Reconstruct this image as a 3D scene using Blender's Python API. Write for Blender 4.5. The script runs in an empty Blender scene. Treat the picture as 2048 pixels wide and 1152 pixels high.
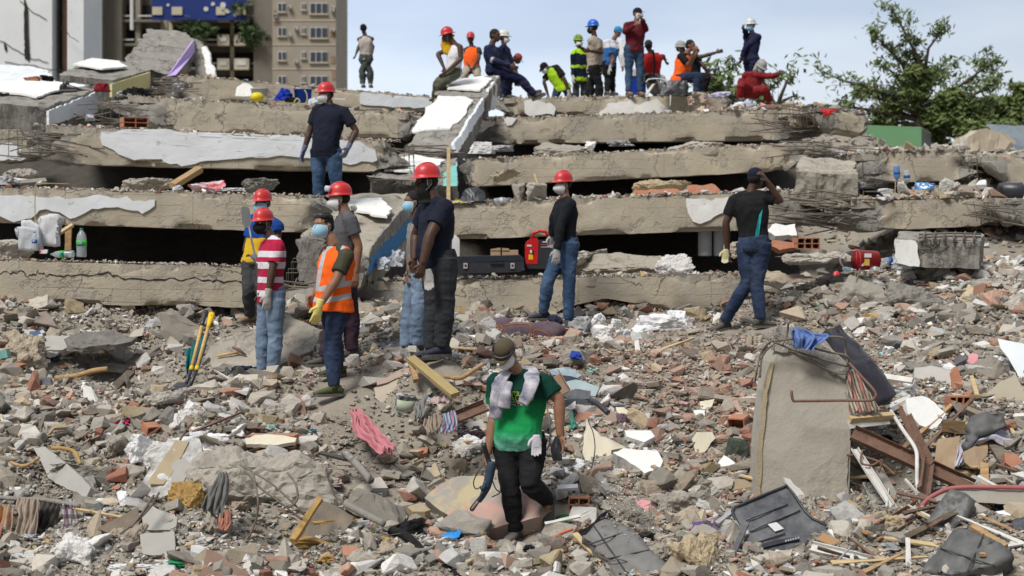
import bpy,bmesh,math,random
import numpy as np
from mathutils import Vector,Matrix,noise as mnoise
R=math.radians
random.seed(7);RNG=np.random.default_rng(7)
scene=bpy.context.scene
F=3400.0
HZ=480.0
# ----------------------------------------------------------
cam_d=bpy.data.cameras.new('camera');cam=bpy.data.objects.new('camera',cam_d)
scene.collection.objects.link(cam);scene.camera=cam
cam.location=(0,0,0);cam.rotation_euler=(R(90),0,0)
cam_d.sensor_width=36;cam_d.lens=F/2048*36
cam_d.shift_y=-(576-HZ)/2048
cam_d.clip_start=0.1;cam_d.clip_end=3000
cam_d.dof.use_dof=True;cam_d.dof.focus_distance=15.6;cam_d.dof.aperture_fstop=2.6
SUN_EL,SUN_ROT=52,215
w=bpy.data.worlds.new('World');scene.world=w;w.use_nodes=True
nt=w.node_tree;nt.nodes.clear()
def wn(t):return nt.nodes.new(t)
out=wn('ShaderNodeOutputWorld');bg=wn('ShaderNodeBackground');sky=wn('ShaderNodeTexSky')
sky.sky_type='NISHITA';sky.sun_disc=False;sky.sun_elevation=R(SUN_EL);sky.sun_rotation=R(SUN_ROT)
sky.air_density=1.0;sky.dust_density=3.0
tc=wn('ShaderNodeTexCoord');sep=wn('ShaderNodeSeparateXYZ');nt.links.new(tc.outputs['Generated'],sep.inputs[0])
mp=wn('ShaderNodeMapping');mp.inputs['Scale'].default_value=(2.2,2.2,7.0);nt.links.new(tc.outputs['Generated'],mp.inputs[0])
nz=wn('ShaderNodeTexNoise');nz.inputs['Scale'].default_value=1.6;nz.inputs['Detail'].default_value=5;nt.links.new(mp.outputs[0],nz.inputs[0])
m1=wn('ShaderNodeMath');m1.operation='MULTIPLY_ADD';m1.inputs[1].default_value=0.22;nt.links.new(nz.outputs[0],m1.inputs[0])
nt.links.new(sep.outputs['Z'],m1.inputs[2])
cr=wn('ShaderNodeValToRGB');nt.links.new(m1.outputs[0],cr.inputs[0])
e=cr.color_ramp.elements
e[0].position=0.17;e[0].color=(0.80,0.84,0.90,1)
e[1].position=0.60;e[1].color=(0.62,0.66,0.72,1)
for pos,c in((0.215,(0.66,0.74,0.85,1)),(0.26,(0.49,0.58,0.73,1)),(0.31,(0.42,0.51,0.67,1)),(0.42,(0.54,0.60,0.70,1))):
 n_=e.new(pos);n_.color=c
mr=wn('ShaderNodeMapRange');mr.inputs[1].default_value=-0.05;mr.inputs[2].default_value=0.32;mr.inputs[3].default_value=1.0;mr.inputs[4].default_value=0.72
nt.links.new(sep.outputs['X'],mr.inputs[0])
mc=wn('ShaderNodeVectorMath');mc.operation='SCALE';nt.links.new(cr.outputs[0],mc.inputs[0]);nt.links.new(mr.outputs[0],mc.inputs['Scale'])
my=wn('ShaderNodeMapRange');my.inputs[1].default_value=-0.7;my.inputs[2].default_value=0.35;my.inputs[3].default_value=0.30;my.inputs[4].default_value=1.0  # sky dimmed behind the camera, out of view, to cut the frontal fill
nt.links.new(sep.outputs['Y'],my.inputs[0])
mc2=wn('ShaderNodeVectorMath');mc2.operation='SCALE';nt.links.new(mc.outputs[0],mc2.inputs[0]);nt.links.new(my.outputs[0],mc2.inputs['Scale']);mc=mc2
k=wn('ShaderNodeVectorMath');k.operation='SCALE';k.inputs['Scale'].default_value=9.4;nt.links.new(mc.outputs[0],k.inputs[0])
mx=wn('ShaderNodeMix');mx.data_type='RGBA';mx.inputs[0].default_value=0.88
nt.links.new(sky.outputs[0],mx.inputs[6]);nt.links.new(k.outputs[0],mx.inputs[7])
nt.links.new(mx.outputs[2],bg.inputs[0]);bg.inputs[1].default_value=0.1
nt.links.new(bg.outputs[0],out.inputs[0])
sl=bpy.data.lights.new('sun','SUN');sl.energy=2.5;sl.angle=R(20);sl.color=(1.0,0.97,0.92)
so=bpy.data.objects.new('sun',sl);scene.collection.objects.link(so)
az=R(SUN_ROT);sd=Vector((math.sin(az)*math.cos(R(SUN_EL)),math.cos(az)*math.cos(R(SUN_EL)),math.sin(R(SUN_EL))))
so.rotation_euler=sd.to_track_quat('Z','Y').to_euler()
scene.view_settings.view_transform='Standard';scene.view_settings.look='None'
scene.view_settings.exposure=0.5;scene.view_settings.gamma=1.0
scene.cycles.use_denoising=True
scene.cycles.max_bounces=6;scene.cycles.diffuse_bounces=2;scene.cycles.glossy_bounces=2
# ----------------------------------------------------------
def P(px,py,d):
 return Vector(((px-1024)/F*d,d,(HZ-py)/F*d))
def lin(c):
 return tuple(((v/255+0.055)/1.055)**2.4 if v>10 else v/255/12.92 for v in c)
 # ----------------------------------------------------------
MATS={}
def mat(name,c1,c2=None,rough=0.85,scale=6.0,bump=0.3,bscale=30.0,dust=0.0,metal=0.0,kind='',attr=None,spec=0.3,dcol=(0.30,0.27,0.225),contrast=1.0,trans=0.0,alpha=1.0,coat=0.0,sheen=0.0):
 if name in MATS:return MATS[name]
 m=bpy.data.materials.new(name);MATS[name]=m;m.use_nodes=True
 t=m.node_tree;N=t.nodes;L=t.links.new
 b=N['Principled BSDF'];b.inputs['Roughness'].default_value=rough;b.inputs['Metallic'].default_value=metal
 b.inputs['Specular IOR Level'].default_value=spec
 if trans:b.inputs['Transmission Weight'].default_value=trans;b.inputs['IOR'].default_value=1.2
 if alpha<1:b.inputs['Alpha'].default_value=alpha
 if coat:b.inputs['Coat Weight'].default_value=coat;b.inputs['Coat Roughness'].default_value=0.15
 if sheen:b.inputs['Sheen Weight'].default_value=sheen
 tc=N.new('ShaderNodeTexCoord');co=tc.outputs['Object']
 def noise(s,det=6,ro=0.6,vec=None,dist=0.0):
  n=N.new('ShaderNodeTexNoise');n.inputs['Scale'].default_value=s;n.inputs['Detail'].default_value=det
  n.inputs['Roughness'].default_value=ro;n.inputs['Distortion'].default_value=dist;L(vec or co,n.inputs[0]);return n.outputs[0]
 def mr_(v,a,b_,c,d_):
  n=N.new('ShaderNodeMapRange');n.inputs[1].default_value=a;n.inputs[2].default_value=b_;n.inputs[3].default_value=c;n.inputs[4].default_value=d_;L(v,n.inputs[0]);return n.outputs[0]
 def mix(f,a,b_,mode='MIX'):
  n=N.new('ShaderNodeMix');n.data_type='RGBA';n.blend_type=mode
  for s_,v in((0,f),(6,a),(7,b_)):
   if isinstance(v,(int,float)):n.inputs[s_].default_value=v
   elif isinstance(v,tuple):n.inputs[s_].default_value=(*v[:3],1)
   else:L(v,n.inputs[s_])
  return n.outputs[2]
 def math_(op,a,b_=0.0,c=0.0):
  n=N.new('ShaderNodeMath');n.operation=op
  for i,v in enumerate((a,b_,c)):
   if isinstance(v,(int,float)):n.inputs[i].default_value=v
   else:L(v,n.inputs[i])
  return n.outputs[0]
 def sepxyz(v=None):
  s=N.new('ShaderNodeSeparateXYZ');L(v or co,s.inputs[0]);return s.outputs
 if attr:
  a=N.new('ShaderNodeAttribute');a.attribute_name=attr
  c1=a.outputs['Color'];c2=None
  col=mix(mr_(noise(scale),0.3,0.7,0.0,0.35),c1,(0.55,0.5,0.44),'MULTIPLY')
 else:
  c2=c2 or tuple(x*0.75 for x in c1)
  col=mix(mr_(noise(scale),0.5-0.25/contrast,0.5+0.25/contrast,0,1),c1,c2)
 h=noise(bscale,8,0.7)
 bumpd=0.02
 if kind=='concrete' or kind=='board':
  col=mix(mr_(noise(1.3,4,0.6),0.35,0.68,0.0,0.45),col,(0.22,0.21,0.195))
  col=mix(mr_(noise(2.7,6,0.65),0.5,0.72,0.0,0.4),col,(0.47,0.44,0.385))
  vo=N.new('ShaderNodeTexVoronoi');vo.inputs['Scale'].default_value=38;L(co,vo.inputs[0])
  pore=math_('MULTIPLY',mr_(vo.outputs['Distance'],0.0,0.22,1,0),mr_(noise(5),0.5,0.6,0,1))
  col=mix(math_('MULTIPLY',pore,0.6),col,(0.1,0.095,0.085))
  ve=N.new('ShaderNodeTexVoronoi');ve.feature='DISTANCE_TO_EDGE';ve.inputs['Scale'].default_value=0.9
  wv=N.new('ShaderNodeVectorMath');wv.operation='MULTIPLY_ADD';nn=N.new('ShaderNodeTexNoise');nn.inputs['Scale'].default_value=5;nn.inputs['Detail'].default_value=5;L(co,nn.inputs[0])
  L(nn.outputs['Color'],wv.inputs[0]);wv.inputs[1].default_value=(0.5,0.5,0.5);L(co,wv.inputs[2]);L(wv.outputs[0],ve.inputs[0])
  crack=math_('MULTIPLY',mr_(ve.outputs['Distance'],0.0,0.012,1,0),mr_(noise(1.1,2),0.46,0.52,0,1))
  col=mix(math_('MULTIPLY',crack,0.75),col,(0.05,0.045,0.04))
  sp_=math_('MULTIPLY',mr_(noise(1.7,7,.68),.555,.585,0,1),1.0);col=mix(math_('MULTIPLY',sp_,.42),col,mix(mr_(noise(26,4),.42,.58,0,1),(.17,.16,.14),(.40,.37,.32)))
  h=math_('SUBTRACT',math_('ADD',math_('MULTIPLY',math_('SUBTRACT',noise(9,6,0.6),math_('MULTIPLY',sp_,.9)),1.2),math_('MULTIPLY',h,0.8)),math_('ADD',math_('MULTIPLY',crack,0.8),math_('MULTIPLY',pore,0.5)))
  if kind=='board':
   s=sepxyz();z=math_('MULTIPLY_ADD',noise(1.2,2),0.10,s[2])
   fr=math_('FRACT',math_('MULTIPLY',z,7.2))
   line=math_('MULTIPLY',mr_(math_('ABSOLUTE',math_('SUBTRACT',fr,0.5)),0.0,0.035,1,0),mr_(noise(2.3,3),0.48,0.56,0,1))
   x_=math_('FRACT',math_('MULTIPLY',s[0],0.62))
   vl=math_('MULTIPLY',mr_(math_('ABSOLUTE',math_('SUBTRACT',x_,0.5)),0.0,0.005,1,0),0.6)
   line=math_('MAXIMUM',line,vl)
   st=noise(1.0,5,0.6,vec=None)
   col=mix(math_('MULTIPLY',line,0.45),col,(0.12,0.11,0.095))
   h=math_('SUBTRACT',h,math_('MULTIPLY',line,0.6))
 if kind=='render':h=math_('ADD',math_('MULTIPLY',noise(2.2,6,.65),2.5),math_('MULTIPLY',h,.6));col=mix(mr_(noise(1.1,5,.6),.4,.65,0,.5),col,tuple(x*.72 for x in c1));bumpd=.03
 if kind=='paintpatch':
  col=mix(mr_(noise(7,6,0.7),0.62,0.66,0,0.6),col,(0.36,0.33,0.28))
 if kind=='mottle':
  col=mix(mr_(noise(2.5,5,0.7),0.5,0.56,0,1),col,c2)
 if kind=='denim':
  col=mix(mr_(noise(3.0,4,0.6),0.45,0.75,0,0.65),col,tuple(min(1,x*2.1+0.04)for x in c1))
 if kind=='plaid':
  s=sepxyz()
  for ax,fq in((0,17),(2,14)):
   fr=math_('FRACT',math_('MULTIPLY',s[ax],fq));col=mix(math_('MULTIPLY',math_('GREATER_THAN',fr,0.55),0.65),col,(0.03,0.04,0.09))
   fr2=math_('FRACT',math_('MULTIPLY_ADD',s[ax],fq,0.3));col=mix(math_('MULTIPLY',math_('GREATER_THAN',fr2,0.92),0.8),col,(0.25,0.03,0.06))
 if kind=='vstripe':
  s=sepxyz();q=math_('ADD',s[0],math_('MULTIPLY',s[2],0.25));fr=math_('FRACT',math_('MULTIPLY',q,34))
  col=mix(math_('GREATER_THAN',fr,0.5),c1,c2);fr=math_('FRACT',math_('MULTIPLY',q,11));col=mix(math_('MULTIPLY',math_('GREATER_THAN',fr,0.8),0.7),col,(0.5,0.12,0.12))
 if kind=='wood':
  w_=N.new('ShaderNodeMapping');w_.inputs['Scale'].default_value=(2,14,14);L(co,w_.inputs[0])
  g=noise(3,5,0.6,vec=w_.outputs[0]);col=mix(mr_(g,0.4,0.62,0,1),c1,c2)
 if dust:
  g=N.new('ShaderNodeNewGeometry');s=sepxyz(g.outputs['Normal'])
  f=math_('MULTIPLY',mr_(s[2],-0.3,0.9,0.25,1.0),mr_(noise(4.5,6,0.7),0.36,0.66,0.1,1.0))
  col=mix(math_('MULTIPLY',f,dust),col,dcol)
 m['_']=1
 if isinstance(col,tuple):b.inputs['Base Color'].default_value=(*col,1)
 else:L(col,b.inputs['Base Color'])
 if bump:
  bp=N.new('ShaderNodeBump');bp.inputs['Strength'].default_value=bump;bp.inputs['Distance'].default_value=bumpd
  if isinstance(h,float):pass
  else:L(h,bp.inputs['Height'])
  L(bp.outputs[0],b.inputs['Normal'])
 return m
CONC=mat('weathered_concrete',(0.47,0.42,0.335),(0.36,0.325,0.26),rough=0.92,scale=2.5,bump=0.75,bscale=45,kind='concrete',dust=0.25)
BOARD=mat('board_marked_concrete',(0.50,0.435,0.33),(0.40,0.345,0.26),rough=0.92,scale=1.5,bump=0.6,bscale=45,kind='board')
GCONC=mat('grey_broken_concrete',(0.30,0.285,0.26),(0.22,0.21,0.19),rough=0.95,scale=7,bump=1.0,bscale=28,kind='concrete',dust=0.3)
DCONC=mat('dark_broken_concrete',(0.19,0.175,0.155),(0.12,0.11,0.1),rough=0.95,scale=7,bump=1.0,bscale=25,kind='concrete',dust=0.15)
PLASTER=mat('white_plaster',(0.82,0.82,0.80),(0.70,0.69,0.66),rough=0.8,scale=5,bump=0.25,bscale=20,kind='paintpatch',dust=0.15)
PLBLUE=mat('pale_wall_paint',(0.70,0.73,0.76),(0.58,0.60,0.61),rough=0.75,scale=2,bump=0.15,bscale=12,kind='paintpatch')
CREAM=mat('cream_plaster',(0.74,0.68,0.53),(0.62,0.56,0.43),rough=0.8,scale=4,bump=0.3,bscale=25,dust=0.3)
LILAC=mat('lilac_paint',(0.50,0.36,0.66),(0.42,0.30,0.56),rough=0.7,scale=3,bump=0.1)
YELP=mat('yellow_wall_paint',(0.66,0.60,0.27),(0.56,0.51,0.25),rough=0.7,scale=3,bump=0.1)
BLUEP=mat('blue_wall_paint',(0.04,0.22,0.46),(0.035,0.16,0.36),rough=0.6,scale=3,bump=0.1)
MINTP=mat('mint_wall_paint',(0.20,0.52,0.46),rough=0.7)
PINKP=mat('pink_wall_paint',(0.72,0.30,0.33),(0.6,0.27,0.28),rough=0.7,dust=0.2)
BRICK=mat('hollow_clay_brick',(0.48,0.19,0.10),(0.36,0.15,0.09),rough=0.9,scale=12,bump=0.5,bscale=30,dust=0.35)
RUST=mat('rusty_steel',(0.13,0.06,0.04),(0.22,0.13,0.09),rough=0.8,scale=14,bump=0.3,dust=0.2,metal=0.2,spec=0.4)
REBAR=mat('dusty_rebar',(0.15,0.125,0.10),(0.09,0.07,0.055),rough=0.8,scale=20,bump=0.3,dust=0.45)
WHITEMETAL=mat('white_painted_metal',(0.72,0.71,0.68),(0.55,0.53,0.48),rough=0.5,scale=9,bump=0.1,dust=0.3)
WOOD=mat('raw_timber',(0.46,0.29,0.13),(0.30,0.18,0.08),rough=0.8,bump=0.3,kind='wood',dust=0.25)
PALEWOOD=mat('pale_timber',(0.58,0.44,0.24),(0.46,0.33,0.17),rough=0.8,bump=0.2,kind='wood',dust=0.2)
FOAMY=mat('ochre_foam',(0.50,0.31,0.09),(0.36,0.21,0.06),rough=0.95,scale=14,bump=0.8,bscale=35,dust=0.2)
FOAMW=mat('white_foam',(0.84,0.84,0.84),(0.70,0.70,0.70),rough=0.9,scale=18,bump=0.9,bscale=26)
BLACKP=mat('black_plastic',(0.018,0.02,0.026),(0.03,0.032,0.04),rough=0.38,scale=9,bump=0.1,dust=0.05,spec=0.5)
DUSTYBLACK=mat('dusty_black_plastic',(0.03,0.033,0.042),(0.06,0.062,0.07),rough=0.42,scale=6,bump=0.25,dust=0.6,dcol=(0.25,0.25,0.25),spec=0.5)
LEATHER=mat('grey_leatherette',(0.055,0.057,0.06),(0.09,0.09,0.09),rough=0.48,scale=5,bump=0.4,bscale=9,dust=0.35,dcol=(0.25,0.24,0.21),spec=0.5)
CARD=mat('brown_cardboard',(0.42,0.30,0.19),(0.34,0.24,0.15),rough=0.85,scale=3,bump=0.15,dust=0.3)
RUBBLE=mat('rubble',(1,1,1),rough=0.95,scale=22,bump=0.7,bscale=60,attr='Col',dust=0.20,dcol=(0.40,0.37,0.32))
CHUNK=mat('chunk',(1,1,1),rough=0.95,scale=9,bump=1.0,bscale=34,attr='Col',dust=0.25,dcol=(0.38,0.355,0.31))
SOIL=mat('debris_dust_ground',(0.36,0.32,0.26),(0.23,0.205,0.17),rough=0.98,scale=5,bump=1.0,bscale=35)
# ----------------------------------------------------------
COL=scene.collection
def link(name,me,m=None,parent=None,smooth=False):
 me.name=name
 o=bpy.data.objects.new(name,me);COL.objects.link(o)
 if m is not None:
  me.materials.clear()
  for q in(m if isinstance(m,(list,tuple))else[m]):me.materials.append(q)
 me.polygons.foreach_set('use_smooth',[bool(smooth)]*len(me.polygons))
 if parent is not None:o.parent=parent
 return o
def tag(o,label=None,cat=None,group=None,kind=None):
 if label:o['label']=label
 if cat:o['category']=cat;o['kind']='thing'
 if group:o['group']=group
 if kind:o['kind']=kind
 return o
def thing(name,label,cat,group=None):
 o=bpy.data.objects.new(name,None);COL.objects.link(o);o.empty_display_size=0.1
 return tag(o,label,cat,group)
class MB:
 def __init__(s):s.v=[];s.f=[];s.mi=[]
 def add(s,vs,fs,mi=0):
  o=len(s.v);s.v+=[tuple(x)for x in vs];s.f+=[tuple(i+o for i in q)for q in fs];s.mi+=[mi]*len(fs);return s
 def box(s,c,size,M=None,mi=0):
  M=M or Matrix.Identity(3);c=Vector(c)
  vs=[c+M@Vector((x*size[0]/2,y*size[1]/2,z*size[2]/2))for x in(-1,1)for y in(-1,1)for z in(-1,1)]
  return s.add(vs,[(0,1,3,2),(4,6,7,5),(0,4,5,1),(2,3,7,6),(0,2,6,4),(1,5,7,3)],mi)
 def tube(s,pts,rad,n=8,up=(0,0,1),mi=0,flat=None,cap=True,power=2.0):
  """swept tube; rad = r or (rw, rd) per point; flat: reference vector for the rw direction"""
  pts=[Vector(p)for p in pts];k=len(pts)
  if not isinstance(rad,(list,tuple)):rad=[rad]*k
  rings=[];prev=Vector(flat)if flat is not None else None
  for i,p in enumerate(pts):
   t=(pts[min(i+1,k-1)]-pts[max(i-1,0)])
   if t.length<1e-9:t=Vector((0,0,1))
   t.normalize()
   if prev is None:
    prev=Vector(up)if abs(t.dot(Vector(up)))<0.9 else Vector((1,0,0))
   a=prev-t*prev.dot(t)
   if a.length<1e-5:a=t.orthogonal()
   a.normalize();b=t.cross(a);prev=a if flat is None else Vector(flat)
   r=rad[i];rw,rd=(r if isinstance(r,(tuple,list))else(r,r))
   ring=[]
   for j in range(n):
    th=2*math.pi*j/n;cx,sy=math.cos(th),math.sin(th)
    if power!=2.0:
     cx=math.copysign(abs(cx)**(2/power),cx);sy=math.copysign(abs(sy)**(2/power),sy)
    ring.append(p+a*(cx*rw)+b*(sy*rd))
   rings.append(ring)
  base=0;vs=[q for r_ in rings for q in r_];fs=[]
  for i in range(k-1):
   for j in range(n):
    j2=(j+1)%n;fs.append((i*n+j,i*n+j2,(i+1)*n+j2,(i+1)*n+j))
  if cap:
   fs.append(tuple(range(n))[::-1]);fs.append(tuple((k-1)*n+j for j in range(n)))
  return s.add(vs,fs,mi)
 def capsule(s,p0,p1,r0,r1,n=10,mi=0):
  p0,p1=Vector(p0),Vector(p1);t=(p1-p0)
  L_=t.length;t=t.normalized()if L_>1e-6 else Vector((0,0,1))
  pts=[];rs=[]
  for a in(80,50,20):pts.append(p0-t*(r0*math.sin(R(a))));rs.append(r0*math.cos(R(a)))
  for q in(0.33,0.66):pts.append(p0.lerp(p1,q));rs.append(r0+(r1-r0)*q)
  for a in(20,50,80):pts.append(p1+t*(r1*math.sin(R(a))));rs.append(r1*math.cos(R(a)))
  return s.tube(pts,rs,n,mi=mi)
 def ball(s,c,ax,n=12,m=8,mi=0,cut=None):
  """ellipsoid: ax = 3 half-axis vectors or 3 numbers"""
  c=Vector(c)
  if isinstance(ax,(int,float)):ax=(ax,ax,ax)
  if not isinstance(ax[0],Vector):ax=(Vector((ax[0],0,0)),Vector((0,ax[1],0)),Vector((0,0,ax[2])))
  vs=[];fs=[]
  for i in range(m+1):
   ph=math.pi*i/m
   for j in range(n):
    th=2*math.pi*j/n
    vs.append(c+ax[0]*(math.sin(ph)*math.cos(th))+ax[1]*(math.sin(ph)*math.sin(th))+ax[2]*math.cos(ph))
  for i in range(m):
   for j in range(n):
    j2=(j+1)%n;fs.append((i*n+j,(i+1)*n+j,(i+1)*n+j2,i*n+j2))
  return s.add(vs,fs,mi)
 def build(s,name,m,parent=None,smooth=False,remesh=0,smooths=4,weld=True):
  me=bpy.data.meshes.new(name);me.from_pydata([tuple(x)for x in s.v],[],s.f)
  for i,q in enumerate(s.mi):
   if q:me.polygons[i].material_index=q
  me.update()
  if remesh:me=remeshed(me,remesh,smooths)
  return link(name,me,m,parent,smooth or bool(remesh))
def remeshed(me,vox,smooths=4,fac=0.5):
 bm=bmesh.new();bm.from_mesh(me);bmesh.ops.remove_doubles(bm,verts=bm.verts,dist=1e-6);bmesh.ops.recalc_face_normals(bm,faces=bm.faces);bm.to_mesh(me);bm.free()
 o=bpy.data.objects.new('tmp',me);COL.objects.link(o)
 r=o.modifiers.new('r','REMESH');r.mode='VOXEL';r.voxel_size=vox;r.adaptivity=0
 if smooths:q=o.modifiers.new('s','SMOOTH');q.iterations=smooths;q.factor=fac
 dg=bpy.context.evaluated_depsgraph_get();dg.update()
 out=bpy.data.meshes.new_from_object(o.evaluated_get(dg));bpy.data.objects.remove(o);bpy.data.meshes.remove(me)
 return out
def vget(me):
 a=np.empty(len(me.vertices)*3);me.vertices.foreach_get('co',a);return a.reshape(-1,3)
def vset(me,a):me.vertices.foreach_set('co',np.ascontiguousarray(a,dtype=np.float32).ravel());me.update()
def nget(me):
 a=np.empty(len(me.vertices)*3);me.vertices.foreach_get('normal',a);return a.reshape(-1,3)
_PERM=RNG.permutation(256);_VAL=RNG.random(256)*2-1
def vnoise(p):
 p=np.asarray(p,float);i=np.floor(p).astype(int);f=p-i;f=f*f*(3-2*f);r=0
 for dx in(0,1):
  for dy in(0,1):
   for dz in(0,1):
    h=_PERM[(_PERM[(_PERM[(i[:,0]+dx)&255]+i[:,1]+dy)&255]+i[:,2]+dz)&255]
    r=r+_VAL[h]*(f[:,0]if dx else 1-f[:,0])*(f[:,1]if dy else 1-f[:,1])*(f[:,2]if dz else 1-f[:,2])
 return r
def fbm(p,o=4,ro=0.55):
 a=1;s=0;p=np.asarray(p,float)
 for k in range(o):s=s+a*vnoise(p*(2**k)+k*17.3);a*=ro
 return s
def roughen(me,amp,sc,o=4,ridged=False):
 v=vget(me);n=nget(me);q=fbm(v*sc,o)
 if ridged:q=np.abs(q)*2-0.7
 vset(me,v+n*(amp*q)[:,None])
def ragged(pts,step=0.08,amp=0.03,seed=0,keep=()):
 """3-D polygon outline broken into ragged steps within its own plane; edges whose index is in keep stay straight"""
 rnd=random.Random(seed);pts=[Vector(p)for p in pts];n=len(pts);out=[]
 c=sum(pts,Vector())/n;nor=(pts[1]-pts[0]).cross(pts[2]-pts[0]).normalized()
 for i in range(n):
  a,b=pts[i],pts[(i+1)%n];L_=(b-a).length;k=max(1,int(L_/step));side=(b-a).normalized().cross(nor)
  w=rnd.uniform(-1,1)
  for j in range(k):
   t=j/k
   if i in keep:out.append(a.lerp(b,t));continue
   w=0.6*w+rnd.uniform(-1,1)*0.8
   t2=(j+(rnd.uniform(-.3,.3)if 0<j else 0))/k
   out.append(a.lerp(b,t2)+side*(w*amp if j>0 else w*amp*0.3))
 return out
def prism(name,pts,ext,m,parent=None,cell=0.07,amp=0.012,sc=6.0,rag=0,seed=0,keep=(),smooth=False,sides=None,ext_in=1.0):
 """slab: polygon pts (world) extruded by vector ext; subdivided and broken up. sides = material for the rim"""
 pts=[Vector(p)for p in pts];ext=Vector(ext)
 if rag:pts=ragged(pts,max(0.05,rag*2.2),rag,seed,keep)
 bm=bmesh.new();c=sum(pts,Vector())/len(pts)
 top=[bm.verts.new(p)for p in pts];bot=[bm.verts.new(c+(p-c)*ext_in+ext)for p in pts]
 f1=bm.faces.new(top);f2=bm.faces.new(bot[::-1])
 n=len(pts)
 for i in range(n):
  q=bm.faces.new((top[(i+1)%n],top[i],bot[i],bot[(i+1)%n]));q.material_index=1 if sides else 0
 if sides:f2.material_index=1
 bmesh.ops.triangulate(bm,faces=bm.faces[:])
 for _ in range(6):
  es=[e_ for e_ in bm.edges if e_.calc_length()>cell*1.6]
  if not es or len(bm.verts)>25000:break
  bmesh.ops.subdivide_edges(bm,edges=es,cuts=1,use_grid_fill=False);bmesh.ops.triangulate(bm,faces=[f for f in bm.faces if len(f.verts)>3])
 bmesh.ops.recalc_face_normals(bm,faces=bm.faces)
 me=bpy.data.meshes.new(name);bm.to_mesh(me);bm.free()
 if amp:roughen(me,amp,sc)
 return link(name,me,[m,sides]if sides else m,parent,smooth)
def centred(o):
 """move an object's origin to the middle of the foot of its mesh"""
 me=o.data;v=vget(me);c=np.array([(v[:,0].min()+v[:,0].max())/2,(v[:,1].min()+v[:,1].max())/2,v[:,2].min()])
 vset(me,v-c);o.location=Vector(c);
 return o
 # ==========================================================
CP=[(-100,1152,12.8),(0,1152,13.0),(300,1152,13.0),(700,1152,13.1),(1024,1152,13.2),(1400,1152,13.1),(1750,1152,12.9),(2048,1152,12.8),(2200,1152,12.6),(0,950,14.5),(250,960,14.4),(500,960,14.5),(800,920,15.2),(1000,960,15.0),(1250,960,14.9),(1450,960,14.8),(1600,985,14.6),(1850,1010,14.1),(2048,980,14.0),(0,800,16.1),(-150,800,16.1),(130,790,16.2),(360,800,15.9),(250,750,17.4),(300,800,16.4),(60,700,17.6),(100,640,18.3),(0,630,18.4),(-150,630,18.4),(400,630,18.4),(480,690,18.0),(430,780,16.6),(620,640,18.6),(750,700,17.6),(760,640,20.0),(900,780,15.9),(1024,750,16.4),(1024,660,18.8),(1250,640,20.0),(1000,635,20.5),(1250,740,17.0),(1250,850,15.9),(1400,820,16.2),(1400,700,17.8),(1500,620,20.0),(1600,600,20.0),(1700,650,18.4),(1850,700,17.2),(1850,600,19.4),(1700,560,20.3),(1950,540,20.5),(1950,620,18.9),(2048,650,18.2),(2048,800,15.8),(2048,545,20.5),(2250,650,18.2),(2250,560,20.5),(1850,850,15.4),(1700,800,16.0),(-150,950,14.4),(2200,950,14.4),(0,1400,11.2),(1024,1400,11.2),(2048,1400,11.2)]
FEET=[(1032,1062,14.25,.085),(1098,1024,14.6,.0),(526,742,17.2,.085),(545,756,17.15,.085),(675,735,16.5,.085),(668,774,16.0,.085),(703,702,17.2,.085),(648,716,17.25,.085),(862,700,16.15,.09),(884,694,16.2,.09),(812,694,17.4,.08),(836,690,17.5,.08),(1086,626,19.75,.085),(1137,640,19.85,.085),(1521,640,19.0,.085),(1447,645,19.15,.085)]
CP+=[(x_,HZ+((y_-HZ)/F*d_+h_+.028)*F/d_,d_)for x_,y_,d_,h_ in FEET if h_]
_c=np.array([tuple(P(*q))for q in CP])
def _rbf(px,py):
 d=np.hypot(px[:,None]-_c[None,:,0],py[:,None]-_c[None,:,1]);return d
_A=np.hypot(_c[:,None,0]-_c[None,:,0],_c[:,None,1]-_c[None,:,1])-np.eye(len(_c))*0.02
_A=np.block([[_A,np.ones((len(_c),1)),_c[:,:2]],[np.ones((1,len(_c))),np.zeros((1,3))],[_c[:,:2].T,np.zeros((2,3))]])
_w=np.linalg.solve(_A,np.concatenate([_c[:,2],[0,0,0]]))
def front_h(x,y):
 d=_rbf(x,y);k=len(_c);return d@_w[:k]+_w[k]+_w[k+1]*x+_w[k+2]*y
LB=([18.3,21.4,23.9,25.3,26.5,28.0,29.2,30.6,32,33.5,38,46,50,70],[-.9,-.75,-.5,.45,.62,1.35,1.5,1.9,2.2,2.6,2.9,3.9,3.0,-4])
RB=([20.5,22.9,25.2,26.6,28.0,29.6,31,32.8,35,38,40,52,70],[-1,-.75,-.2,.4,.6,1.25,1.5,2.0,2.5,2.75,2.5,-2,-4])
FB=([19.5,21.5,23,24.5,26.5,30,34,42,60],[-.6,-.35,.12,.4,.95,1.55,1.6,-1,-4])
def back_h(x,y):
 px=1024+x/y*F
 l=np.interp(y,*LB);r=np.interp(y,*RB);f=np.interp(y,*FB)
 a=np.clip((px-760)/180,0,1);b=np.clip((px-1690)/150,0,1)
 return(l*(1-a)+r*a)*(1-b)+f*b
HOLLOWS=[(P(px_,py_,d_).x,d_,r_,q_)for px_,py_,d_,r_,q_ in[(1775,950,14.9,.34,.40),(165,738,17.2,.40,.60),(215,700,17.8,.3,.3),(345,790,16.6,.25,.14),(925,890,15.2,.26,.24),(560,1100,13.7,.30,.20),(60,1060,13.9,.35,.22),(1580,1100,13.5,.3,.18),(1960,960,14.4,.4,.25),(120,960,14.6,.25,.15),(1140,870,15.5,.18,.2)]]
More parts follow.
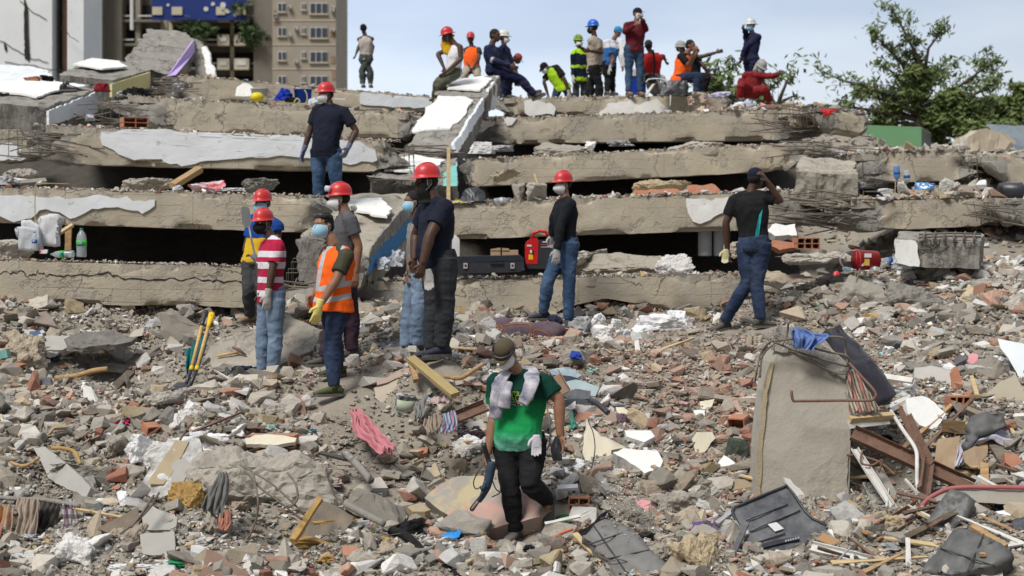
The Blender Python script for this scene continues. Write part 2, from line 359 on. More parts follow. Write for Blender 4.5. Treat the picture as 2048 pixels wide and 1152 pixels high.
def ground(x,y):
 """height of the debris surface"""
 x=np.atleast_1d(np.asarray(x,float));y=np.atleast_1d(np.asarray(y,float))
 px=1024+x/y*F
 s0=np.interp(px,[0,700,900,1550,1750],[18.4,19.5,20.5,20.6,21.0])
 t=np.clip((y-s0)/0.8,0,1);out=np.empty_like(x)
 for i in range(0,len(x),20000):
  sl_=slice(i,i+20000);out[sl_]=front_h(x[sl_],np.minimum(y[sl_],22))
 h=out*(1-t)+back_h(x,y)*t
 calm=np.ones_like(x)
 for q in FEET:w3=P(q[0],q[1],q[2]);calm=np.minimum(calm,np.clip(np.hypot(x-w3.x,y-w3.y)/.5-.25,0,1))
 for hx,hy,hr,hd_ in HOLLOWS:h=h-hd_*np.exp(-((x-hx)**2+(y-hy)**2)/hr**2)
 return h+fbm(np.stack([x*0.9,y*0.9,x*0+3],1),3)*0.11*(1-t*0.6)*calm
def gz(x,y):return float(ground(x,y)[0])
xs=np.linspace(-9.5,9.5,300);ys=np.concatenate([np.linspace(9.5,21.5,240),np.linspace(21.6,70,150)])
gx,gy=np.meshgrid(xs,ys);gx=gx*(0.55+gy/30)
hh=ground(gx.ravel(),gy.ravel());pp=np.stack([gx.ravel(),gy.ravel(),hh],1)
pp[:,2]+=fbm(pp*5,3)*0.025
nx_,ny_=len(xs),len(ys)
idx=np.arange(nx_*ny_).reshape(ny_,nx_)
fs=np.stack([idx[:-1,:-1],idx[:-1,1:],idx[1:,1:],idx[1:,:-1]],-1).reshape(-1,4)
me=bpy.data.meshes.new('terrain');me.from_pydata(pp.tolist(),[],fs.tolist())
terrain=link('terrain',me,[SOIL,mat('shade_toned_inner_debris',(0.10,0.088,0.075),(0.055,0.05,0.043),rough=.98,scale=6,bump=1.0,bscale=30)],smooth=True);tag(terrain,kind='structure')  # second material is darkened to imitate the shade inside the beam gaps
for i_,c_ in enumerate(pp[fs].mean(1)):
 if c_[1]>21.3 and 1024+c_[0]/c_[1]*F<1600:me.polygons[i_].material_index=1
gm=bpy.data.meshes.new('ground');S=1500;gm.from_pydata([(-S,-S,-4.2),(S,-S,-4.2),(S,S,-4.2),(-S,S,-4.2)],[],[(0,1,2,3)])
tag(link('ground',gm,mat('dry_earth',(0.30,0.26,0.2),scale=0.05,bump=0)),kind='structure')
# ==========================================================
def rebar_mb(mb,pts,r=0.009,n=6):mb.tube(pts,r,n)
def rebar_cage(parent,c,axis,length,w=0.28,h=0.32,bars=5,stirrups=5,seed=0,name='rebar',droop=0.15):
 """bent longitudinal bars with stirrups sticking out of a broken end"""
 rnd=random.Random(seed);c=Vector(c);a=Vector(axis).normalized();up=Vector((0,0,1));s_=a.cross(up).normalized()
 ends=[]
 for i in range(bars):
  u=s_*rnd.uniform(-w/2,w/2)+up*(rnd.uniform(-h/2,h/2));L_=length*rnd.uniform(0.6,1.1)
  b=Vector((rnd.uniform(-.15,.15),rnd.uniform(-.2,.2),rnd.uniform(-droop,droop*0.4)))
  p=[c+u+a*(L_*t)+b*(t*t)*length for t in(-0.15,0,0.25,0.5,0.75,1)]
  mb=MB();rebar_mb(mb,p,0.0095);mb.build(name,REBAR,parent,True)
 for i in range(stirrups):
  t=(i+0.3)/stirrups*length*0.85;tl=a*rnd.uniform(-.05,.05)
  q=[c+a*t+tl*k+s_*(x*w/2)+up*(z*h/2+b_*0)for k,(x,z,b_)in enumerate(((-1,-1,0),(-1,1,0),(1,1,0),(1,-1,0),(-1,-1,0)))]
  mb=MB();rebar_mb(mb,q,0.006,5);mb.build('stirrup',REBAR,parent,False)
  # ==========================================================
def beam(label,x0,x1,a,b,depth=0.34,back=3.0,fall=0.0,brk=(0,0),m=None,slab=True,seed=0,slab_over=0.05,cage=(0,0),chips=0.035,group=None,bite=()):
 """a, b = (row of top edge, row of bottom edge, distance) at columns x0 and x1"""
 m=m or BOARD
 root=thing('fallen_floor_beam',label,'concrete beam',group)
 T0,B0=P(x0,a[0],a[2]),P(x0,a[1],a[2]);T1,B1=P(x1,b[0],b[2]),P(x1,b[1],b[2])
 L_=(T1-T0).length;n=max(8,int(L_/0.05));ax=(T1-T0).normalized()
 rnd=np.random.default_rng(seed+11)
 back_v=Vector((-ax.y,ax.x,0)).normalized()
 if back_v.y<0:back_v=-back_v
 H=(T0-B0).length;nf=max(5,int(H/0.05));nd=max(4,int(depth/0.06))
 loop=[(0,k/nf)for k in range(nf)]+[(k/nd,1)for k in range(nd)]+[(1,1-k/nf)for k in range(nf)]+[(1-k/nd,0)for k in range(nd)]
 M_=len(loop);V=[]
 for i in range(n+1):
  t=i/n;T=T0.lerp(T1,t);B=B0.lerp(B1,t)
  for(u,v)in loop:V.append(B.lerp(T,v)+back_v*(depth*u))
 V=np.array([tuple(q)for q in V]);uu=np.tile(np.array([l[0]for l in loop]),n+1);vv=np.tile(np.array([l[1]for l in loop]),n+1)
 tt=np.repeat(np.arange(n+1)/n,M_)
 cen=np.array([tuple(B0.lerp(T0,.5)+back_v*depth/2)])+tt[:,None]*np.array([tuple((B1.lerp(T1,.5)-B0.lerp(T0,.5)))])
 edge=np.maximum(np.abs(uu-0.5),0)*2*np.maximum(np.abs(vv-0.5),0)*2
 ch=np.clip(fbm(V*np.array([2.2,2.2,2.2])+seed,4)-0.05,0,1)*edge**6
 V+=(cen-V)*(ch*chips/0.07)[:,None]
 V+=(np.stack([fbm(V*3+seed,4),fbm(V*3+seed+9,4),fbm(V*3+seed+5,4)],1))*0.007
 for(bt,bw,bh,frm)in bite:
  fw=np.clip(1-np.abs(tt-bt)/bw,0,1)**0.6*(np.abs(vv-frm)<0.5)
  V[:,2]+=(1 if frm==0 else-1)*fw*bh*H*(1-np.abs(vv-frm))
 for side,w_ in((0,brk[0]),(1,brk[1])):
  if not w_:continue
  dist=(tt if side==0 else 1-tt)*L_
  f=np.clip(1-dist/w_,0,1)
  nz3=np.stack([fbm(V*4.5+seed+3,4),fbm(V*4.5+seed+7,4),fbm(V*4.5+seed+1,4)],1)
  V+=nz3*(f**0.7*0.11)[:,None];V+=(cen-V)*((f**2)*0.5)[:,None]
  slant=(vv-0.5)*w_*0.5*f*(1 if(seed+side)%2 else-1)
  V+=np.outer(slant,np.array(tuple(ax)))
 fsn=[]
 for i in range(n):
  for j in range(M_):
   j2=(j+1)%M_;fsn.append((i*M_+j,(i+1)*M_+j,(i+1)*M_+j2,i*M_+j2))
 fsn.append(tuple(range(M_)));fsn.append(tuple(n*M_+j for j in range(M_))[::-1])
 me=bpy.data.meshes.new('beam');me.from_pydata(V.tolist(),[],fsn)
 mats=[m,GCONC];o=link('beam',me,mats,root,True)
 for side,w_ in((0,brk[0]),(1,brk[1])):
  if not w_:continue
  fm=np.array([p.center[:]for p in me.polygons]);ref=np.array(tuple((B0.lerp(T0,.5)if side==0 else B1.lerp(T1,.5))))
  dd=np.abs((fm-ref)@np.array(tuple(ax)))+fbm(fm*3,3)*0.25*w_
  for i in np.nonzero(dd<w_*0.75)[0]:me.polygons[i].material_index=1
 me.set_sharp_from_angle(angle=R(32))
 if slab:
  i0=0.04 if brk[0]else 0;i1=0.96 if brk[1]else 1
  A,B=T0.lerp(T1,i0),T0.lerp(T1,i1)
  up=Vector((0,0,0.012));out_v=-back_v*slab_over*0+back_v*0.03
  q=[A+out_v+up,B+out_v+up,B+back_v*back+Vector((0,0,-fall))+up,A+back_v*back+Vector((0,0,-fall))+up]
  prism('slab',q,(0,0,-0.10),CONC,root,cell=0.16,amp=0.016,sc=5,rag=0.03,seed=seed,keep=(2,))
 for side,on in((0,cage[0]),(1,cage[1])):
  if on:
   c=(B0.lerp(T0,.5)if side==0 else B1.lerp(T1,.5))+back_v*depth/2+ax*((brk[side]or 0.2)*(0.35 if side==0 else-0.35))
   rebar_cage(root,c,-ax if side==0 else ax,on,h=H*0.75,w=depth*0.8,seed=seed+side)
 root['_geo']=0
 return root,(T0,B0,T1,B1,back_v,ax)
def face_patch(root,geo,pts,seed=0,m=None,x=(0,1),rag=0.03,thick=0.035,step=None):
 """plaster still clinging to the front of a beam; pts in picture columns/rows"""
 T0,B0,T1,B1,bv,ax=geo;nrm=-bv
 n=ax.cross(T0-B0).normalized();out_=[]
 for(px,py)in pts:
  r=P(px,py,1.0);t=T0.dot(n)/r.dot(n);out_.append(r*t+nrm*0.028)
 return prism('plaster_patch',out_,bv*thick,m or PLASTER,root,cell=0.09,amp=0.004,sc=6,rag=rag,seed=seed)
L1,g1=beam('lowest long sandy beam with a jagged crack, carrying the standing bottle',-260,503,(516,602,18.5),(537,614,18.5),brk=(0,0),back=5.2,fall=0.45,seed=1)
face_crack=[]
L2,g2=beam('second beam up, with a torn white plaster strip above the standing bottle',-280,650,(370,437,21.5),(396,466,21.5),back=5.6,fall=0.1,seed=2,brk=(0,0.3))
face_patch(L2,g2,[(-60,385),(35,389),(120,392),(150,398),(190,390),(222,394),(255,391),(280,402),(312,400),(310,412),(285,428),(262,420),(228,416),(185,417),(168,428),(140,438),(120,425),(80,421),(62,438),(28,444),(0,432),(-60,430)],3,PLBLUE)
L3,g3=beam('beam with a long ragged white plaster face, under the block with the hollow brick',62,800,(252,326,25.0),(284,345,25.2),back=5.2,seed=3,brk=(0.9,0.5),cage=(0.9,0.5),depth=0.6)
face_patch(L3,g3,[(203,262),(260,260),(345,262),(400,275),(440,268),(520,276),(590,270),(660,285),(720,282),(752,300),(755,322),(700,331),(640,322),(560,313),(480,308),(420,312),(400,322),(340,328),(312,312),(255,315),(228,300),(205,290)],4,PLBLUE,rag=0.035)
L4,g4=beam('plain sandy beam behind the navy polo man and the fallen hollow brick',232,842,(192,256,29.0),(230,278,29.0),back=4.4,seed=4,brk=(1.2,0.4),cage=(0.9,0))
L5,g5=beam('uppermost beam of the rear slope, under the lone man in the grey vest',330,880,(150,198,33.0),(196,228,33.2),back=6,seed=5,brk=(0.6,0),fall=0.1)
face_patch(L5,g5,[(722,186),(760,188),(790,197),(830,194),(862,197),(862,216),(800,214),(760,211),(722,208)],6,PLBLUE)
R4,g6=beam('lowest beam of the middle span, under the black tool case and the red generator',716,1512,(566,638,20.6),(552,612,20.6),back=4.5,fall=.35,seed=6,brk=(0.7,0.25),bite=((0.62,0.12,0.35,0),))
R3,g7=beam('beam with one white plaster scab, at shoulder height of the generator man',880,1640,(410,480,23.5),(382,455,23.5),back=5.2,fall=.1,seed=7,brk=(0.2,0.9),cage=(0,1.0))
face_patch(R3,g7,[(1372,397),(1400,396),(1424,402),(1432,396),(1458,394),(1462,430),(1440,428),(1420,440),(1400,447),(1384,444),(1376,425)],8,PLASTER)
R2,g8=beam('long pale beam directly above the strip of orange bricks',925,1640,(322,374,27.0),(286,338,27.0),back=5.4,seed=8,brk=(0.25,0.8),cage=(0,1.1))
R1,g9=beam('long beam with split right end and hanging rebar, second from the crest',966,1625,(240,288,31.0),(218,278,31.0),back=4.2,seed=9,brk=(0.5,0.9),cage=(0,1.3),depth=0.6)
R0,g10=beam('crest beam with white plaster scabs beneath the blue cooler box',990,1460,(198,230,34.5),(192,226,34.5),back=5.0,seed=10,brk=(0.6,0.2))
face_patch(R0,g10,[(1048,203),(1070,200),(1100,205),(1112,218),(1108,231),(1060,232),(1048,218)],11,PLASTER)
face_patch(R0,g10,[(1198,228),(1215,208),(1240,204),(1262,198),(1270,208),(1290,206),(1312,196),(1330,212),(1345,226),(1345,231),(1200,232)],12,PLASTER)
face_patch(R1,g9,[(1008,238),(1022,234),(1034,237),(1024,250),(1014,252)],13,PLASTER)
RR1,g11=beam('short broken beam stub with a red rag on top, beside the green container',1632,1736,(212,258,29.5),(228,275,29.8),back=2.4,seed=12,brk=(0.5,0.15),cage=(0.9,0))
RR2,g12=beam('chipped beam above the two upturned bottles',1690,1940,(312,366,26.0),(300,362,26.0),back=2.2,seed=13,brk=(0.9,0.3),cage=(0.7,0.5))
RR3,g13=beam('beam stub with hanging rebar behind the grey block with exposed stirrups',1972,2180,(312,362,25.5),(330,390,25.5),back=2.2,seed=14,brk=(0.5,0))
RR4,g14=beam('pale rough beam under the litter ledge with the upturned bottles',1690,1998,(404,462,22.6),(398,452,22.6),back=2.2,seed=15,brk=(0.8,0.3),cage=(0.7,0.6))
RR5,g15=beam('grey beam end at the picture edge with a row of exposed stirrups',1990,2200,(398,450,22.3),(402,455,22.3),back=2.2,seed=16,brk=(0.4,0),m=GCONC,cage=(0.5,0))
def pillar(label,px,y0,y1,d,w_,tilt=0.0,m=None,dp=0.3):
 a,b=P(px,y0,d),P(px+tilt,y1,d);r=w_/F*d/2
 v=Vector((r,0,0));q=[b-v,b+v,a+v,a-v]
 return tag(prism('broken_pillar',q,(0,dp,0),m or GCONC,cell=0.09,amp=0.02,rag=0.02,seed=int(px)),label,'pillar')
pillar('leaning concrete pillar stub under the lowest beam behind the shovels',452,606,700,18.9,92,-10,CONC)
def crack(root,geo,pts,w_=0.012,seed=0):
 T0,B0,T1,B1,bv,ax=geo;n=ax.cross(T0-B0).normalized();rnd=random.Random(seed);q=[]
 for i in range(len(pts)-1):
  for k in range(7):
   t=k/7;q.append((pts[i][0]+(pts[i+1][0]-pts[i][0])*t,pts[i][1]+(pts[i+1][1]-pts[i][1])*t+rnd.uniform(-3.5,3.5)))
 pr=[]
 for(px,py)in q:
  r=P(px,py,1.0);pr.append(r*(T0.dot(n)/r.dot(n))-bv*0.006)
 mb=MB();up=Vector((0,0,1))
 for i in range(len(pr)-1):
  a,b=pr[i],pr[i+1];wa=w_*rnd.uniform(.4,1.3)
  o_=len(mb.v);mb.add([a-up*wa,b-up*wa,b+up*wa,a+up*wa,a-up*wa+bv*.03,b-up*wa+bv*.03,b+up*wa+bv*.03,a+up*wa+bv*.03],[(0,1,2,3),(4,7,6,5),(0,4,5,1),(3,2,6,7)])
 mb.build('crack',mat('crack_shadowed_void',(0.035,0.03,0.025),bump=0,rough=1.0),root)
crack(L1,g1,[(-60,548),(0,547),(48,544),(52,552),(72,551),(75,544),(98,551),(150,550),(215,547),(250,557),(330,560),(390,557),(440,562),(495,563)],0.008,1)
# ==========================================================
def tslab(name,label,pts,ext,m=CONC,cat='concrete slab',**kw):
 o=prism(name,[P(*q)for q in pts],ext,m,**kw);tag(o,label,cat);return o
def patch_on(parent,pts,m,off=(0,0,0.022),ext=(0,0,-0.03),name='paint_patch',rag=0.025,seed=1,**kw):
 off=Vector(off);return prism(name,[P(*q)+off for q in pts],ext,m,parent,cell=0.08,amp=0.004,rag=rag,seed=seed,**kw)
t=tslab('tilted_floor_slab','steep slab with a ragged white painted top and white flank',[(812,298,27.6),(905,308,27.2),(962,198,30.2),(872,192,30.4)],(0.02,0.25,-0.42),GCONC,cell=0.08,amp=0.02,rag=0.03,seed=21)
patch_on(t,[(828,270,28.4),(862,264,28.5),(900,262,28.5),(925,240,29.1),(948,206,29.9),(930,198,30.1),(878,196,30.2),(850,222,29.5),(835,250,28.8)],PLASTER,seed=2,rag=0.04,off=(0,-0.035,0.045))
prism('white_flank',[P(915,305,27.2),P(968,222,29.9),P(968,196,30.1),P(908,290,27.25)],(-0.05,0.03,0),PLBLUE,t,cell=0.1,amp=0.004,rag=0.02,seed=5)
rebar_cage(t,P(855,302,27.4),(-0.1,-1,-0.3),0.35,w=0.7,h=0.22,bars=6,stirrups=3,seed=4)
t=tslab('tilted_floor_slab','slab piece with white paint under the man with mustard neck cloth',[(868,190,30.6),(972,196,30.4),(998,150,32.6),(892,158,32.6)],(0,0.2,-0.35),GCONC,cell=0.08,amp=0.02,rag=0.03,seed=22)
patch_on(t,[(895,180,31.1),(960,184,30.9),(985,160,32.1),(965,156,32.4),(905,164,32.2)],PLASTER,seed=6,off=(0,-0.03,0.035))
prism('white_flank',[P(960,235,30.2),P(992,215,32.0),P(996,152,32.4),P(968,198,30.3)],(-0.05,0.03,0),PLBLUE,t,cell=0.1,amp=0.004,rag=0.03,seed=7)
t=tslab('tilted_floor_slab','block with exposed rebar front and mint flank below the steep slab',[(735,352,25.0),(905,372,24.8),(912,318,26.3),(800,308,26.6)],(0.02,0.3,-0.34),GCONC,cell=0.07,amp=0.035,rag=0.03,seed=23)
patch_on(t,[(770,345,25.3),(860,350,25.3),(890,325,26.1),(830,315,26.4),(790,322,26.0)],PLASTER,seed=8,off=(0,-0.03,0.045))
rebar_cage(t,P(800,378,24.9),(0.1,-1,0),0.3,w=0.8,h=0.25,bars=6,stirrups=3,seed=5)
prism('mint_flank',[P(885,372,24.6),P(914,372,24.6),P(914,322,26.2),P(888,330,26.1)],(0,0.05,0),MINTP,t,cell=0.1,amp=0.003,rag=0.01)
t=tslab('tilted_floor_slab','large sagging slab with a bright blue painted flank',[(600,470,21.4),(620,452,21.6),(690,392,23.6),(815,385,23.6),(826,402,23.2),(735,535,20.4),(640,520,20.6)],(0.0,0.3,-0.40),CONC,cell=0.08,amp=0.025,rag=0.02,seed=24)
patch_on(t,[(700,405,23.2),(760,402,23.1),(786,425,22.5),(775,440,22.1),(740,436,22.2),(700,425,22.6)],PLASTER,seed=9,off=(0,-0.04,0.05),rag=0.03)
_b=lambda x_,y_,o=0:P(x_,y_,20.3+(x_-735)/87*2.6+o)
prism('blue_flank',[_b(734,551),_b(736,519),_b(819,436),_b(825,441),_b(822,468),_b(775,517)],(-.01,.05,0),BLUEP,t,cell=0.1,amp=0.003,rag=0.008,seed=3)
prism('rough_edge',[_b(736,519,-.02),_b(746,490,-.02),_b(800,424,-.02),_b(812,418,-.02),_b(819,436,-.02)],(-.02,.12,0),GCONC,t,cell=0.06,amp=0.018,rag=0.01,seed=4)
prism('broken_face',[P(590,482,20.9),P(640,470,20.7),P(700,500,20.4),P(737,522,20.25),P(734,552,20.25),P(700,590,20.3),P(640,585,20.5),P(598,560,20.8)],(0,.3,0),DCONC,t,cell=0.06,amp=0.06,sc=5,rag=0.03,seed=5)
rebar_cage(t,P(650,560,20.6),(-0.1,-1,-0.5),0.5,w=0.8,h=0.5,bars=9,stirrups=4,seed=8,droop=0.5)
t=tslab('tilted_floor_slab','raised slab with a lilac painted edge, crowning the rear slope',[(246,124,33.5),(335,150,33.0),(388,82,35.6),(372,64,36.2),(298,57,36.4)],(0.05,0.3,-0.32),GCONC,cell=0.09,amp=0.03,rag=0.03,seed=25)
prism('lilac_edge',[P(336,152,32.9),P(352,150,32.9),P(390,104,35.4),P(388,80,35.5)],(-0.05,0.03,-0.02),LILAC,t,cell=0.1,amp=0.003)
t2=tslab('leaning_wall_piece','narrow white wall piece propped against the lilac edged slab',[(403,95,35.6),(412,92,35.6),(432,152,34.6),(414,155,34.4)],(0.0,0.14,0.02),PLASTER,cat='wall piece',cell=0.1,amp=0.01,rag=0.015,seed=26)
t2=tslab('leaning_wall_piece','rough grey stub between the lilac edge and the narrow white wall piece',[(385,80,35.8),(402,84,35.8),(424,158,34.9),(390,160,34.9)],(0.0,0.3,0.0),GCONC,cat='wall piece',cell=0.08,amp=0.04,rag=0.03,seed=27)
t=tslab('tilted_floor_slab','slab block with a pale yellow painted side and white paint sheet on top',[(118,150,31.4),(226,160,31.0),(300,140,32.6),(250,124,33.2),(165,126,33.2)],(0.0,0.15,-0.42),GCONC,cell=0.08,amp=0.02,rag=0.025,seed=28)
prism('yellow_flank',[P(224,194,30.8),P(300,176,32.4),P(301,144,32.45),P(224,168,30.85)],(-0.05,0.04,0),YELP,t,cell=0.12,amp=0.003)
patch_on(t,[(146,133,32.4),(205,143,31.8),(257,138,32.4),(240,127,33.0),(185,121,33.2)],PLASTER,seed=12,off=(0,-0.03,0.05))
t=tslab('tilted_floor_slab','big slab with flaking white top and white painted side carrying a black shoe',[(-120,196,28.4),(90,215,27.6),(196,178,30.2),(60,165,31.2),(-120,162,31.5)],(0.0,0.2,-0.50),GCONC,cell=0.09,amp=0.025,rag=0.03,seed=29)
prism('white_flank',[P(98,250,27.5),P(196,222,30.0),P(197,182,30.1),P(98,222,27.55)],(-0.05,0.04,0),PLBLUE,t,cell=0.12,amp=0.004,rag=0.02)
patch_on(t,[(-100,184,29.2),(20,190,29.0),(75,200,28.6),(110,188,29.3),(180,176,30.1),(120,170,30.6),(60,167,30.9),(-100,167,31.0)],PLASTER,seed=14,off=(0,-0.05,0.05),rag=0.04)
t=tslab('fallen_wall_block','white flecked block end poking out above the beams beside the big white topped slab',[(-120,262,26.2),(35,258,26.2),(54,282,26.2),(54,318,26.2),(-120,330,26.2)],(0,0.7,0),CONC,cat='concrete block',cell=0.08,amp=0.02,rag=0.015,seed=30)
patch_on(t,[(-100,300,26.1),(0,292,26.1),(20,285,26.1),(52,300,26.1),(52,316,26.1),(-100,327,26.1)],PLBLUE,off=(0,-0.03,0),ext=(0,.04,0),rag=0.03,seed=15)
tslab('tilted_floor_slab','pale bare slab lying behind the flaking white topped slab',[(-120,170,33.5),(112,160,33.0),(95,140,34.5),(60,132,35.2),(-120,124,35.5)],(0,0,-0.3),PLBLUE,cell=0.1,amp=0.02,rag=0.03,seed=31)
t=tslab('concrete_block','cube like broken block resting on rebar, under the crushed stirrup bundle',[(1592,342,22.7),(1715,350,22.6),(1706,322,24.0),(1604,312,24.0)],(0,0.1,-0.44),CONC,cat='concrete block',cell=0.06,amp=0.028,rag=0.02,seed=32)
rebar_cage(t,P(1650,392,22.9),(0.9,-0.2,0),0.7,w=0.3,h=0.12,bars=6,stirrups=6,seed=9)
t=tslab('concrete_block','grey block with a row of exposed stirrups along its top',[(1792,478,19.8),(1962,486,19.6),(1966,468,20.6),(1800,462,20.6)],(0,0.05,-0.30),GCONC,cat='concrete block',cell=0.05,amp=0.02,rag=0.015,seed=33)
prism('pale_end_face',[P(1792,480,19.75),P(1832,482,19.72),P(1838,532,19.7),P(1794,526,19.75)],(0,0.06,0),PLASTER,t,cell=0.08,amp=0.006,rag=0.02)
for k in range(6):
 x_=1848+k*20;mb=MB();rebar_mb(mb,[P(x_,486,19.62),P(x_,470,19.62),P(x_+3,464,20.3)],0.013);mb.build('stirrup',REBAR,t,True)
for yy in(472,466):
 mb=MB();rebar_mb(mb,[P(1838,yy+3,19.7),P(1900,yy,19.7),P(1962,yy+2,19.7)],0.012);mb.build('rebar',REBAR,t,True)
 # ==========================================================
BW=mat('far_render_beige',(0.34,0.30,0.24),(0.26,0.23,0.19),scale=0.25,bump=0.0)
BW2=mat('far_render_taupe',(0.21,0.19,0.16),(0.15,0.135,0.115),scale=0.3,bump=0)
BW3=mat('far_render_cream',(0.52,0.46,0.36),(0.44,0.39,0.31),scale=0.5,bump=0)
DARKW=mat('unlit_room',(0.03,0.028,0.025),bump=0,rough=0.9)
GLASS=mat('window_glass_far',(0.05,0.06,0.08),bump=0,rough=0.15,spec=0.6)
WFR=mat('white_window_frame',(0.62,0.62,0.60),bump=0,rough=0.6)
BANNER=mat('blue_banner',(0.012,0.035,0.19),(0.009,0.025,0.14),scale=0.6,bump=0,rough=0.7)
D=200.0;U=D/F
bld=thing('apartment_block','tall beige apartment block with recessed balconies and a large blue banner','building')
def bx(name,x0,x1,y0,y1,dz0,dz1,m,parent=None):
 """box spanning picture columns/rows at the block's distance; dz = metres nearer(-)/farther(+) than its front"""
 a=P(x0,y1,D);b=P(x1,y0,D);mb=MB();mb.box(((a.x+b.x)/2,D+(dz0+dz1)/2,(a.z+b.z)/2),(b.x-a.x,dz1-dz0,b.z-a.z))
 return mb.build(name,m,parent)
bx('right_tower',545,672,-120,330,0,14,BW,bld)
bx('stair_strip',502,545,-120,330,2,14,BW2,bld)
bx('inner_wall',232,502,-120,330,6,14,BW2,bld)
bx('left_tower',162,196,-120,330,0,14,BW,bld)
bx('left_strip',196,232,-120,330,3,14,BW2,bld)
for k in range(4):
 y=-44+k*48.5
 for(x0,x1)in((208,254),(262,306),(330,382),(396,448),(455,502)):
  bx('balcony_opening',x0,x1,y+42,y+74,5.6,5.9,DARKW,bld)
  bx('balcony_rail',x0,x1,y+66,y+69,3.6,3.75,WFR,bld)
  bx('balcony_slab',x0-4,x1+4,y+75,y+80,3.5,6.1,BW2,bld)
 for(x0,x1)in((428,452),(462,492)):
  f=bx('planter_box',x0,x1,y+60,y+82,2.2,3.4,BW3,bld);bx('planter_panel',x0+5,x1-5,y+65,y+74,2.1,2.25,WFR,f)
 for(x0,x1,h)in((556,572,18),(603,612,14),(620,655,22)):
  f=bx('window',x0,x1,y+50,y+50+h,-0.12,0.3,WFR,bld)
  nq=3 if x1-x0>30 else 2
  for i in range(nq):
   wx=(x1-x0)/nq;bx('pane',x0+1.2+i*wx,x0+(i+1)*wx-1.0,y+51.5,y+48.5+h,-0.2,-0.1,GLASS,f)
  bx('window_sill',x0-1.5,x1+1.5,y+50+h,y+52+h,-0.3,0.1,BW3,bld)
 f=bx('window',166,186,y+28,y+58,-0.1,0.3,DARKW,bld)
 bx('floor_band',545,672,y+84,y+86,-0.08,0.1,BW3,bld)
rnd_=random.Random(8)
for i in range(9):
 x_=rnd_.choice((576,589,600,662,548));y_=rnd_.uniform(0,150);f=bx('air_conditioner',x_,x_+7,y_,y_+5,-.6,0,WFR,bld);bx('grille',x_+1,x_+4.5,y_+1,y_+4,-.64,-.6,GLASS,f)
for x_,y_,w_,h_ in((660,60,10,14),(661,112,9,16),(548,20,5,30),(664,140,8,20)):bx('spalled_patch',x_,x_+w_,y_,y_+h_,-.06,.1,mat('exposed_brick_far',(.20,.10,.06),(.28,.23,.18),scale=1.5,bump=0),bld)
for x0,x1,m in((254,264,BW),(306,320,BW),(322,330,BW3),(382,396,BW3),(448,456,BW3)):bx('pier',x0,x1,-120,330,4.4,6.2,m,bld)
mb=MB();mb.tube([P(264,60,D-4),P(264,-120,D-4)],0.22,8);mb.build('drain_pipe',WFR,bld)
bn=bx('banner',300,490,-60,38,0.9,1.1,BANNER,bld)
for(x0,x1)in((302,322),(341,362),(430,448),(466,490)):
 f=bx('banner_opening',x0,x1,12,28,0.7,1.0,BW3,bn)
for i,(x_,y_,s_)in enumerate(((412,18,5),(426,8,4),(446,10,6),(455,22,5),(470,30,3.5),(336,10,3))):
 c=P(x_,y_,D-0.2+1.0);gl=MB();gl.tube([c+Vector((0,0.12,0)),c+Vector((0,-0.03,0))],s_*U,7,flat=(1,0,0));gl.build('torn_scrap',WFR,bn)
LEAF=mat('tree_leaf',(0.14,0.18,0.055),(0.08,0.115,0.035),scale=2.2,bump=0,rough=0.7,kind='')
LEAF2=mat('yellowing_leaf',(0.22,0.20,0.05),(0.10,0.13,0.03),scale=2.2,bump=0,rough=0.7)
LEAFD=mat('dark_leaf',(0.05,0.085,0.025),(0.035,0.06,0.02),scale=2,bump=0,rough=0.7)
BARK=mat('grey_brown_bark',(0.12,0.095,0.07),(0.08,0.06,0.045),rough=0.9)
def leaves(mb,c,r,n,size,rnd,squash=0.7):
 for _ in range(n):
  d=Vector((rnd.gauss(0,1),rnd.gauss(0,1),rnd.gauss(0,squash)));d=d*(r*0.45)
  p=c+d;a=Vector((rnd.uniform(-1,1),rnd.uniform(-1,1),rnd.uniform(-1,1))).normalized();b=a.orthogonal().normalized()
  s=size*rnd.uniform(0.6,1.4);mi=rnd.choice((0,0,1,2,2))
  mb.add([p-a*s,p+b*s*0.4,p+a*s,p-b*s*0.4],[(0,1,2,3)],mi)
for(x_,y_)in((385,55),(412,62),(495,66),(480,18),(505,75)):
 mb=MB();rnd=random.Random(x_)
 leaves(mb,P(x_,y_,D+1.2),1.6,160,0.35,rnd);o=mb.build('hanging_plant',[LEAFD,LEAF,LEAFD]);o.name='hanging_vine';tag(o,{385:'dark trailing plant on the balcony under the blue banner',412:'dark trailing plant above the raised lilac edged slab',495:'dark plant hanging beside the cream planter boxes',480:'small green plant at the lower corner of the blue banner',505:'long trailing plant against the stair strip of the apartment block'}[x_],'plant')
D=60.0
wb=thing('damaged_white_building','cracked white walled building leaning at the upper corner with broken brick slits','building')
bx('wall',-200,104,-120,185,0,3,mat('white_render',(0.80,0.82,0.82),(0.68,0.70,0.70),scale=0.6,bump=0.1,kind='paintpatch'),wb)
bx('wall',130,163,-120,185,0.3,3,MATS['white_render'],wb)
bx('broken_slit',104,118,-120,185,1.2,1.6,mat('dark_void_brick',(0.05,0.035,0.03),(0.02,0.018,0.016),bump=0.3),wb)
bx('brick_edge',117,130,-120,150,0.5,2.8,mat('dark_brown_brick',(0.16,0.085,0.055),(0.08,0.05,0.035),scale=3,bump=0.4),wb)  # brick edge in mottled dark brown
for(q,nm)in(([(48,-5),(55,20),(52,60),(58,105),(50,118),(48,60)],'gash'),([(8,85),(13,92),(12,104),(9,98)],'gash'),([(50,95),(60,108),(56,122),(50,112)],'gash')):
 prism(nm,[P(x_,y_,59.95)for x_,y_ in q],(0,0.1,0),MATS['dark_void_brick'],wb,cell=0.2,amp=0.01,rag=0.02)
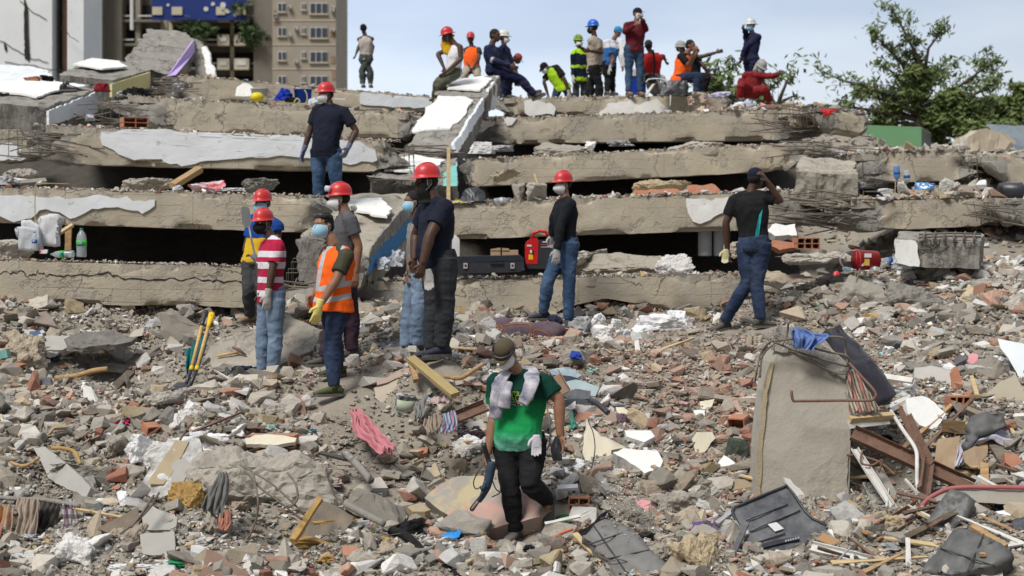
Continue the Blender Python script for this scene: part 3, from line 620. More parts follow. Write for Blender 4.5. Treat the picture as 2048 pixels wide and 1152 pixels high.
def wcrack(pts,seed):
 rnd=random.Random(seed);mb=MB();q=[]
 for i in range(len(pts)-1):
  for k in range(6):t_=k/6;q.append(P(pts[i][0]+(pts[i+1][0]-pts[i][0])*t_+rnd.uniform(-1.5,1.5),pts[i][1]+(pts[i+1][1]-pts[i][1])*t_+rnd.uniform(-2,2),59.97))
 for i in range(len(q)-1):mb.tube([q[i],q[i+1]],0.012,4)
 mb.build('crack',MATS['dark_void_brick'],wb)
wcrack([(0,80),(50,112),(104,128)],1);wcrack([(38,0),(60,20),(100,45)],2);wcrack([(120,55),(163,90)],3);wcrack([(10,125),(70,132),(160,150)],4)
D=48.0
gc=thing('green_container','pale green metal container roof corner behind the rubble ridge','container')
GRN=mat('pale_green_metal',(0.16,0.34,0.17),(0.14,0.30,0.15),rough=0.6,bump=0,scale=1)
a0,a1,a2=P(1725,253,46),P(1843,257,46),P(1862,268,50);a3=a0+(a2-a1)
prism('side_panel',[a0,a1,a1-Vector((0,0,2.2)),a0-Vector((0,0,2.2))],(0,0.06,0),GRN,gc,cell=5,amp=0)
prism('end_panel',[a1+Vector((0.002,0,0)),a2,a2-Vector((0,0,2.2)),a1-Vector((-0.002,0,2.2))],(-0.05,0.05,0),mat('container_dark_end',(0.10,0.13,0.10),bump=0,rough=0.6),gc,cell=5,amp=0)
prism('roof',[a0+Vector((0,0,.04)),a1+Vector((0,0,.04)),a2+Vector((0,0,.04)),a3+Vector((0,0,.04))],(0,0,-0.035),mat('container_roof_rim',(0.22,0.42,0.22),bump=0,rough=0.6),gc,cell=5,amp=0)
D=44.0
rw=prism('ruined_wall',[P(1918,300,44),P(1935,272,44),P(1972,258,44),P(2010,268,44),P(2035,292,44),P(2062,335,44),P(2062,420,44),P(1918,420,44)],(0,1.2,0),mat('beige_plaster',(0.50,0.43,0.33),(0.40,0.34,0.26),scale=1.5,bump=0.4,kind='paintpatch'),cell=0.25,amp=0.05,rag=0.06)
tag(rw,'beige plastered wall ruin beyond the trees at the far edge','ruined wall')
cs=prism('roof_sheet',[P(1975,250,45),P(2070,255,45),P(2080,330,43.4),P(2045,318,43.4),P(2020,285,44)],(0,0.04,0.02),mat('grey_blue_sheet',(0.22,0.26,0.29),(0.12,0.14,0.16),scale=1.2,bump=0.1,rough=0.5),cell=0.3,amp=0.04,rag=0.05)
tag(cs,'bent grey blue roofing sheet on top of the beige ruin','roofing sheet')
def tree(label,d,trunk,limbs,lsz=0.16,seed=0,dens=60,group=None,haze=None,sub=5,mats=None):
 """trunk/limbs: picture polylines; twigs and leaf sprays grow along each limb"""
 rnd=random.Random(seed);root=thing('leafy_tree',label,'tree',group)
 tb=MB();cr_=MB();tb.tube([P(x_,y_,d)for x_,y_ in trunk],[0.22-0.12*i/(len(trunk)-1)for i in range(len(trunk))],8)
 for li,(pts,dn)in enumerate(limbs):
  dz=rnd.uniform(-1.6,1.6);k=len(pts)
  P3=[P(x_,y_,d)+Vector((0,dz*i/(k-1),0))for i,(x_,y_)in enumerate(pts)]
  tb.tube(P3,[0.075*(1-0.85*i/(k-1))+0.008 for i in range(k)],6)
  for i in range(k-1):
   a,b=P3[i],P3[i+1];L_=(b-a).length;f0=(i+0.5)/k
   for _ in range(int(L_*sub)):
    t_=rnd.random();p=a.lerp(b,t_);dirv=(b-a).normalized()+Vector((rnd.uniform(-1,1),rnd.uniform(-1,1),rnd.uniform(-.6,.9)))
    ln=rnd.uniform(0.35,1.1)*(1.15-f0*0.6);e_=p+dirv.normalized()*ln;mid=p.lerp(e_,.5)+Vector((0,0,rnd.uniform(0,.12)))
    tb.tube([p,mid,e_],[0.016,0.01,0.004],4)
    for q in range(4):leaves(cr_,p.lerp(e_,rnd.uniform(.2,1.05)),0.30,int(dens*dn/4),lsz,rnd)
 tb.build('trunk',BARK,root,True);cr_.build('crown',mats or[LEAF,LEAFD,LEAF2],root)
 return root
T_=52
tree('bushy green tree with spiky upright branches rising behind the green container',T_,[(1840,420),(1838,300),(1836,235)],[([(1836,240),(1845,180),(1830,120),(1795,60),(1768,20)],0.5),([(1838,230),(1845,150),(1850,100),(1878,60)],0.6),([(1836,200),(1800,130),(1760,95),(1730,70)],0.45),([(1836,230),(1780,190),(1730,170),(1690,160),(1650,140)],0.22),([(1836,240),(1770,225),(1710,215),(1670,210)],0.25),([(1840,220),(1890,190),(1935,160),(1995,112)],0.45),([(1840,235),(1900,215),(1950,185),(1985,165)],0.6),([(1840,240),(1900,250),(1940,262),(1960,275)],1.8),([(1840,245),(1880,280),(1910,310)],1.8),([(1836,250),(1800,245),(1760,250)],1.3),([(1836,230),(1810,180),(1780,150),(1745,130)],0.4),([(1840,210),(1870,160),(1895,135),(1920,128)],0.5),([(1840,255),(1860,240),(1900,235),(1940,232)],1.9),([(1838,260),(1820,262),(1780,270)],1.4),([(1838,240),(1870,225),(1890,200)],1.6),([(1840,260),(1880,262),(1920,250)],2.0),([(1836,230),(1790,200),(1745,188)],1.1),([(1840,230),(1880,212),(1925,200)],1.6),([(1836,240),(1800,222),(1770,215)],1.4),([(1840,200),(1842,170),(1838,150)],1.5)],0.105,3,78)
tree('dark dense tree at the picture edge beyond the beige ruin',75,[(2040,420),(2035,280)],[([(2030,280),(1995,240),(1975,205)],2),([(2035,280),(2040,230),(2045,185)],2),([(2030,270),(2010,225),(2010,200)],2),([(2040,270),(2070,220),(2090,190)],2),([(2030,280),(1990,262),(1965,250)],2),([(2040,280),(2060,260),(2080,240)],2)],0.22,5,50)
tree('small feathery tree just behind the crouching man in dark red overalls',46,[(1545,330),(1545,240)],[([(1545,240),(1560,190),(1575,148)],0.8),([(1545,235),(1530,190),(1520,150)],.8),([(1545,240),(1570,200),(1590,190)],.4)],0.12,7,26)
tree('low dark bush poking above the crest near the pointing arm',47,[(1445,330),(1448,220)],[([(1448,220),(1435,180),(1425,155)],1.4),([(1448,220),(1455,180),(1462,150)],1.4),([(1448,215),(1475,185),(1490,170)],1.1),([(1448,210),(1440,190),(1420,180)],1.2)],0.12,8,30)
# ==========================================================
def ico(sub):
 bm=bmesh.new();bmesh.ops.create_icosphere(bm,subdivisions=sub,radius=1.0)
 v=np.array([q.co[:]for q in bm.verts]);f=np.array([[q.index for q in p.verts]for p in bm.faces]);bm.free();return v,f
_I1,_I2,_I4=ico(1),ico(2),ico(4)
def rock_shape(base,seed,planes=9,cut=(0.32,0.75),flat=1.0,rough=0.0):
 rnd=np.random.default_rng(seed);v=base[0].copy();v+=rnd.normal(0,0.06,v.shape)*(len(v)<50)
 for _ in range(planes):
  n=rnd.normal(0,1,3);n/=np.linalg.norm(n);dd=v@n;c=rnd.uniform(*cut);v-=np.outer(np.clip(dd-c,0,None),n)
 v*=np.array([rnd.uniform(.8,1.25),rnd.uniform(.55,.95),rnd.uniform(.4,.75)*flat])
 if rough:
  r=np.linalg.norm(v,axis=1,keepdims=True);v+=v/np.maximum(r,1e-6)*(fbm(v*3+seed,5,.6)*rough)[:,None]
 return v,base[1]
def hull_shape(seed,n=11,ext=(1,.72,.5),sub=0,rough=0.0,cell=.25):
 rnd=np.random.default_rng(seed);p=rnd.uniform(-1,1,(n,3));p/=np.maximum(np.abs(p).max(1,keepdims=True),1e-6)**.75;e_=np.array(ext)*rnd.uniform(.8,1.2,3)
 bm=bmesh.new();vs=[bm.verts.new(q*e_)for q in p];r_=bmesh.ops.convex_hull(bm,input=vs)
 bmesh.ops.delete(bm,geom=[q for q in bm.verts if not q.link_faces],context='VERTS')
 if sub:
  bmesh.ops.bevel(bm,geom=bm.edges[:],offset=.035,segments=1,affect='EDGES');bmesh.ops.triangulate(bm,faces=bm.faces[:])
  for _ in range(5):
   es=[q for q in bm.edges if q.calc_length()>cell]
   if not es or len(bm.verts)>sub:break
   bmesh.ops.subdivide_edges(bm,edges=es,cuts=1);bmesh.ops.triangulate(bm,faces=[f for f in bm.faces if len(f.verts)>3])
 bmesh.ops.triangulate(bm,faces=bm.faces[:]);bmesh.ops.recalc_face_normals(bm,faces=bm.faces);bm.verts.index_update();bm.normal_update()
 v=np.array([q.co[:]for q in bm.verts]);f=np.array([[q.index for q in g.verts]for g in bm.faces])
 if rough:nn=np.array([q.normal[:]for q in bm.verts]);v=v+nn*(fbm(v*2.6+seed,5,.62)*rough)[:,None]
 bm.free();return v,f
def shard_shape(seed,thick=0.16,sides=5):
 rnd=np.random.default_rng(seed);a=np.sort(rnd.uniform(0,2*np.pi,sides)*.35+np.arange(sides)*2*np.pi/sides*.85);r=rnd.uniform(.55,1.1,sides)
 top=np.stack([np.cos(a)*r,np.sin(a)*r*.75,np.full(sides,thick)],1);bot=top*[0.93,0.93,-1]
 v=np.concatenate([top,bot])+rnd.normal(0,.03,(2*sides,3));f=[]
 for i in range(1,sides-1):f.append([0,i,i+1]);f.append([sides,sides+i+1,sides+i])
 for i in range(sides):
  j=(i+1)%sides;f.append([i,sides+i,sides+j]);f.append([i,sides+j,j])
 return v,np.array(f)
SM=[hull_shape(i,8+i%4)for i in range(14)]+[hull_shape(40+i,9,(1,.7,.25))for i in range(6)]+[shard_shape(i,.13+.1*(i%3),4+i%3)for i in range(12)]
MD=[hull_shape(100+i,13+i%6,sub=120,rough=.07,cell=.45)for i in range(16)]+[shard_shape(30+i,.16,4+i%3)for i in range(8)]
GREY=[(.36,.33,.285),(.43,.395,.34),(.25,.235,.21),(.48,.445,.39),(.38,.34,.28),(.55,.51,.44)]
BRK=[(.42,.21,.14),(.50,.30,.22),(.36,.155,.10),(.50,.34,.27),(.44,.27,.20)]
WHT=[(.72,.71,.69),(.62,.60,.56),(.78,.77,.75)]
TAN=[(.46,.385,.29),(.52,.42,.27),(.40,.34,.27)]
ODD=[(.22,.50,.46),(.30,.48,.62),(.62,.32,.36),(.10,.22,.45),(.12,.12,.13),(.40,.26,.10),(.1,.1,.1),(.5,.34,.12)]
def pick_col(n,rnd,wts):
 fam=rnd.choice(5,n,p=np.array(wts)/sum(wts));out=np.empty((n,3))
 for i,L_ in enumerate((GREY,BRK,WHT,TAN,ODD)):
  k=fam==i;out[k]=np.array(L_)[rnd.integers(0,len(L_),k.sum())]
 return out*rnd.uniform(.58,1.25,(n,1)),fam
def rotm(n,rnd,tilt=1.0):
 """random rotations; tilt<1 keeps pieces lying flatter"""
 yaw=rnd.uniform(0,2*np.pi,n);ax=rnd.uniform(0,2*np.pi,n);an=rnd.normal(0,.55*tilt,n)
 c,s=np.cos(yaw),np.sin(yaw);z=np.zeros(n);o=np.ones(n)
 Rz=np.stack([c,-s,z,s,c,z,z,z,o],1).reshape(n,3,3)
 ux,uy=np.cos(ax),np.sin(ax);c,s=np.cos(an),np.sin(an);t=1-c
 Ra=np.stack([t*ux*ux+c,t*ux*uy,s*uy,t*ux*uy,t*uy*uy+c,-s*ux,-s*uy,s*ux,c],1).reshape(n,3,3)
 return Ra@Rz
def scatter(name,pos,size,cols,shapes,rnd,m,tilt=1.0,sel=None):
 n=len(pos);Rm=rotm(n,rnd,tilt);sh=sel if sel is not None else rnd.integers(0,len(shapes),n);V=[];Fc=[];C_=[];off=0
 for k,(v,f)in enumerate(shapes):
  i=np.nonzero(sh==k)[0]
  if not len(i):continue
  w_=np.einsum('nij,vj->nvi',Rm[i],v)*size[i][:,None,None]+pos[i][:,None,:]
  V.append(w_.reshape(-1,3));Fc.append((f[None]+(np.arange(len(i))*len(v))[:,None,None]+off).reshape(-1,3));C_.append(np.repeat(cols[i],len(v),0));off+=len(i)*len(v)
 V=np.concatenate(V);Fc=np.concatenate(Fc);C_=np.concatenate(C_)
 me=bpy.data.meshes.new(name);me.vertices.add(len(V));me.vertices.foreach_set('co',V.astype(np.float32).ravel())
 me.loops.add(len(Fc)*3);me.loops.foreach_set('vertex_index',Fc.astype(np.int32).ravel())
 me.polygons.add(len(Fc));me.polygons.foreach_set('loop_start',np.arange(0,len(Fc)*3,3,dtype=np.int32));me.update(calc_edges=True)
 a=me.color_attributes.new('Col','FLOAT_COLOR','POINT');a.data.foreach_set('color',np.concatenate([C_,np.ones((len(C_),1))],1).astype(np.float32).ravel())
 me.validate();return link(name,me,m)
def sample_front(n,rnd,y0=12.2,y1=21.5,pw=1.0):
 y=y0+(y1-y0)*rnd.random(n)**pw;x=(rnd.random(n)-.5)*2*(y*0.335);return x,y
def bf(x,y):
 px=1024+x/y*F;return np.clip(np.exp(-((px-1400)/380)**2-((y-17)/2.6)**2)+.30*np.exp(-((px-250)/300)**2-((y-15.8)/.9)**2),0,1)
def path_mask(x,y):
 px=1024+x/y*F;m=np.exp(-((px-700)/170)**2-((y-16.4)/.8)**2)+np.exp(-((px-1330)/240)**2-((y-18.9)/.7)**2)+np.exp(-((px-720)/120)**2-((y-15.1)/.8)**2)+1.2*np.exp(-((px-310)/75)**2-((y-17.0)/.7)**2)
 return np.clip(m,0,1)
rnd=np.random.default_rng(5)
EXC=[(1565,1050,105,62),(1245,1095,92,60),(1930,1095,115,60),(1860,1060,75,70),(978,1008,128,56),(525,1035,125,85),(1605,990,95,30),(520,700,130,52),(330,945,62,80),(90,1050,90,60),(122,945,62,48),(1790,940,105,110),(1935,900,75,55),(830,822,55,35),(1740,1120,130,40),(1062,665,85,28),(375,770,34,50),(540,885,60,28),(745,865,48,45),(1215,905,60,50),(1285,915,48,32),(1278,868,34,18),(1150,775,60,42),(1650,690,55,40),(1740,740,55,70),(1870,765,45,40),(1855,830,45,40),(640,1040,70,50),(870,750,50,40),(315,1060,45,50),(1262,1030,35,30),(1055,1075,60,30),(935,830,45,30),(2010,800,45,60),(238,1050,45,42),(650,1105,70,22),(820,1080,50,28),(1410,885,35,28),(160,1120,50,30),(1165,1020,28,20),(920,870,40,35),(200,745,75,35)]
def mound(x,y):
 px=1024+x/y*F;return np.exp(-((px-1370)/250)**2-((y-17.5)/1.7)**2)
def clear_of(x,y,z):
 px=1024+x/y*F;py=HZ-z/y*F;k=np.ones(len(px),bool)
 for cx,cy,rx,ry in EXC:k&=((px-cx)/rx)**2+((py-cy)/ry)**2>1
 return k
def layer(name,n,s0,s1,shapes,seed,sink=0.25,tilt=1.0,pathcut=0.6,clump=0.5,y1=21.5):
 r=np.random.default_rng(seed);x,y=sample_front(n,r,y1=y1)
 keep=r.random(n)>path_mask(x,y)*pathcut
 if s1>.06:keep&=clear_of(x,y,ground(x,y))&(r.random(n)>.72*mound(x,y))
 if 1:
  for q in FEET:
   w3=P(q[0],q[1],q[2]);keep&=np.hypot(x-w3.x,y-w3.y+.05)>(.26 if s1>.06 else .19)
 cl=fbm(np.stack([x*1.3,y*1.3,np.zeros(n)],1)+seed,3);keep&=r.random(n)<np.clip(.75+cl*clump,.15,1);x,y=x[keep],y[keep]
 n=len(x);s=s0*(s1/s0)**(r.random(n)**1.8);z=ground(x,y);z=z+fbm(np.stack([x,y,z],1)*5,3)*.02+s*(0.5-sink)*.8+r.random(n)*.02
 b=bf(x,y);c=np.empty((n,3));f1=r.random(n)<b*.85
 c0,_=pick_col(n,r,(.54,.09,.20,.15,.02));c1,_=pick_col(n,r,(.24,.46,.07,.22,.01));c=np.where(f1[:,None],c1,c0)
 wm=fbm(np.stack([x*1.1,y*1.1,np.full(n,5.5)],1),3);cw,_=pick_col(n,r,(.25,0,.62,.13,0));c=np.where(((wm>.30)&(r.random(n)<.42))[:,None],cw,c);cg,_=pick_col(n,r,(.85,.05,0,.1,0));c=np.where(((wm<-.30)&(r.random(n)<.7))[:,None],cg*.82,c)
 mm_=mound(x,y)[:,None]*.38;c=c*(1-mm_)+np.array([.47,.36,.285])*mm_
 pm=path_mask(x,y);c=c*(1-.5*pm[:,None])+np.array([.42,.36,.29])*.5*pm[:,None]
 return scatter(name,np.stack([x,y,z],1),s,c,shapes,r,RUBBLE,tilt)
a=layer('rubble',130000,.009,.046,SM,1,sink=.2,clump=.3);tag(a,kind='stuff')
b=layer('rubble_fragments',20000,.033,.15,SM+MD,2,sink=.2,pathcut=.92,clump=.7);tag(b,kind='stuff')
r=np.random.default_rng(9);n=13000;y=r.uniform(20.5,37,n);x=(r.random(n)-.5)*2*y*.32;z=ground(x,y)
kk=(1024+x/y*F>1600);x,y,z=x[kk],y[kk],z[kk];n=len(x)
z2=z.copy();s=.02*(6.0**(r.random(n)**2));c,_=pick_col(n,r,(.66,.10,.08,.15,.01))
o=scatter('rubble_between_beams',np.stack([x,y,z2+s*.3],1),s,c,SM,r,RUBBLE);tag(o,kind='stuff')
def ledge(geo,n,s0,s1,seed,t0=0,t1=1,back=0.5,w_=(.5,.15,.15,.15,.05),front=-0.0):
 T0,B0,T1,B1,bv,ax=geo;r=np.random.default_rng(seed);t=r.uniform(t0,t1,n);u=r.uniform(front,back,n)**1.0
 p=np.array(tuple(T0))[None]+t[:,None]*np.array(tuple(T1-T0))[None]+u[:,None]*np.array(tuple(bv))[None];s=s0*(s1/s0)**(r.random(n)**2.2)
 p[:,2]+=.02+s*.3;c,_=pick_col(n,r,w_);return p,s,c
parts=[ledge(g1,900,.006,.035,1),ledge(g2,1100,.008,.05,2),ledge(g3,900,.01,.06,3),ledge(g4,500,.015,.07,4),ledge(g5,700,.015,.09,5,back=1.5),ledge(g6,1100,.008,.06,6,back=.9),ledge(g7,1500,.012,.08,7,back=.9),ledge(g8,900,.012,.06,8,back=.8),ledge(g9,700,.015,.07,9,back=.6),ledge(g10,500,.015,.06,10,back=.8),ledge(g9,700,.03,.16,11,t0=.66,t1=1.0,back=1.4,w_=(.35,.2,.25,.15,.05)),ledge(g14,700,.02,.14,12,back=1.0),ledge(g12,500,.02,.16,13,back=1.0,w_=(.5,.1,.25,.1,.05)),ledge(g11,260,.02,.1,14,back=.8)]
p=np.concatenate([q[0]for q in parts]);s=np.concatenate([q[1]for q in parts]);c=np.concatenate([q[2]for q in parts])
tag(scatter('rubble_on_ledges',p,s,c,SM,r,RUBBLE),kind='stuff')
# ---- individually countable pieces -----------------------
def chunk(name,label,cat,pos,size,col,seed,rough=.10,flat=1.0,rot=None,planes=9,base=None,group=None,m=None,cut=(.35,.75),sub=None):
 v,f=hull_shape(seed,15 if not base else 12,(1,.78,.6*flat),3200 if not base else 260,rough*.8,.085 if not base else .28)
 Rm=Matrix.Rotation(rot if rot is not None else random.Random(seed).uniform(0,6.28),3,'Z')@Matrix.Rotation(random.Random(seed).uniform(-.5,.5),3,'X')
 v=(v*np.array(size))@np.array(Rm).T
 me=bpy.data.meshes.new(name);me.from_pydata(v.tolist(),[],f.tolist())
 a=me.color_attributes.new('Col','FLOAT_COLOR','POINT');a.data.foreach_set('color',np.tile(np.array([*col,1.0],dtype=np.float32),len(v)))
 o=link(name,me,m or CHUNK);o.location=Vector(pos);return tag(o,label,cat,group)
KINDS=[('concrete_chunk','grey broken concrete chunk lying loose in the rubble','concrete chunk','loose grey concrete chunks',GREY,95,(.09,.28),1.0),('plaster_chunk','white plaster chunk lying loose in the rubble','plaster chunk','loose white plaster chunks',WHT,55,(.06,.17),.8),('brick_fragment','orange red brick fragment lying loose in the rubble','brick fragment','loose brick fragments',BRK,70,(.06,.14),.5),('mortar_lump','tan mortar lump lying loose in the rubble','mortar lump','loose tan mortar lumps',TAN,45,(.07,.2),.8)]
TAKEN=[P(1035,1085,14.3),P(540,765,17.2),P(660,785,16.1),P(865,720,16.2),P(520,700,17.8),P(1490,655,19.1),P(310,760,16.9)]
for ki,(nm,lb,ct,gp,cols,n,(s0,s1),flat)in enumerate(KINDS):
 protos=[]
 for k in range(8):
  fl=flat*(.5 if k%3==2 else 1)
  o=chunk(nm,lb,ct,(0,0,0),(1,1,1),cols[k%len(cols)],300+ki*20+k,rough=.10,flat=fl,base=1,group=gp);protos.append(o)
 r=np.random.default_rng(70+ki);made=0
 while made<n:
  x,y=sample_front(1,r,12.6,20.5);x,y=float(x[0]),float(y[0])
  if r.random()<max(path_mask(np.array([x]),np.array([y]))[0],.75*mound(x,y)):continue
  if not clear_of(np.array([x]),np.array([y]),np.array([gz(x,y)]))[0]:continue
  if any((Vector((x,y,0))-Vector((q.x,q.y,0))).length<.38 for q in TAKEN):continue
  o=protos[made]if made<8 else protos[int(r.integers(0,8))].copy()
  if made>=8:COL.objects.link(o)
  s=s0*(s1/s0)**(r.random()**1.6)*(.55 if y<13.7 else 1);o.scale=(s,s,s);o.rotation_euler=(r.normal(0,.3),r.normal(0,.3),r.uniform(0,6.28))
  o.location=(x,y,gz(x,y)+s*.22);made+=1
NOT=[((250,690),.0,(.20,.17,.13),GREY[2],'grey concrete lump with a rounded top above the ochre foam strip'),]
def at(px,py,d=None):
 """point on the debris surface seen at a picture position"""
 if d is not None:return P(px,py,d)
 ds=np.linspace(12.3,21.5,300);X=(px-1024)/F*ds;Z=(HZ-py)/F*ds;g=ground(X,ds);k=np.nonzero(Z<=g)[0]
 return P(px,py,ds[k[0]]if len(k)else 20.0)
for(px,py,sx,sy,sz,col,nm,lb,sd,fl)in[(70,850,.13,.11,.09,GREY[2],'concrete_chunk','dark grey rounded concrete chunk beside the small white plaster heap',1,1),(160,1123,.24,.20,.20,WHT[2],'plaster_boulder','big white plaster boulder at the bottom edge under the plaid cloth',2,1),(205,685,.12,.1,.09,WHT[1],'plaster_chunk','pale chunk with flat face, among the hollow under the lowest beam',3,.8),(262,700,.13,.11,.10,GREY[1],'concrete_chunk','pale lump under the lowest beam, next to the flat faced pale chunk',4,1),(120,680,.2,.12,.08,GREY[0],'concrete_chunk','long low grey chunk under the lowest beam above the dark hollow',5,.7),(25,720,.30,.25,.22,TAN[0],'concrete_boulder','large tan concrete boulder on the bank below the lowest beam',6,1),(20,775,.22,.18,.14,TAN[2],'concrete_boulder','tan boulder just below the larger one on the bank under the lowest beam',7,1),(355,855,.11,.1,.13,WHT[2],'plaster_chunk','upright white chunk leaning between grey stones above the foam covered beam piece',8,1),(400,850,.12,.1,.1,GREY[1],'concrete_chunk','grey chunk touching the upright white chunk',9,1),(240,905,.19,.17,.17,GREY[0],'concrete_chunk','egg shaped grey chunk up against the foam covered beam piece',10,1),(300,925,.22,.17,.15,WHT[0],'foam_caked_chunk','white caked chunk to the side of the tan striped beam piece',11,1),(420,905,.15,.13,.12,WHT[0],'plaster_chunk','white crumbling chunk between the beam piece and the hollow brick slab',12,1),(430,960,.14,.12,.11,WHT[2],'plaster_chunk','small white chunk over the grey hanging rag',13,1),(190,955,.38,.20,.14,GREY[0],'concrete_boulder','wide grey boulder next to the long tilted slab',14,.8),(130,870,.25,.12,.09,GREY[1],'concrete_chunk','long flat grey chunk beyond the long tilted slab',15,.6),(340,800,.28,.13,.10,GREY[3],'concrete_chunk','broad pinkish grey chunk in front of the shovel blades',16,.7),(535,830,.2,.13,.1,GREY[1],'concrete_chunk','grey chunk in the path in front of the man in the striped polo',17,.8),(570,860,.16,.13,.10,GREY[0],'concrete_chunk','grey chunk behind the slab of hollow bricks',18,.8),(465,850,.08,.07,.06,WHT[1],'plaster_chunk','small pale pebble shaped chunk behind the hollow brick slab',19,1),(700,890,.15,.10,.08,GREY[3],'concrete_chunk','flat topped grey chunk touching the pink cloth',20,.6),(820,870,.18,.12,.08,TAN[2],'concrete_chunk','beige flat chunk under the paint tin',21,.6),(945,905,.17,.14,.13,WHT[1],'plaster_chunk','white crumbly chunk behind the man in green, at thigh height',22,1),(1258,1050,.22,.17,.14,GREY[2],'concrete_chunk','grey chunk with sharp ridge above the leather cushion',23,1),(1365,1025,.28,.17,.16,GREY[0],'concrete_boulder','grey boulder between the pink fragment and the broken television',24,.9),(1300,985,.17,.12,.09,GREY[3],'concrete_chunk','pale oblong chunk below the white topped wall fragment',25,.8),(1400,1135,.23,.18,.2,TAN[1],'mortar_boulder','tan boulder with a white cap at the bottom edge under the television',26,1),(1325,1110,.15,.1,.09,GREY[4],'concrete_chunk','grey oval chunk above the short timber offcut',27,.8),(1120,1120,.12,.1,.09,TAN[0],'mortar_lump','tan lump at the wooden corner of the leather cushion',28,1),(1625,1020,.2,.14,.12,GREY[1],'concrete_chunk','pale grey chunk at the foot of the upright pillar',29,.9),(1830,615,.34,.28,.24,GREY[2],'concrete_boulder','darkest grey boulder on the far slope above the dark bolster',30,1),(1770,640,.25,.15,.13,GREY[1],'concrete_chunk','long grey chunk leaning beside the darkest boulder on the far slope',31,.8),(1880,590,.2,.15,.12,GREY[0],'concrete_chunk','grey chunk uphill of the darkest boulder',32,.9),(1900,700,.18,.13,.11,GREY[0],'concrete_chunk','grey chunk uphill of the slab with the brick edge',33,.9),(1845,745,.3,.18,.13,GREY[2],'concrete_chunk','dark slab like chunk just over the slab with the brick edge',34,.6),(1700,690,.12,.10,.08,WHT[1],'plaster_chunk','pale chunk beside the top of the dark bolster',35,1),(1880,930,.15,.13,.11,GREY[1],'concrete_chunk','grey chunk behind the crossing rusty channels',36,1),(1790,1050,.14,.11,.09,TAN[1],'mortar_lump','cream lump with a brick face in front of the pillar foot',37,.8),(1985,1150,.55,.35,.22,TAN[2],'concrete_boulder','big tan boulder cut by the lower corner beside the sofa cushions',38,.7),(1350,535,.22,.15,.13,WHT[0],'plaster_chunk','white flecked chunk lying under the white scab beam',39,.8),(1040,390,.0,.0,.0,GREY[0],'','',0,1),(1215,930,.12,.10,.08,GREY[1],'concrete_chunk','grey round chunk lying on the cream wall piece',41,.9),(1560,560,.3,.2,.1,TAN[0],'concrete_chunk','broad beige chunk on the slope uphill of the walking man in the cap',42,.6),(1650,520,.45,.3,.12,GREY[3],'concrete_boulder','broad pale grey boulder beside the red bucket',43,.6),(1740,590,.3,.2,.12,GREY[0],'concrete_chunk','grey chunk downhill of the red bucket',44,.7),(60,1040,.2,.16,.14,GREY[0],'concrete_chunk','grey chunk hidden partly by the beige hanging cloth',45,1),(330,1060,.10,.08,.08,GREY[1],'concrete_chunk','small grey chunk on the brown board by the plaid cloth',46,1),(255,1085,.17,.15,.14,TAN[2],'concrete_chunk','rough tan chunk beside the white boulder',47,1),(440,1130,.2,.12,.10,GREY[1],'concrete_chunk','grey chunk behind the brown panel at the bottom edge',48,.9),(420,1065,.17,.11,.16,GREY[1],'concrete_chunk','upright grey chunk against the huge boulder by the grey slab pieces',49,1),(775,1105,.13,.11,.1,TAN[0],'mortar_lump','tan lump below the black rag strip',50,1),(735,1130,.15,.12,.1,TAN[2],'mortar_lump','larger tan lump below the black rag strip at the bottom edge',51,1),(890,1060,.16,.09,.07,GREY[3],'concrete_chunk','pale flat chunk beside the blue gloves',52,.7),(1040,1135,.1,.08,.06,WHT[0],'plaster_chunk','small white chunk at the bottom edge below the shoe of the man in green',53,.8)]:
 if not nm:continue
 p=at(px,py);chunk(nm,lb,nm.replace('_',' '),(p.x,p.y+sy*.4,p.z+sz*.15),(sx*1.15,sy*1.15,sz*1.5),col,900+sd,rough=.19,flat=fl,planes=10)
for(px,py,d,sx,sz,nm,lb,sd,col)in[(1035,388,23.6,.13,.15,'concrete_chunk','small upright stone on the ledge near the black crumpled sheet',60,GREY[0]),(1078,388,23.6,.18,.15,'concrete_chunk','dome shaped stone with a stick behind it on the ledge by the generator man',61,GREY[3]),(1806,378,22.9,.12,.13,'plaster_chunk','white stone under the upturned bottles',62,WHT[1]),(1455+445,373,23.4,.14,.12,'plaster_chunk','pale stone beyond the blue bottle cluster',63,WHT[1]),(700,418,21.9,.1,.06,'plaster_chunk','pale flat chip beside the polo man feet',64,WHT[1]),(1590,235,30.6,.22,.25,'concrete_chunk','pointed flake of concrete split off the end of the long beam',65,TAN[2])]:
 chunk(nm,lb,nm.replace('_',' '),P(px,py,d),(sx,sx*.8,sz*1.4),col,900+sd,rough=.12)
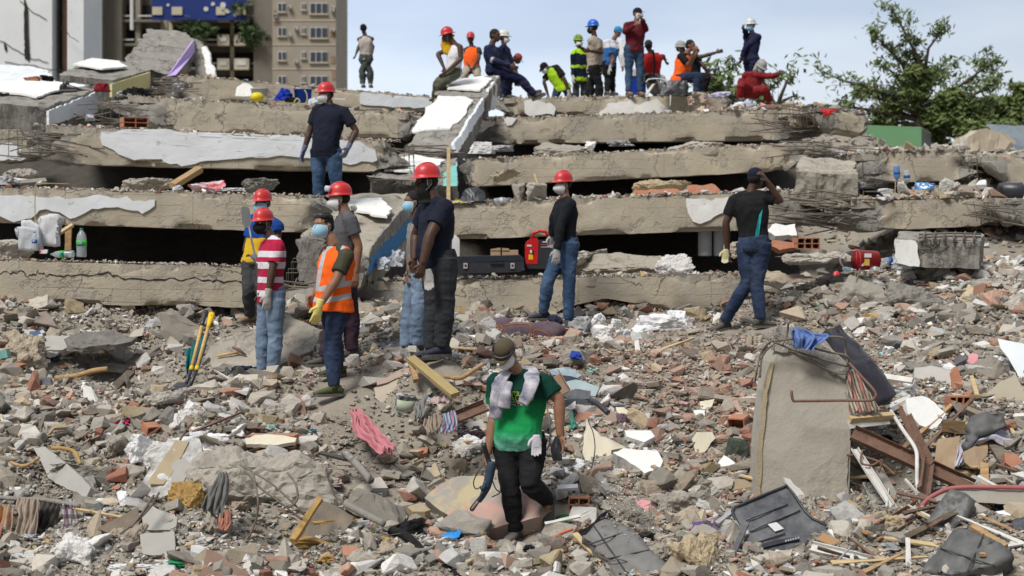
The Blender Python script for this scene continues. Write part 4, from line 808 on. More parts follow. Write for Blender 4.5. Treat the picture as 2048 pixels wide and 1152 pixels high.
for i,(px,py,d,sx,sy,sz,lb)in enumerate([(40,352,24.2,.5,.3,.16,'grey block in the dark gap at the picture edge above the second beam'),(300,372,24.0,.35,.25,.12,'low block in the gap above the second beam beside the dark timber'),(520,372,23.6,.3,.2,.10,'low block in the gap behind the two stacked red helmets'),(15,500,20.3,.35,.3,.18,'block in the lowest dark gap behind the carrier bags'),(1240,528,21.9,.55,.3,.12,'flat block on the lowest beam under the scabbed beam'),(1170,520,22.2,.4,.3,.12,'flat block in the gap just behind the jeans of the generator man'),(1010,350,26.4,.3,.2,.1,'small block in the gap above the two stones'),(1330,372,26.0,.4,.2,.12,'block in the gap behind the orange bricks'),(1480,500,22.0,.3,.25,.16,'grey block in the gap behind the walking man'),(1120,300,29.5,.5,.3,.12,'block in the narrow upper gap over the red helmet of the generator man'),(1400,292,29.2,.5,.3,.12,'block in the narrow upper gap under the orange vest'),(90,640,18.7,.35,.25,.12,'grey block wedged under the lowest beam at the picture side'),(240,650,18.6,.3,.22,.12,'grey block wedged under the lowest beam above the hollow')]):
 chunk('concrete_block',lb,'concrete block',P(px,py,d),(sx,sy,sz*1.3),(GREY+TAN)[i%9],1500+i,rough=.2)
 # ==========================================================
SKIN={'d':mat('dark_skin',(0.075,0.036,0.022),(0.055,0.026,0.016),rough=0.55,scale=20,bump=0.05,spec=0.4),'b':mat('brown_skin',(0.20,0.095,0.055),(0.16,0.075,0.042),rough=0.55,scale=20,bump=0.05,spec=0.4),'m':mat('tan_skin',(0.27,0.135,0.08),(0.21,0.10,0.058),rough=0.55,scale=20,bump=0.05,spec=0.4)}
HAIR=mat('black_hair',(0.012,0.010,0.009),rough=0.7,bump=0.5,bscale=120)
def cloth(name,c,c2=None,**kw):
 kw.setdefault('rough',0.9);kw.setdefault('bump',0.35);kw.setdefault('bscale',14);kw.setdefault('scale',5);kw.setdefault('spec',0.15);kw.setdefault('dust',0.10)
 return mat(name,c,c2,**kw)
JEANB=cloth('blue_jeans',(0.032,0.068,0.135),kind='denim');JEANL=cloth('faded_jeans',(0.17,0.24,0.34),kind='denim');JEAND=cloth('dark_blue_jeans',(0.018,0.032,0.072),kind='denim')
NAVY=cloth('navy_cotton',(0.012,0.016,0.032),(0.008,0.011,0.022),dust=.03);BLACKC=cloth('black_cotton',(0.009,0.009,0.011),(0.014,0.014,0.016),dust=.03)
GREYC=cloth('charcoal_cotton',(0.05,0.052,0.056),(0.035,0.036,0.04));MIDG=cloth('mid_grey_cotton',(0.10,0.10,0.11),(0.075,0.075,0.08));LIGHTG=cloth('light_grey_cotton',(0.24,0.235,0.225),(0.19,0.185,0.18))
PLUM=cloth('plum_trousers',(0.045,0.025,0.04));SLATE=cloth('slate_trousers',(0.036,0.040,0.046),(0.026,0.028,0.033),dust=.05);OVERALL=cloth('navy_overall',(0.010,0.014,0.055),(0.007,0.010,0.036))
MAROON=cloth('maroon_knit',(0.11,0.008,0.016),(0.08,0.006,0.012));REDC=cloth('bright_red_cotton',(0.50,0.018,0.02));BEIGEC=cloth('beige_cotton',(0.40,0.35,0.28));WHITEC=cloth('white_cotton',(0.68,0.68,0.70),(0.58,0.58,0.60))
GREYBEIGE=cloth('greyish_pink_cotton',(0.48,0.42,0.39));ORANGE=cloth('hi_vis_orange',(0.90,0.13,0.015),(0.84,0.11,0.012));LIME=cloth('hi_vis_lime',(0.42,0.72,0.02));SILVER=mat('reflective_tape',(0.42,0.42,0.44),(0.34,0.34,0.36),rough=0.4,bump=0.1,metal=0.3)
OLIVE=cloth('olive_cotton',(0.05,0.052,0.03));OLIVEP=cloth('olive_trousers',(0.10,0.105,0.07));YELC=cloth('mustard_cloth',(0.62,0.36,0.01));REDP=cloth('dark_red_overall',(0.22,0.014,0.02),(0.16,0.010,0.015))
HRED=mat('red_helmet_plastic',(0.58,0.014,0.018),(0.46,0.012,0.016),rough=0.42,bump=0,spec=0.45,coat=0.12,dust=.14,scale=11);HWHITE=mat('white_helmet_plastic',(0.66,0.66,0.62),rough=0.35,bump=0,coat=0.2);HBLUE=mat('blue_helmet_plastic',(0.012,0.13,0.62),rough=0.35,bump=0,coat=0.2)
HGREY=mat('dusty_grey_helmet',(0.34,0.33,0.31),rough=0.6,bump=0.05);HGREEN=mat('lime_black_helmet',(0.30,0.48,0.02),(0.02,0.03,0.01),rough=0.5,scale=9,bump=0)
MASKB=cloth('blue_surgical_mask',(0.36,0.62,0.78),bump=0.2,bscale=40);MASKW=cloth('white_respirator',(0.74,0.74,0.75),bump=0.15);MASKK=cloth('black_mask_cloth',(0.012,0.012,0.013));GLOVEG=cloth('grey_work_glove',(0.46,0.45,0.43));GLOVEY=cloth('yellow_work_glove',(0.72,0.62,0.20),(0.60,0.50,0.16));GLOVEO=cloth('orange_latex_palm',(0.80,0.25,0.03));GLOVEB=cloth('blue_grey_glove',(0.06,0.09,0.22),(0.2,0.2,0.24))
SHOED=mat('dusty_black_shoe',(0.035,0.034,0.033),(0.07,0.065,0.06),rough=0.8,bump=0.3,dust=0.35);SHOEO=mat('olive_trainer',(0.06,0.075,0.02),rough=0.8,bump=0.3,dust=0.2);SHOET=mat('tan_boot',(0.25,0.15,0.09),rough=0.8,bump=0.3,dust=0.35);SHOEN=mat('navy_trainer',(0.015,0.02,0.045),rough=0.7,bump=0.2,dust=0.15)
SOLE=mat('shoe_sole',(0.10,0.095,0.09),rough=0.9,dust=0.4);STRAPM=mat('webbing_strap',(0.45,0.44,0.42),bump=0);EYEW=mat('eye_white',(0.6,0.58,0.55),bump=0,rough=0.3);EYED=mat('eye_dark',(0.01,0.008,0.006),bump=0,rough=0.2)
STRIPES=mat('red_white_stripes',(0.42,0.016,0.055),bump=0.35,bscale=14)
def zbands(name,m0,bands,soft=0.0,bump=0.35,noise_=0.012,rough=0.9):
 """cloth dyed in horizontal bands: bands = [(z, colour)] in metres of the person's own height axis (object z), dark to light order upward"""
 if name in MATS:return MATS[name]
 m=bpy.data.materials.new(name);MATS[name]=m;m.use_nodes=True;t=m.node_tree;N=t.nodes;L=t.links.new;b=N['Principled BSDF']
 b.inputs['Roughness'].default_value=rough;b.inputs['Specular IOR Level'].default_value=0.15
 g=N.new('ShaderNodeTexCoord');s=N.new('ShaderNodeSeparateXYZ');L(g.outputs['Object'],s.inputs[0])
 n=N.new('ShaderNodeTexNoise');n.inputs['Scale'].default_value=6;L(g.outputs['Object'],n.inputs[0])
 a=N.new('ShaderNodeMath');a.operation='MULTIPLY_ADD';L(n.outputs[0],a.inputs[0]);a.inputs[1].default_value=noise_*2;L(s.outputs[2],a.inputs[2])
 z0,z1=bands[0][0],bands[-1][0];mr_=N.new('ShaderNodeMapRange');mr_.inputs[1].default_value=z0;mr_.inputs[2].default_value=z1;L(a.outputs[0],mr_.inputs[0])
 c=N.new('ShaderNodeValToRGB');c.color_ramp.interpolation='LINEAR' if soft else 'CONSTANT';L(mr_.outputs[0],c.inputs[0]);E=c.color_ramp.elements
 E[0].position=0;E[0].color=(*bands[0][1],1);E[1].position=1;E[1].color=(*bands[-1][1],1)
 for z,q in bands[1:-1]:e_=E.new((z-z0)/(z1-z0));e_.color=(*q,1)
 L(c.outputs[0],b.inputs['Base Color'])
 n2=N.new('ShaderNodeTexNoise');n2.inputs['Scale'].default_value=14;n2.inputs['Detail'].default_value=5;L(g.outputs['Object'],n2.inputs[0])
 bp=N.new('ShaderNodeBump');bp.inputs['Strength'].default_value=bump;bp.inputs['Distance'].default_value=0.02;L(n2.outputs[0],bp.inputs['Height']);L(bp.outputs[0],b.inputs['Normal'])
 return m
def yawv(deg):return Vector((math.sin(R(deg)),-math.cos(R(deg)),0))
def catmull(pts,rad,n=3):
 P_=[];R_=[]
 for i in range(len(pts)-1):
  p0,p1,p2,p3=pts[max(i-1,0)],pts[i],pts[i+1],pts[min(i+2,len(pts)-1)]
  for k in range(n):
   t=k/n;P_.append(0.5*((2*p1)+(p2-p0)*t+(2*p0-5*p1+4*p2-p3)*t*t+(3*p1-p0-3*p2+p3)*t**3))
   a,b=rad[i],rad[i+1];R_.append((a[0]+(b[0]-a[0])*t,a[1]+(b[1]-a[1])*t))
 P_.append(pts[-1]);R_.append(rad[-1]);return P_,R_
def hand_parts(mb,wr,dirv,nrm,curl,side,s=1.0,grow=0.0,spread=1.0):
 """palm, four unequal fingers with two bends and a thumb from the palm's side; nrm = palm side; side=+1/-1 picks the thumb's side"""
 d=dirv.normalized();n=(nrm-d*nrm.dot(d));n=(n.normalized()if n.length>1e-4 else d.orthogonal().normalized());a=d.cross(n).normalized()*side
 pl=0.088*s;kn=wr+d*pl
 mb.tube([wr-d*0.01,wr+d*0.02*s,wr+d*0.055*s,kn+d*0.004],[(.026*s+grow,.019*s+grow),(.034*s+grow,.018*s+grow),(.043*s+grow,.016*s+grow),(.040*s+grow,.013*s+grow)],12,flat=a)
 for i,(o,L_)in enumerate(((.030,.068),(.0105,.078),(-.0095,.073),(-.029,.058))):
  p=kn+a*(o*s*spread);dd=(d+a*o*1.8*spread).normalized();pts=[p-d*.012];r=(.0098*s+grow*.7)
  cur=p;ang=0
  for k,f in enumerate((.45,.30,.25)):
   ang+=curl*(0.55+0.25*k);v=dd*math.cos(ang)+n*math.sin(ang);nx=cur+v*(L_*s*f);mb.capsule(cur,nx,r*(1-.08*k),r*(1-.08*(k+1)),8);cur=nx
 tb=wr+d*.022*s+a*.030*s;v1=(d*.62+a*.72+n*.25).normalized();t1=tb+v1*.038*s;v2=(d*.9+a*.25+n*(.3+curl*.5)).normalized();t2=t1+v2*.032*s
 mb.capsule(tb-v1*.01,t1,.0145*s+grow*.7,.0115*s+grow*.7,8);mb.capsule(t1,t2,.0115*s+grow*.7,.0088*s+grow*.7,8)
def shoe(root,an,fw,m,s=1.0,pitch=0.0,name='shoe'):
 """shoe under an ankle, toe along fw (unit, horizontal), pitch>0 = toe down (deg)"""
 f=(fw*math.cos(R(pitch))+Vector((0,0,-1))*math.sin(R(pitch))).normalized();up=(Vector((0,0,1))*math.cos(R(pitch))+fw*math.sin(R(pitch))).normalized();sd_=f.cross(up).normalized()
 base=an-up*.085*s;secs=[(-.085,.030,.055),(-.07,.037,.085),(-.02,.038,.105),(.03,.040,.088),(.08,.046,.066),(.13,.047,.052),(.165,.040,.042),(.185,.022,.028)]
 vs=[];n=12;mb=MB()
 for(x,w_,h)in secs:
  for j in range(n):
   th=2*math.pi*j/n;cx=math.cos(th);sy=math.sin(th)
   vs.append(base+f*x*s+sd_*(cx*w_*s)+up*((h*s*(0.5+0.5*(abs(sy)**.7)*(1 if sy>0 else-1)))+.014*s))
 fs=[(i*n+j,i*n+(j+1)%n,(i+1)*n+(j+1)%n,(i+1)*n+j)for i in range(len(secs)-1)for j in range(n)]+[tuple(range(n))[::-1],tuple((len(secs)-1)*n+j for j in range(n))]
 mb.add(vs,fs);mb.tube([an-up*.03*s,an+up*.05*s],.047*s,12)
 o=mb.build(name,m,root,True)
 so_=MB();pts=[]
 for(x,w_,h)in secs:pts.append((x,w_+.005))
 top=[base+f*x*s+sd_*w_*s+up*.024*s for x,w_ in pts]+[base+f*x*s-sd_*w_*s+up*.024*s for x,w_ in pts[::-1]]
 bot=[q-up*.026*s for q in top];k=len(top)
 so_.add(top+bot,[tuple(range(k)),tuple(range(k,2*k))[::-1]]+[(i,i+k,(i+1)%k+k,(i+1)%k)for i in range(k)]);so_.build('sole',SOLE,o)
 return o
HELD={}
def person(key,label,d,head,chest,hip,arms,legs,yaw=0,hyaw=None,hpitch=0,s=1.0,skin='d',top=NAVY,bottom=JEANB,sleeve=0.5,hair=True,helmet=None,mask=None,gloves=(None,None),shoes=SHOED,belly=0.0,wide=1.0,near=True,hem=0.03,hipyaw=None,feet=None,vest=None,handcurl=(0.5,0.5),palm=(None,None),cap=None,tank=False,long_legs=True,footpitch=(0,0),eyes=False,loose=1.0,headsz=1.0,collar=None,headz=0.0,chestz=0.0,hipz=0.0,cat='person',arms_w=1.0,shoulders_w=1.0,drop=(0,0)):
 """head = picture position of the head's centre, chest = point between the shoulder joints, hip = between the hip joints;
    arms = [(elbow),(wrist)] x2 (A = picture-left when facing us), legs = [(knee),(ankle)] x2; each point (column, row, metres further away)"""
 wide=wide*1.07;arms_w=arms_w*1.07
 def Q(p,z0=0.0):return P(p[0],p[1],d+(p[2]if len(p)>2 else 0)+z0)
 hyaw=yaw if hyaw is None else hyaw;hipyaw=yaw if hipyaw is None else hipyaw
 fw=yawv(yaw);ac=Vector((math.cos(R(yaw)),math.sin(R(yaw)),0));hf=yawv(hipyaw);hac=Vector((math.cos(R(hipyaw)),math.sin(R(hipyaw)),0))
 C_=Q(chest,chestz);Hp=Q(hip,hipz);spine=(C_-Hp);su=spine.normalized()
 fwp=(fw-su*fw.dot(su)).normalized();ac=fwp.cross(su).normalized()*-1
 if ac.dot(Vector((math.cos(R(yaw)),math.sin(R(yaw)),0)))<0:ac=-ac
 sh=[C_-ac*.158*s*wide*shoulders_w-su*.022,C_+ac*.158*s*wide*shoulders_w-su*.022];hj=[Hp-hac*.088*s*wide,Hp+hac*.088*s*wide]
 el=[None,None];wr=[None,None];kn=[None,None];an=[None,None]
 for i in(0,1):
  off=(sh[i].y-d)
  e_,w_=arms[i];el[i]=P(e_[0],e_[1],d+off+(e_[2]if len(e_)>2 else 0));wr[i]=P(w_[0],w_[1],d+off+(w_[2]if len(w_)>2 else 0))
  off=(hj[i].y-d);k_,a_=legs[i];kn[i]=P(k_[0],k_[1],d+off+(k_[2]if len(k_)>2 else 0));an[i]=P(a_[0],a_[1],d+off+(a_[2]if len(a_)>2 else 0))
 hd=Q(head,headz);nk=C_.lerp(hd,0.35)+su*0.0
 vox=0.0068 if near else 0.0105;cvox=0.0095 if near else 0.014
 # ---------------- body
 B=MB();U_=s*wide
 def torso(mb,g=0.0,hemd=0.0,ww=1.0,top_=1.0,flare=0.0):
  """lofted trunk from the hips to the base of the neck; g = thickness over the body"""
  L_=spine.length;bv=fwp
  secs=[(-.10-hemd,.155+flare,.112+flare*.7,0.0),(-.02,.160+flare*.6,.118+flare*.4,.006+belly*.3),(.10,.152,.112,.012+belly*.8),(.24,.148,.108,.016+belly),(.40,.156,.110,.012+belly*.5),(.56,.168,.116,.008),(.70,.176,.116,.0),(.84,.170,.104,-.004),(.94,.148,.085,-.006),(1.0,.10*top_,.066,-.004),(1.08,.062*top_,.058,0)]
  pts=[];rr=[]
  for(t,w_,dp,fo)in secs:
   a_=min(max(t,0),1);pts.append(Hp+spine*t+bv*fo*s);rr.append((w_*U_*ww+g,dp*U_*(1+(belly*2.2 if .05<t<.5 else 0))+g))
  k=len(pts);n=20;vs=[]
  for i,p in enumerate(pts):
   t=secs[i][0];q=min(max(t/.9,0),1);a=(hac*(1-q)+ac*q).normalized();b=su.cross(a).normalized()
   for j in range(n):th=2*math.pi*j/n;cx,sy=math.cos(th),math.sin(th);cx=math.copysign(abs(cx)**.85,cx);vs.append(p+a*cx*rr[i][0]+b*sy*rr[i][1])
  fs=[(i*n+j,i*n+(j+1)%n,(i+1)*n+(j+1)%n,(i+1)*n+j)for i in range(k-1)for j in range(n)]+[tuple(range(n))[::-1],tuple((k-1)*n+j for j in range(n))]
  mb.add(vs,fs)
 torso(B,-0.012)
 def arm(mb,i,g=0.0,upto=2.0,aw=1.0,cuff=0.0):
  sp,e_,w_=sh[i],el[i],wr[i];aw=aw*arms_w
  mb.ball(sp-su*.012,(.054*s*aw+g,)*3,12,8);mb.capsule(C_.lerp(hd,.16),sp+su*.004,.050*s+g*.5,.048*s+g*.8,10)
  pts=[sp,sp.lerp(e_,.35),sp.lerp(e_,.75),e_,e_.lerp(w_,.25),e_.lerp(w_,.65),w_];rad=[(.056,.056),(.052,.052),(.043,.043),(.039,.039),(.042,.042),(.034,.034),(.026,.024)]
  rad=[(a*s*aw+g,b*s*aw+g)for a,b in rad]
  if upto<=1.0:
   e2=sp.lerp(e_,upto);pts=[sp,sp.lerp(e2,.5),e2];q=.056+(.042-.056)*upto;rad=[(.058*s*aw+g,)*2,(.057*s*aw+g*1.2,)*2,((q+.006)*s*aw+g*1.5,)*2]
  elif upto<2.0:
   f_=upto-1;pts=pts[:4]+[e_.lerp(w_,f_*.5),e_.lerp(w_,f_)];rad=rad[:4]+[(.042*s+g,)*2,(.038*s+g,)*2]
  pp_,rr_=catmull([Vector(q)for q in pts],rad,3);mb.tube(pp_,rr_,14)
 for i in(0,1):arm(B,i)
 def leg(mb,i,g=0.0,flare=0.0,to=1.0,thigh=1.0):
  h_,k_,a_=hj[i],kn[i],an[i];side=-1 if i==0 else 1
  st=h_+(Vector((0,0,.03))if(h_-k_).normalized().z>.5 else(h_-k_).normalized()*.03)
  pts=[st,h_.lerp(k_,.2),h_.lerp(k_,.6),k_,k_.lerp(a_,.3),k_.lerp(a_,.7),k_.lerp(a_,to)]
  rad=[(.090*thigh,.098),(.088*thigh,.092*thigh),(.070*thigh,.072*thigh),(.056,.058),(.055,.058),(.042,.044),(.036,.038)]
  rad=[(a*s*(1+(wide-1)*.6)+g+flare*(1 if j>3 else .3),b*s*(1+(wide-1)*.6)+g+flare*(1 if j>3 else .3))for j,(a,b)in enumerate(rad)]
  pp_,rr_=catmull([Vector(q)for q in pts],rad,3);mb.tube(pp_,rr_,14,flat=hac)
  mb.ball(k_,(.056*s+g,)*3,12,8)
 for i in(0,1):leg(B,i)
 B.ball(Hp,(.15*U_,.12*U_,.12*s),14,8)
 hfw=yawv(hyaw);up0=Vector((0,0,1));hp_=R(hpitch);F_=(hfw*math.cos(hp_)-up0*math.sin(hp_)).normalized();Up=(up0*math.cos(hp_)+hfw*math.sin(hp_)).normalized();S_=F_.cross(Up).normalized()
 hs=s*headsz
 def H(x,f,u):return hd+S_*(x*hs)+F_*(f*hs)+Up*(u*hs)
 B.ball(H(0,-.012,.03),(S_*.076*hs,F_*.096*hs,Up*.092*hs),18,12)
 B.tube([H(0,.008,.03),H(0,.022,-.03),H(0,.032,-.075),H(0,.036,-.105)],[(.070*hs,.076*hs),(.064*hs,.068*hs),(.050*hs,.052*hs),(.026*hs,.028*hs)],16,flat=S_)
 B.tube([H(0,.080,.018),H(0,.098,-.012),H(0,.106,-.030),H(0,.088,-.040)],[(.009*hs,.010*hs),(.012*hs,.012*hs),(.017*hs,.012*hs),(.012*hs,.008*hs)],8,flat=S_)
 B.tube([H(-.045,.062,.030),H(-.02,.082,.034),H(.02,.082,.034),H(.045,.062,.030)],.011*hs,8)
 B.tube([H(-.022,.078,-.062),H(0,.088,-.060),H(.022,.078,-.062)],.0085*hs,8);B.tube([H(-.018,.076,-.074),H(0,.085,-.074),H(.018,.076,-.074)],.008*hs,8)
 for q in(-1,1):B.ball(H(q*.076,-.012,-.005),(S_*.012*hs+F_*-.006,F_*.020*hs,Up*.032*hs),8,6)
 nb=C_+su*.02*s-fwp*.005
 B.tube([nb-su*.03,nb+(hd-nb)*.45,H(0,-.018,-.05)],[(.066*s,.066*s),(.054*s,.056*s),(.052*s,.056*s)],14)
 hand_dir=[]
 for i in(0,1):
  fa=((wr[i]-el[i]).normalized()+Vector((0,0,-drop[i]))).normalized();pn=palm[i]if palm[i]is not None else(-ac if i==1 else ac)
  pn=Vector(pn);hand_dir.append((fa,pn));hand_parts(B,wr[i],fa,pn,handcurl[i],(1 if i==0 else-1)*(1),s*1.02,spread=1.15)
 for i in(0,1):
  f_=yawv(feet[i])if feet else hf;B.capsule(an[i]-Vector((0,0,.03)),an[i]-Vector((0,0,.045))+f_*.10,.032*s,.025*s,8)
 body=B.build('person',SKIN[skin],None,True,remesh=vox,smooths=3);tag(body,label,cat)
 rough_=0.0075 if near else 0.012
 def wrinkle(me,amp,sc,seed_,stretch=(1,1,1)):
  v=vget(me);n=nget(me);q=fbm(v*np.array(stretch)*sc+seed_,3,.5);q=0.6-np.abs(q)*2.0
  vset(me,v+n*(amp*np.clip(q,-.7,.6))[:,None])
 sd_=len(bpy.data.objects)
 # ---------------- trousers
 T=MB()
 if long_legs:
  for i in(0,1):leg(T,i,.014*loose,.008*loose,.97,1.02)
  a_=su;T.tube([Hp+su*.10*s,Hp+su*.03*s,Hp-su*.05*s,Hp-su*.10*s],[(.158*U_,.122*U_),(.172*U_,.132*U_),(.165*U_,.128*U_),(.13*U_,.10*U_)],20,flat=hac)
  tr=T.build('trousers',bottom,body,True,remesh=cvox,smooths=3);wrinkle(tr.data,rough_,6.5,sd_,(1,1,1.5))
  # ---------------- top
 if top is not None:
  T=MB();torso(T,.012,hem,top_=1.0 if not tank else .85,flare=.008)
  if not tank:
   for i in(0,1):arm(T,i,.012 if near else .014,sleeve,1.05)
  tp=T.build('overall_top' if top is bottom else('vest_top' if tank else('shirt' if sleeve<=1 else 'long_sleeved_top')),top,body,True,remesh=cvox,smooths=3);wrinkle(tp.data,rough_*.9,8,sd_+3,(1,1,.8))
  tp['_part']=1
  if collar:
   T=MB();c0=nb+su*.012;T.tube([c0-su*.022-fwp*.004,c0+su*.02+fwp*.0],[(.082*s,.080*s),(.070*s,.070*s)],18,flat=ac,cap=False);T.tube([c0-su*.022,c0+su*.02],[(.076*s,.074*s),(.064*s,.064*s)],18,flat=ac,cap=False);T.build('collar',collar,body,True)
 if vest is not None:
  T=MB();torso(T,.030,hem+.05,top_=.9,flare=.03)
  for i in(0,1):T.ball(sh[i].lerp(C_,.28),(.070*s,)*3,12,8)
  v_=T.build('hi_vis_vest',vest,body,True,remesh=cvox,smooths=2);wrinkle(v_.data,.008,6,sd_+5)
  # ---------------- hair, helmet, cap, mask
 if hair and not helmet and not cap:
  T=MB();T.ball(H(0,-.022,.046),(S_*.082*hs,F_*.096*hs,Up*.088*hs),18,12);T.ball(H(0,-.045,.0),(S_*.078*hs,F_*.072*hs,Up*.075*hs),16,10)
  h_=T.build('hair',HAIR,body,True,remesh=vox*1.2,smooths=2);roughen(h_.data,.004,60,2)
 elif hair:
  T=MB();T.ball(H(0,-.034,.012),(S_*.080*hs,F_*.082*hs,Up*.070*hs),16,10);T.build('hair',HAIR,body,True,remesh=vox*1.3,smooths=2)
 if helmet:
  T=MB();n=28;base=.045;prof=[(1.10,-.006),(1.06,.0),(1.0,.004),(.985,.03),(.93,.062),(.80,.092),(.60,.112),(.34,.124),(.10,.128)];vs=[]
  full=helmet[1]if len(helmet)>1 else False
  for k,(r_,u_)in enumerate(prof):
   for j in range(n):
    th=2*math.pi*j/n;cs,sn=math.cos(th),math.sin(th);w_=.098;l_=.122;br=0
    if k<2:br=(max(0,cs)**2*.045+.004)*(1 if k==0 else .55);br=(.035*(1 if k==0 else .5))if full else br
    vs.append(H(sn*(w_*r_+br*(abs(sn)*.3 if not full else 1)),cs*(l_*r_+br)-.012,base+u_-(.012*max(0,cs)if k<2 else 0)))
  fs=[(i*n+j,i*n+(j+1)%n,(i+1)*n+(j+1)%n,(i+1)*n+j)for i in range(len(prof)-1)for j in range(n)]+[tuple((len(prof)-1)*n+j for j in range(n)),tuple(range(n))[::-1]]
  T.add(vs,fs);he=T.build('helmet',helmet[0],body,True)
  T=MB()
  for q in(-.03,0,.03):
   T.tube([H(q,(.10-.0)*math.cos(a_)*1.02-.012,base+.03+.098*math.sin(a_))for a_ in[R(x)for x in range(15,166,15)]],.006*hs if q else .008*hs,6)
  T.build('ridge',helmet[0],he,True)
  T=MB();T.tube([H(.078,.02,.045),H(.078,.012,-.03),H(.045,.03,-.098),H(-.045,.03,-.098),H(-.078,.012,-.03),H(-.078,.02,.045)],.0035*hs,5);T.build('chin_strap',STRAPM,he,True)
 if cap:
  T=MB();T.ball(H(0,-.014,.045),(S_*.086*hs,F_*.102*hs,Up*.088*hs),20,12)
  c_=T.build('cap',cap,body,True);bm=bmesh.new();bm.from_mesh(c_.data);bmesh.ops.bisect_plane(bm,geom=bm.verts[:]+bm.edges[:]+bm.faces[:],plane_co=H(0,0,.032),plane_no=(Up-F_*.1),clear_inner=True);bm.to_mesh(c_.data);bm.free()
  q_=[H(-.075,.06,.04),H(-.06,.115,.034),H(-.03,.155,.024),H(0,.165,.02),H(.03,.155,.024),H(.06,.115,.034),H(.075,.06,.04),H(0,.05,.05)]
  prism('peak',q_,-Up*.006,cap,c_,cell=.03,amp=0,smooth=True)
 if mask:
  mm,kind_=mask;T=MB()
  if kind_=='surgical':
   secs=[(.018,.060,.060,.062),(-.005,.080,.078,.075),(-.035,.094,.083,.082),(-.065,.090,.078,.080),(-.092,.076,.066,.066),(-.112,.05,.05,.04)]
  else:
   secs=[(.022,.052,.052,.05),(0.0,.085,.070,.085),(-.03,.110,.078,.112),(-.055,.112,.077,.112),(-.085,.088,.068,.085),(-.110,.048,.052,.04)]
  n=13;vs=[]
  for(u_,f0,sw,fr)in secs:
   for j in range(n):
    th=math.pi*(j/(n-1)-.5);vs.append(H(math.sin(th)*sw,.0+math.cos(th)*(fr if kind_!='surgical' else f0+.012)+.012,u_))
  fs=[(i*n+j,i*n+j+1,(i+1)*n+j+1,(i+1)*n+j)for i in range(len(secs)-1)for j in range(n-1)];T.add(vs,fs);T.build('face_mask',mm,body,True)
  T=MB()
  for q in(-1,1):T.tube([H(q*.075,.03,.005),H(q*.086,-.02,.018),H(q*.084,-.022,-.02),H(q*.072,.03,-.075)],.002,4)
  T.build('ear_loops',STRAPM,body)
 if eyes:
  for q in(-1,1):
   T=MB();T.ball(H(q*.031,.068,.012),(S_*.014*hs,F_*.012*hs,Up*.009*hs),10,6);e_=T.build('eye',EYEW,body,True);T=MB();T.ball(H(q*.031,.0755,.012),(S_*.0062*hs,F_*.006*hs,Up*.0062*hs),8,6);T.build('iris',EYED,e_,True)
 for i in(0,1):
  if gloves[i]:
   T=MB();fa,pn=hand_dir[i];hand_parts(T,wr[i],fa,pn,handcurl[i],(1 if i==0 else-1),s*1.05,grow=.0045,spread=1.2);T.tube([wr[i]-fa*.065,wr[i]-fa*.02,wr[i]+fa*.01],[(.040*s,)*2,(.036*s,)*2,(.034*s,.028*s)],12);T.build('glove',gloves[i],body,True,remesh=vox*.95,smooths=1)
 if shoes:
  for i in(0,1):shoe(body,an[i],(yawv(feet[i])if feet else hf),shoes,s,footpitch[i])
 HELD[key]=dict(wr=wr,el=el,hd=hd,H=H,C=C_,Hp=Hp,fw=fwp,ac=ac,su=su,body=body,dirs=hand_dir,an=an,Up=Up,F=F_,S=S_,nb=nb)
 return body
 # ---------------- the cast, near ones first
GREEN=zbands('green_fade_shirt',None,[(-2.2,(0.16,0.50,0.36)),(-1.68,(0.15,0.48,0.34)),(-1.62,(0.05,0.38,0.18)),(-1.56,(0.012,0.28,0.08)),(-1.38,(0.008,0.17,0.05)),(-1.29,(0.005,0.045,0.03)),(-0.9,(0.004,0.026,0.021))],soft=1)
person('green','person in green fading t-shirt and brown cap, head bowed, carrying a breaker drill',14.3,(1010,708),(1040,756),(1040,886),[((990,828,-.03),(975,908,-.12)),((1118,800,-.05),(1120,872,-.10))],[((1020,975,-.12),(1032,1062,-.05)),((1060,968,-.20),(1097,1002,.06))],yaw=-14,hyaw=-18,hpitch=38,s=1.02,skin='m',top=GREEN,bottom=BLACKC,sleeve=.72,cap=mat('khaki_brown_cap',(0.085,0.062,0.035),(0.06,0.045,0.028),rough=0.9,dust=0.15),mask=(MASKW,'cone'),shoes=SHOED,belly=.055,wide=1.18,arms_w=1.12,feet=(-25,-8),footpitch=(0,52),handcurl=(1.0,.55),palm=((1,.3,0),(-.6,-.6,.1)),hem=.0,headz=-.1)
WS=(0.62,0.60,0.64);RS=(0.40,0.018,0.055)
def rows(z0,lst):
 out=[];
 for z,c in lst:out.append((z,c))
 return out
zz=lambda py,d:(HZ-py)/F*d
STR=zbands('striped_polo',None,[(zz(640,17.2),RS),(zz(593,17.2),RS),(zz(592,17.2),WS),(zz(580,17.2),RS),(zz(564,17.2),WS),(zz(553,17.2),RS),(zz(536,17.2),WS),(zz(523,17.2),RS),(zz(513,17.2),WS),(zz(501,17.2),RS),(zz(478,17.2),WS),(zz(468,17.2),RS),(zz(430,17.2),RS)],bump=.4,noise_=.006)
person('striped','person in red and white striped polo, red helmet and black mask',17.2,(525,448),(546,484),(543,588),[((522,540,.05),(520,590,.0)),((545,537,-.06),(536,590,-.08))],[((527,668,.0),(526,742,.02)),((551,672,-.02),(545,756,-.02))],yaw=-62,hyaw=-38,s=.93,skin='d',top=STR,bottom=JEANL,sleeve=.78,helmet=(HRED,),mask=(MASKK,'cone'),gloves=(None,GLOVEG),shoes=SHOED,feet=(-80,-75),drop=(0,.6),eyes=True,handcurl=(.5,.25),collar=RS and cloth('polo_collar',RS),hem=.08,headsz=1.02,loose=1.2)
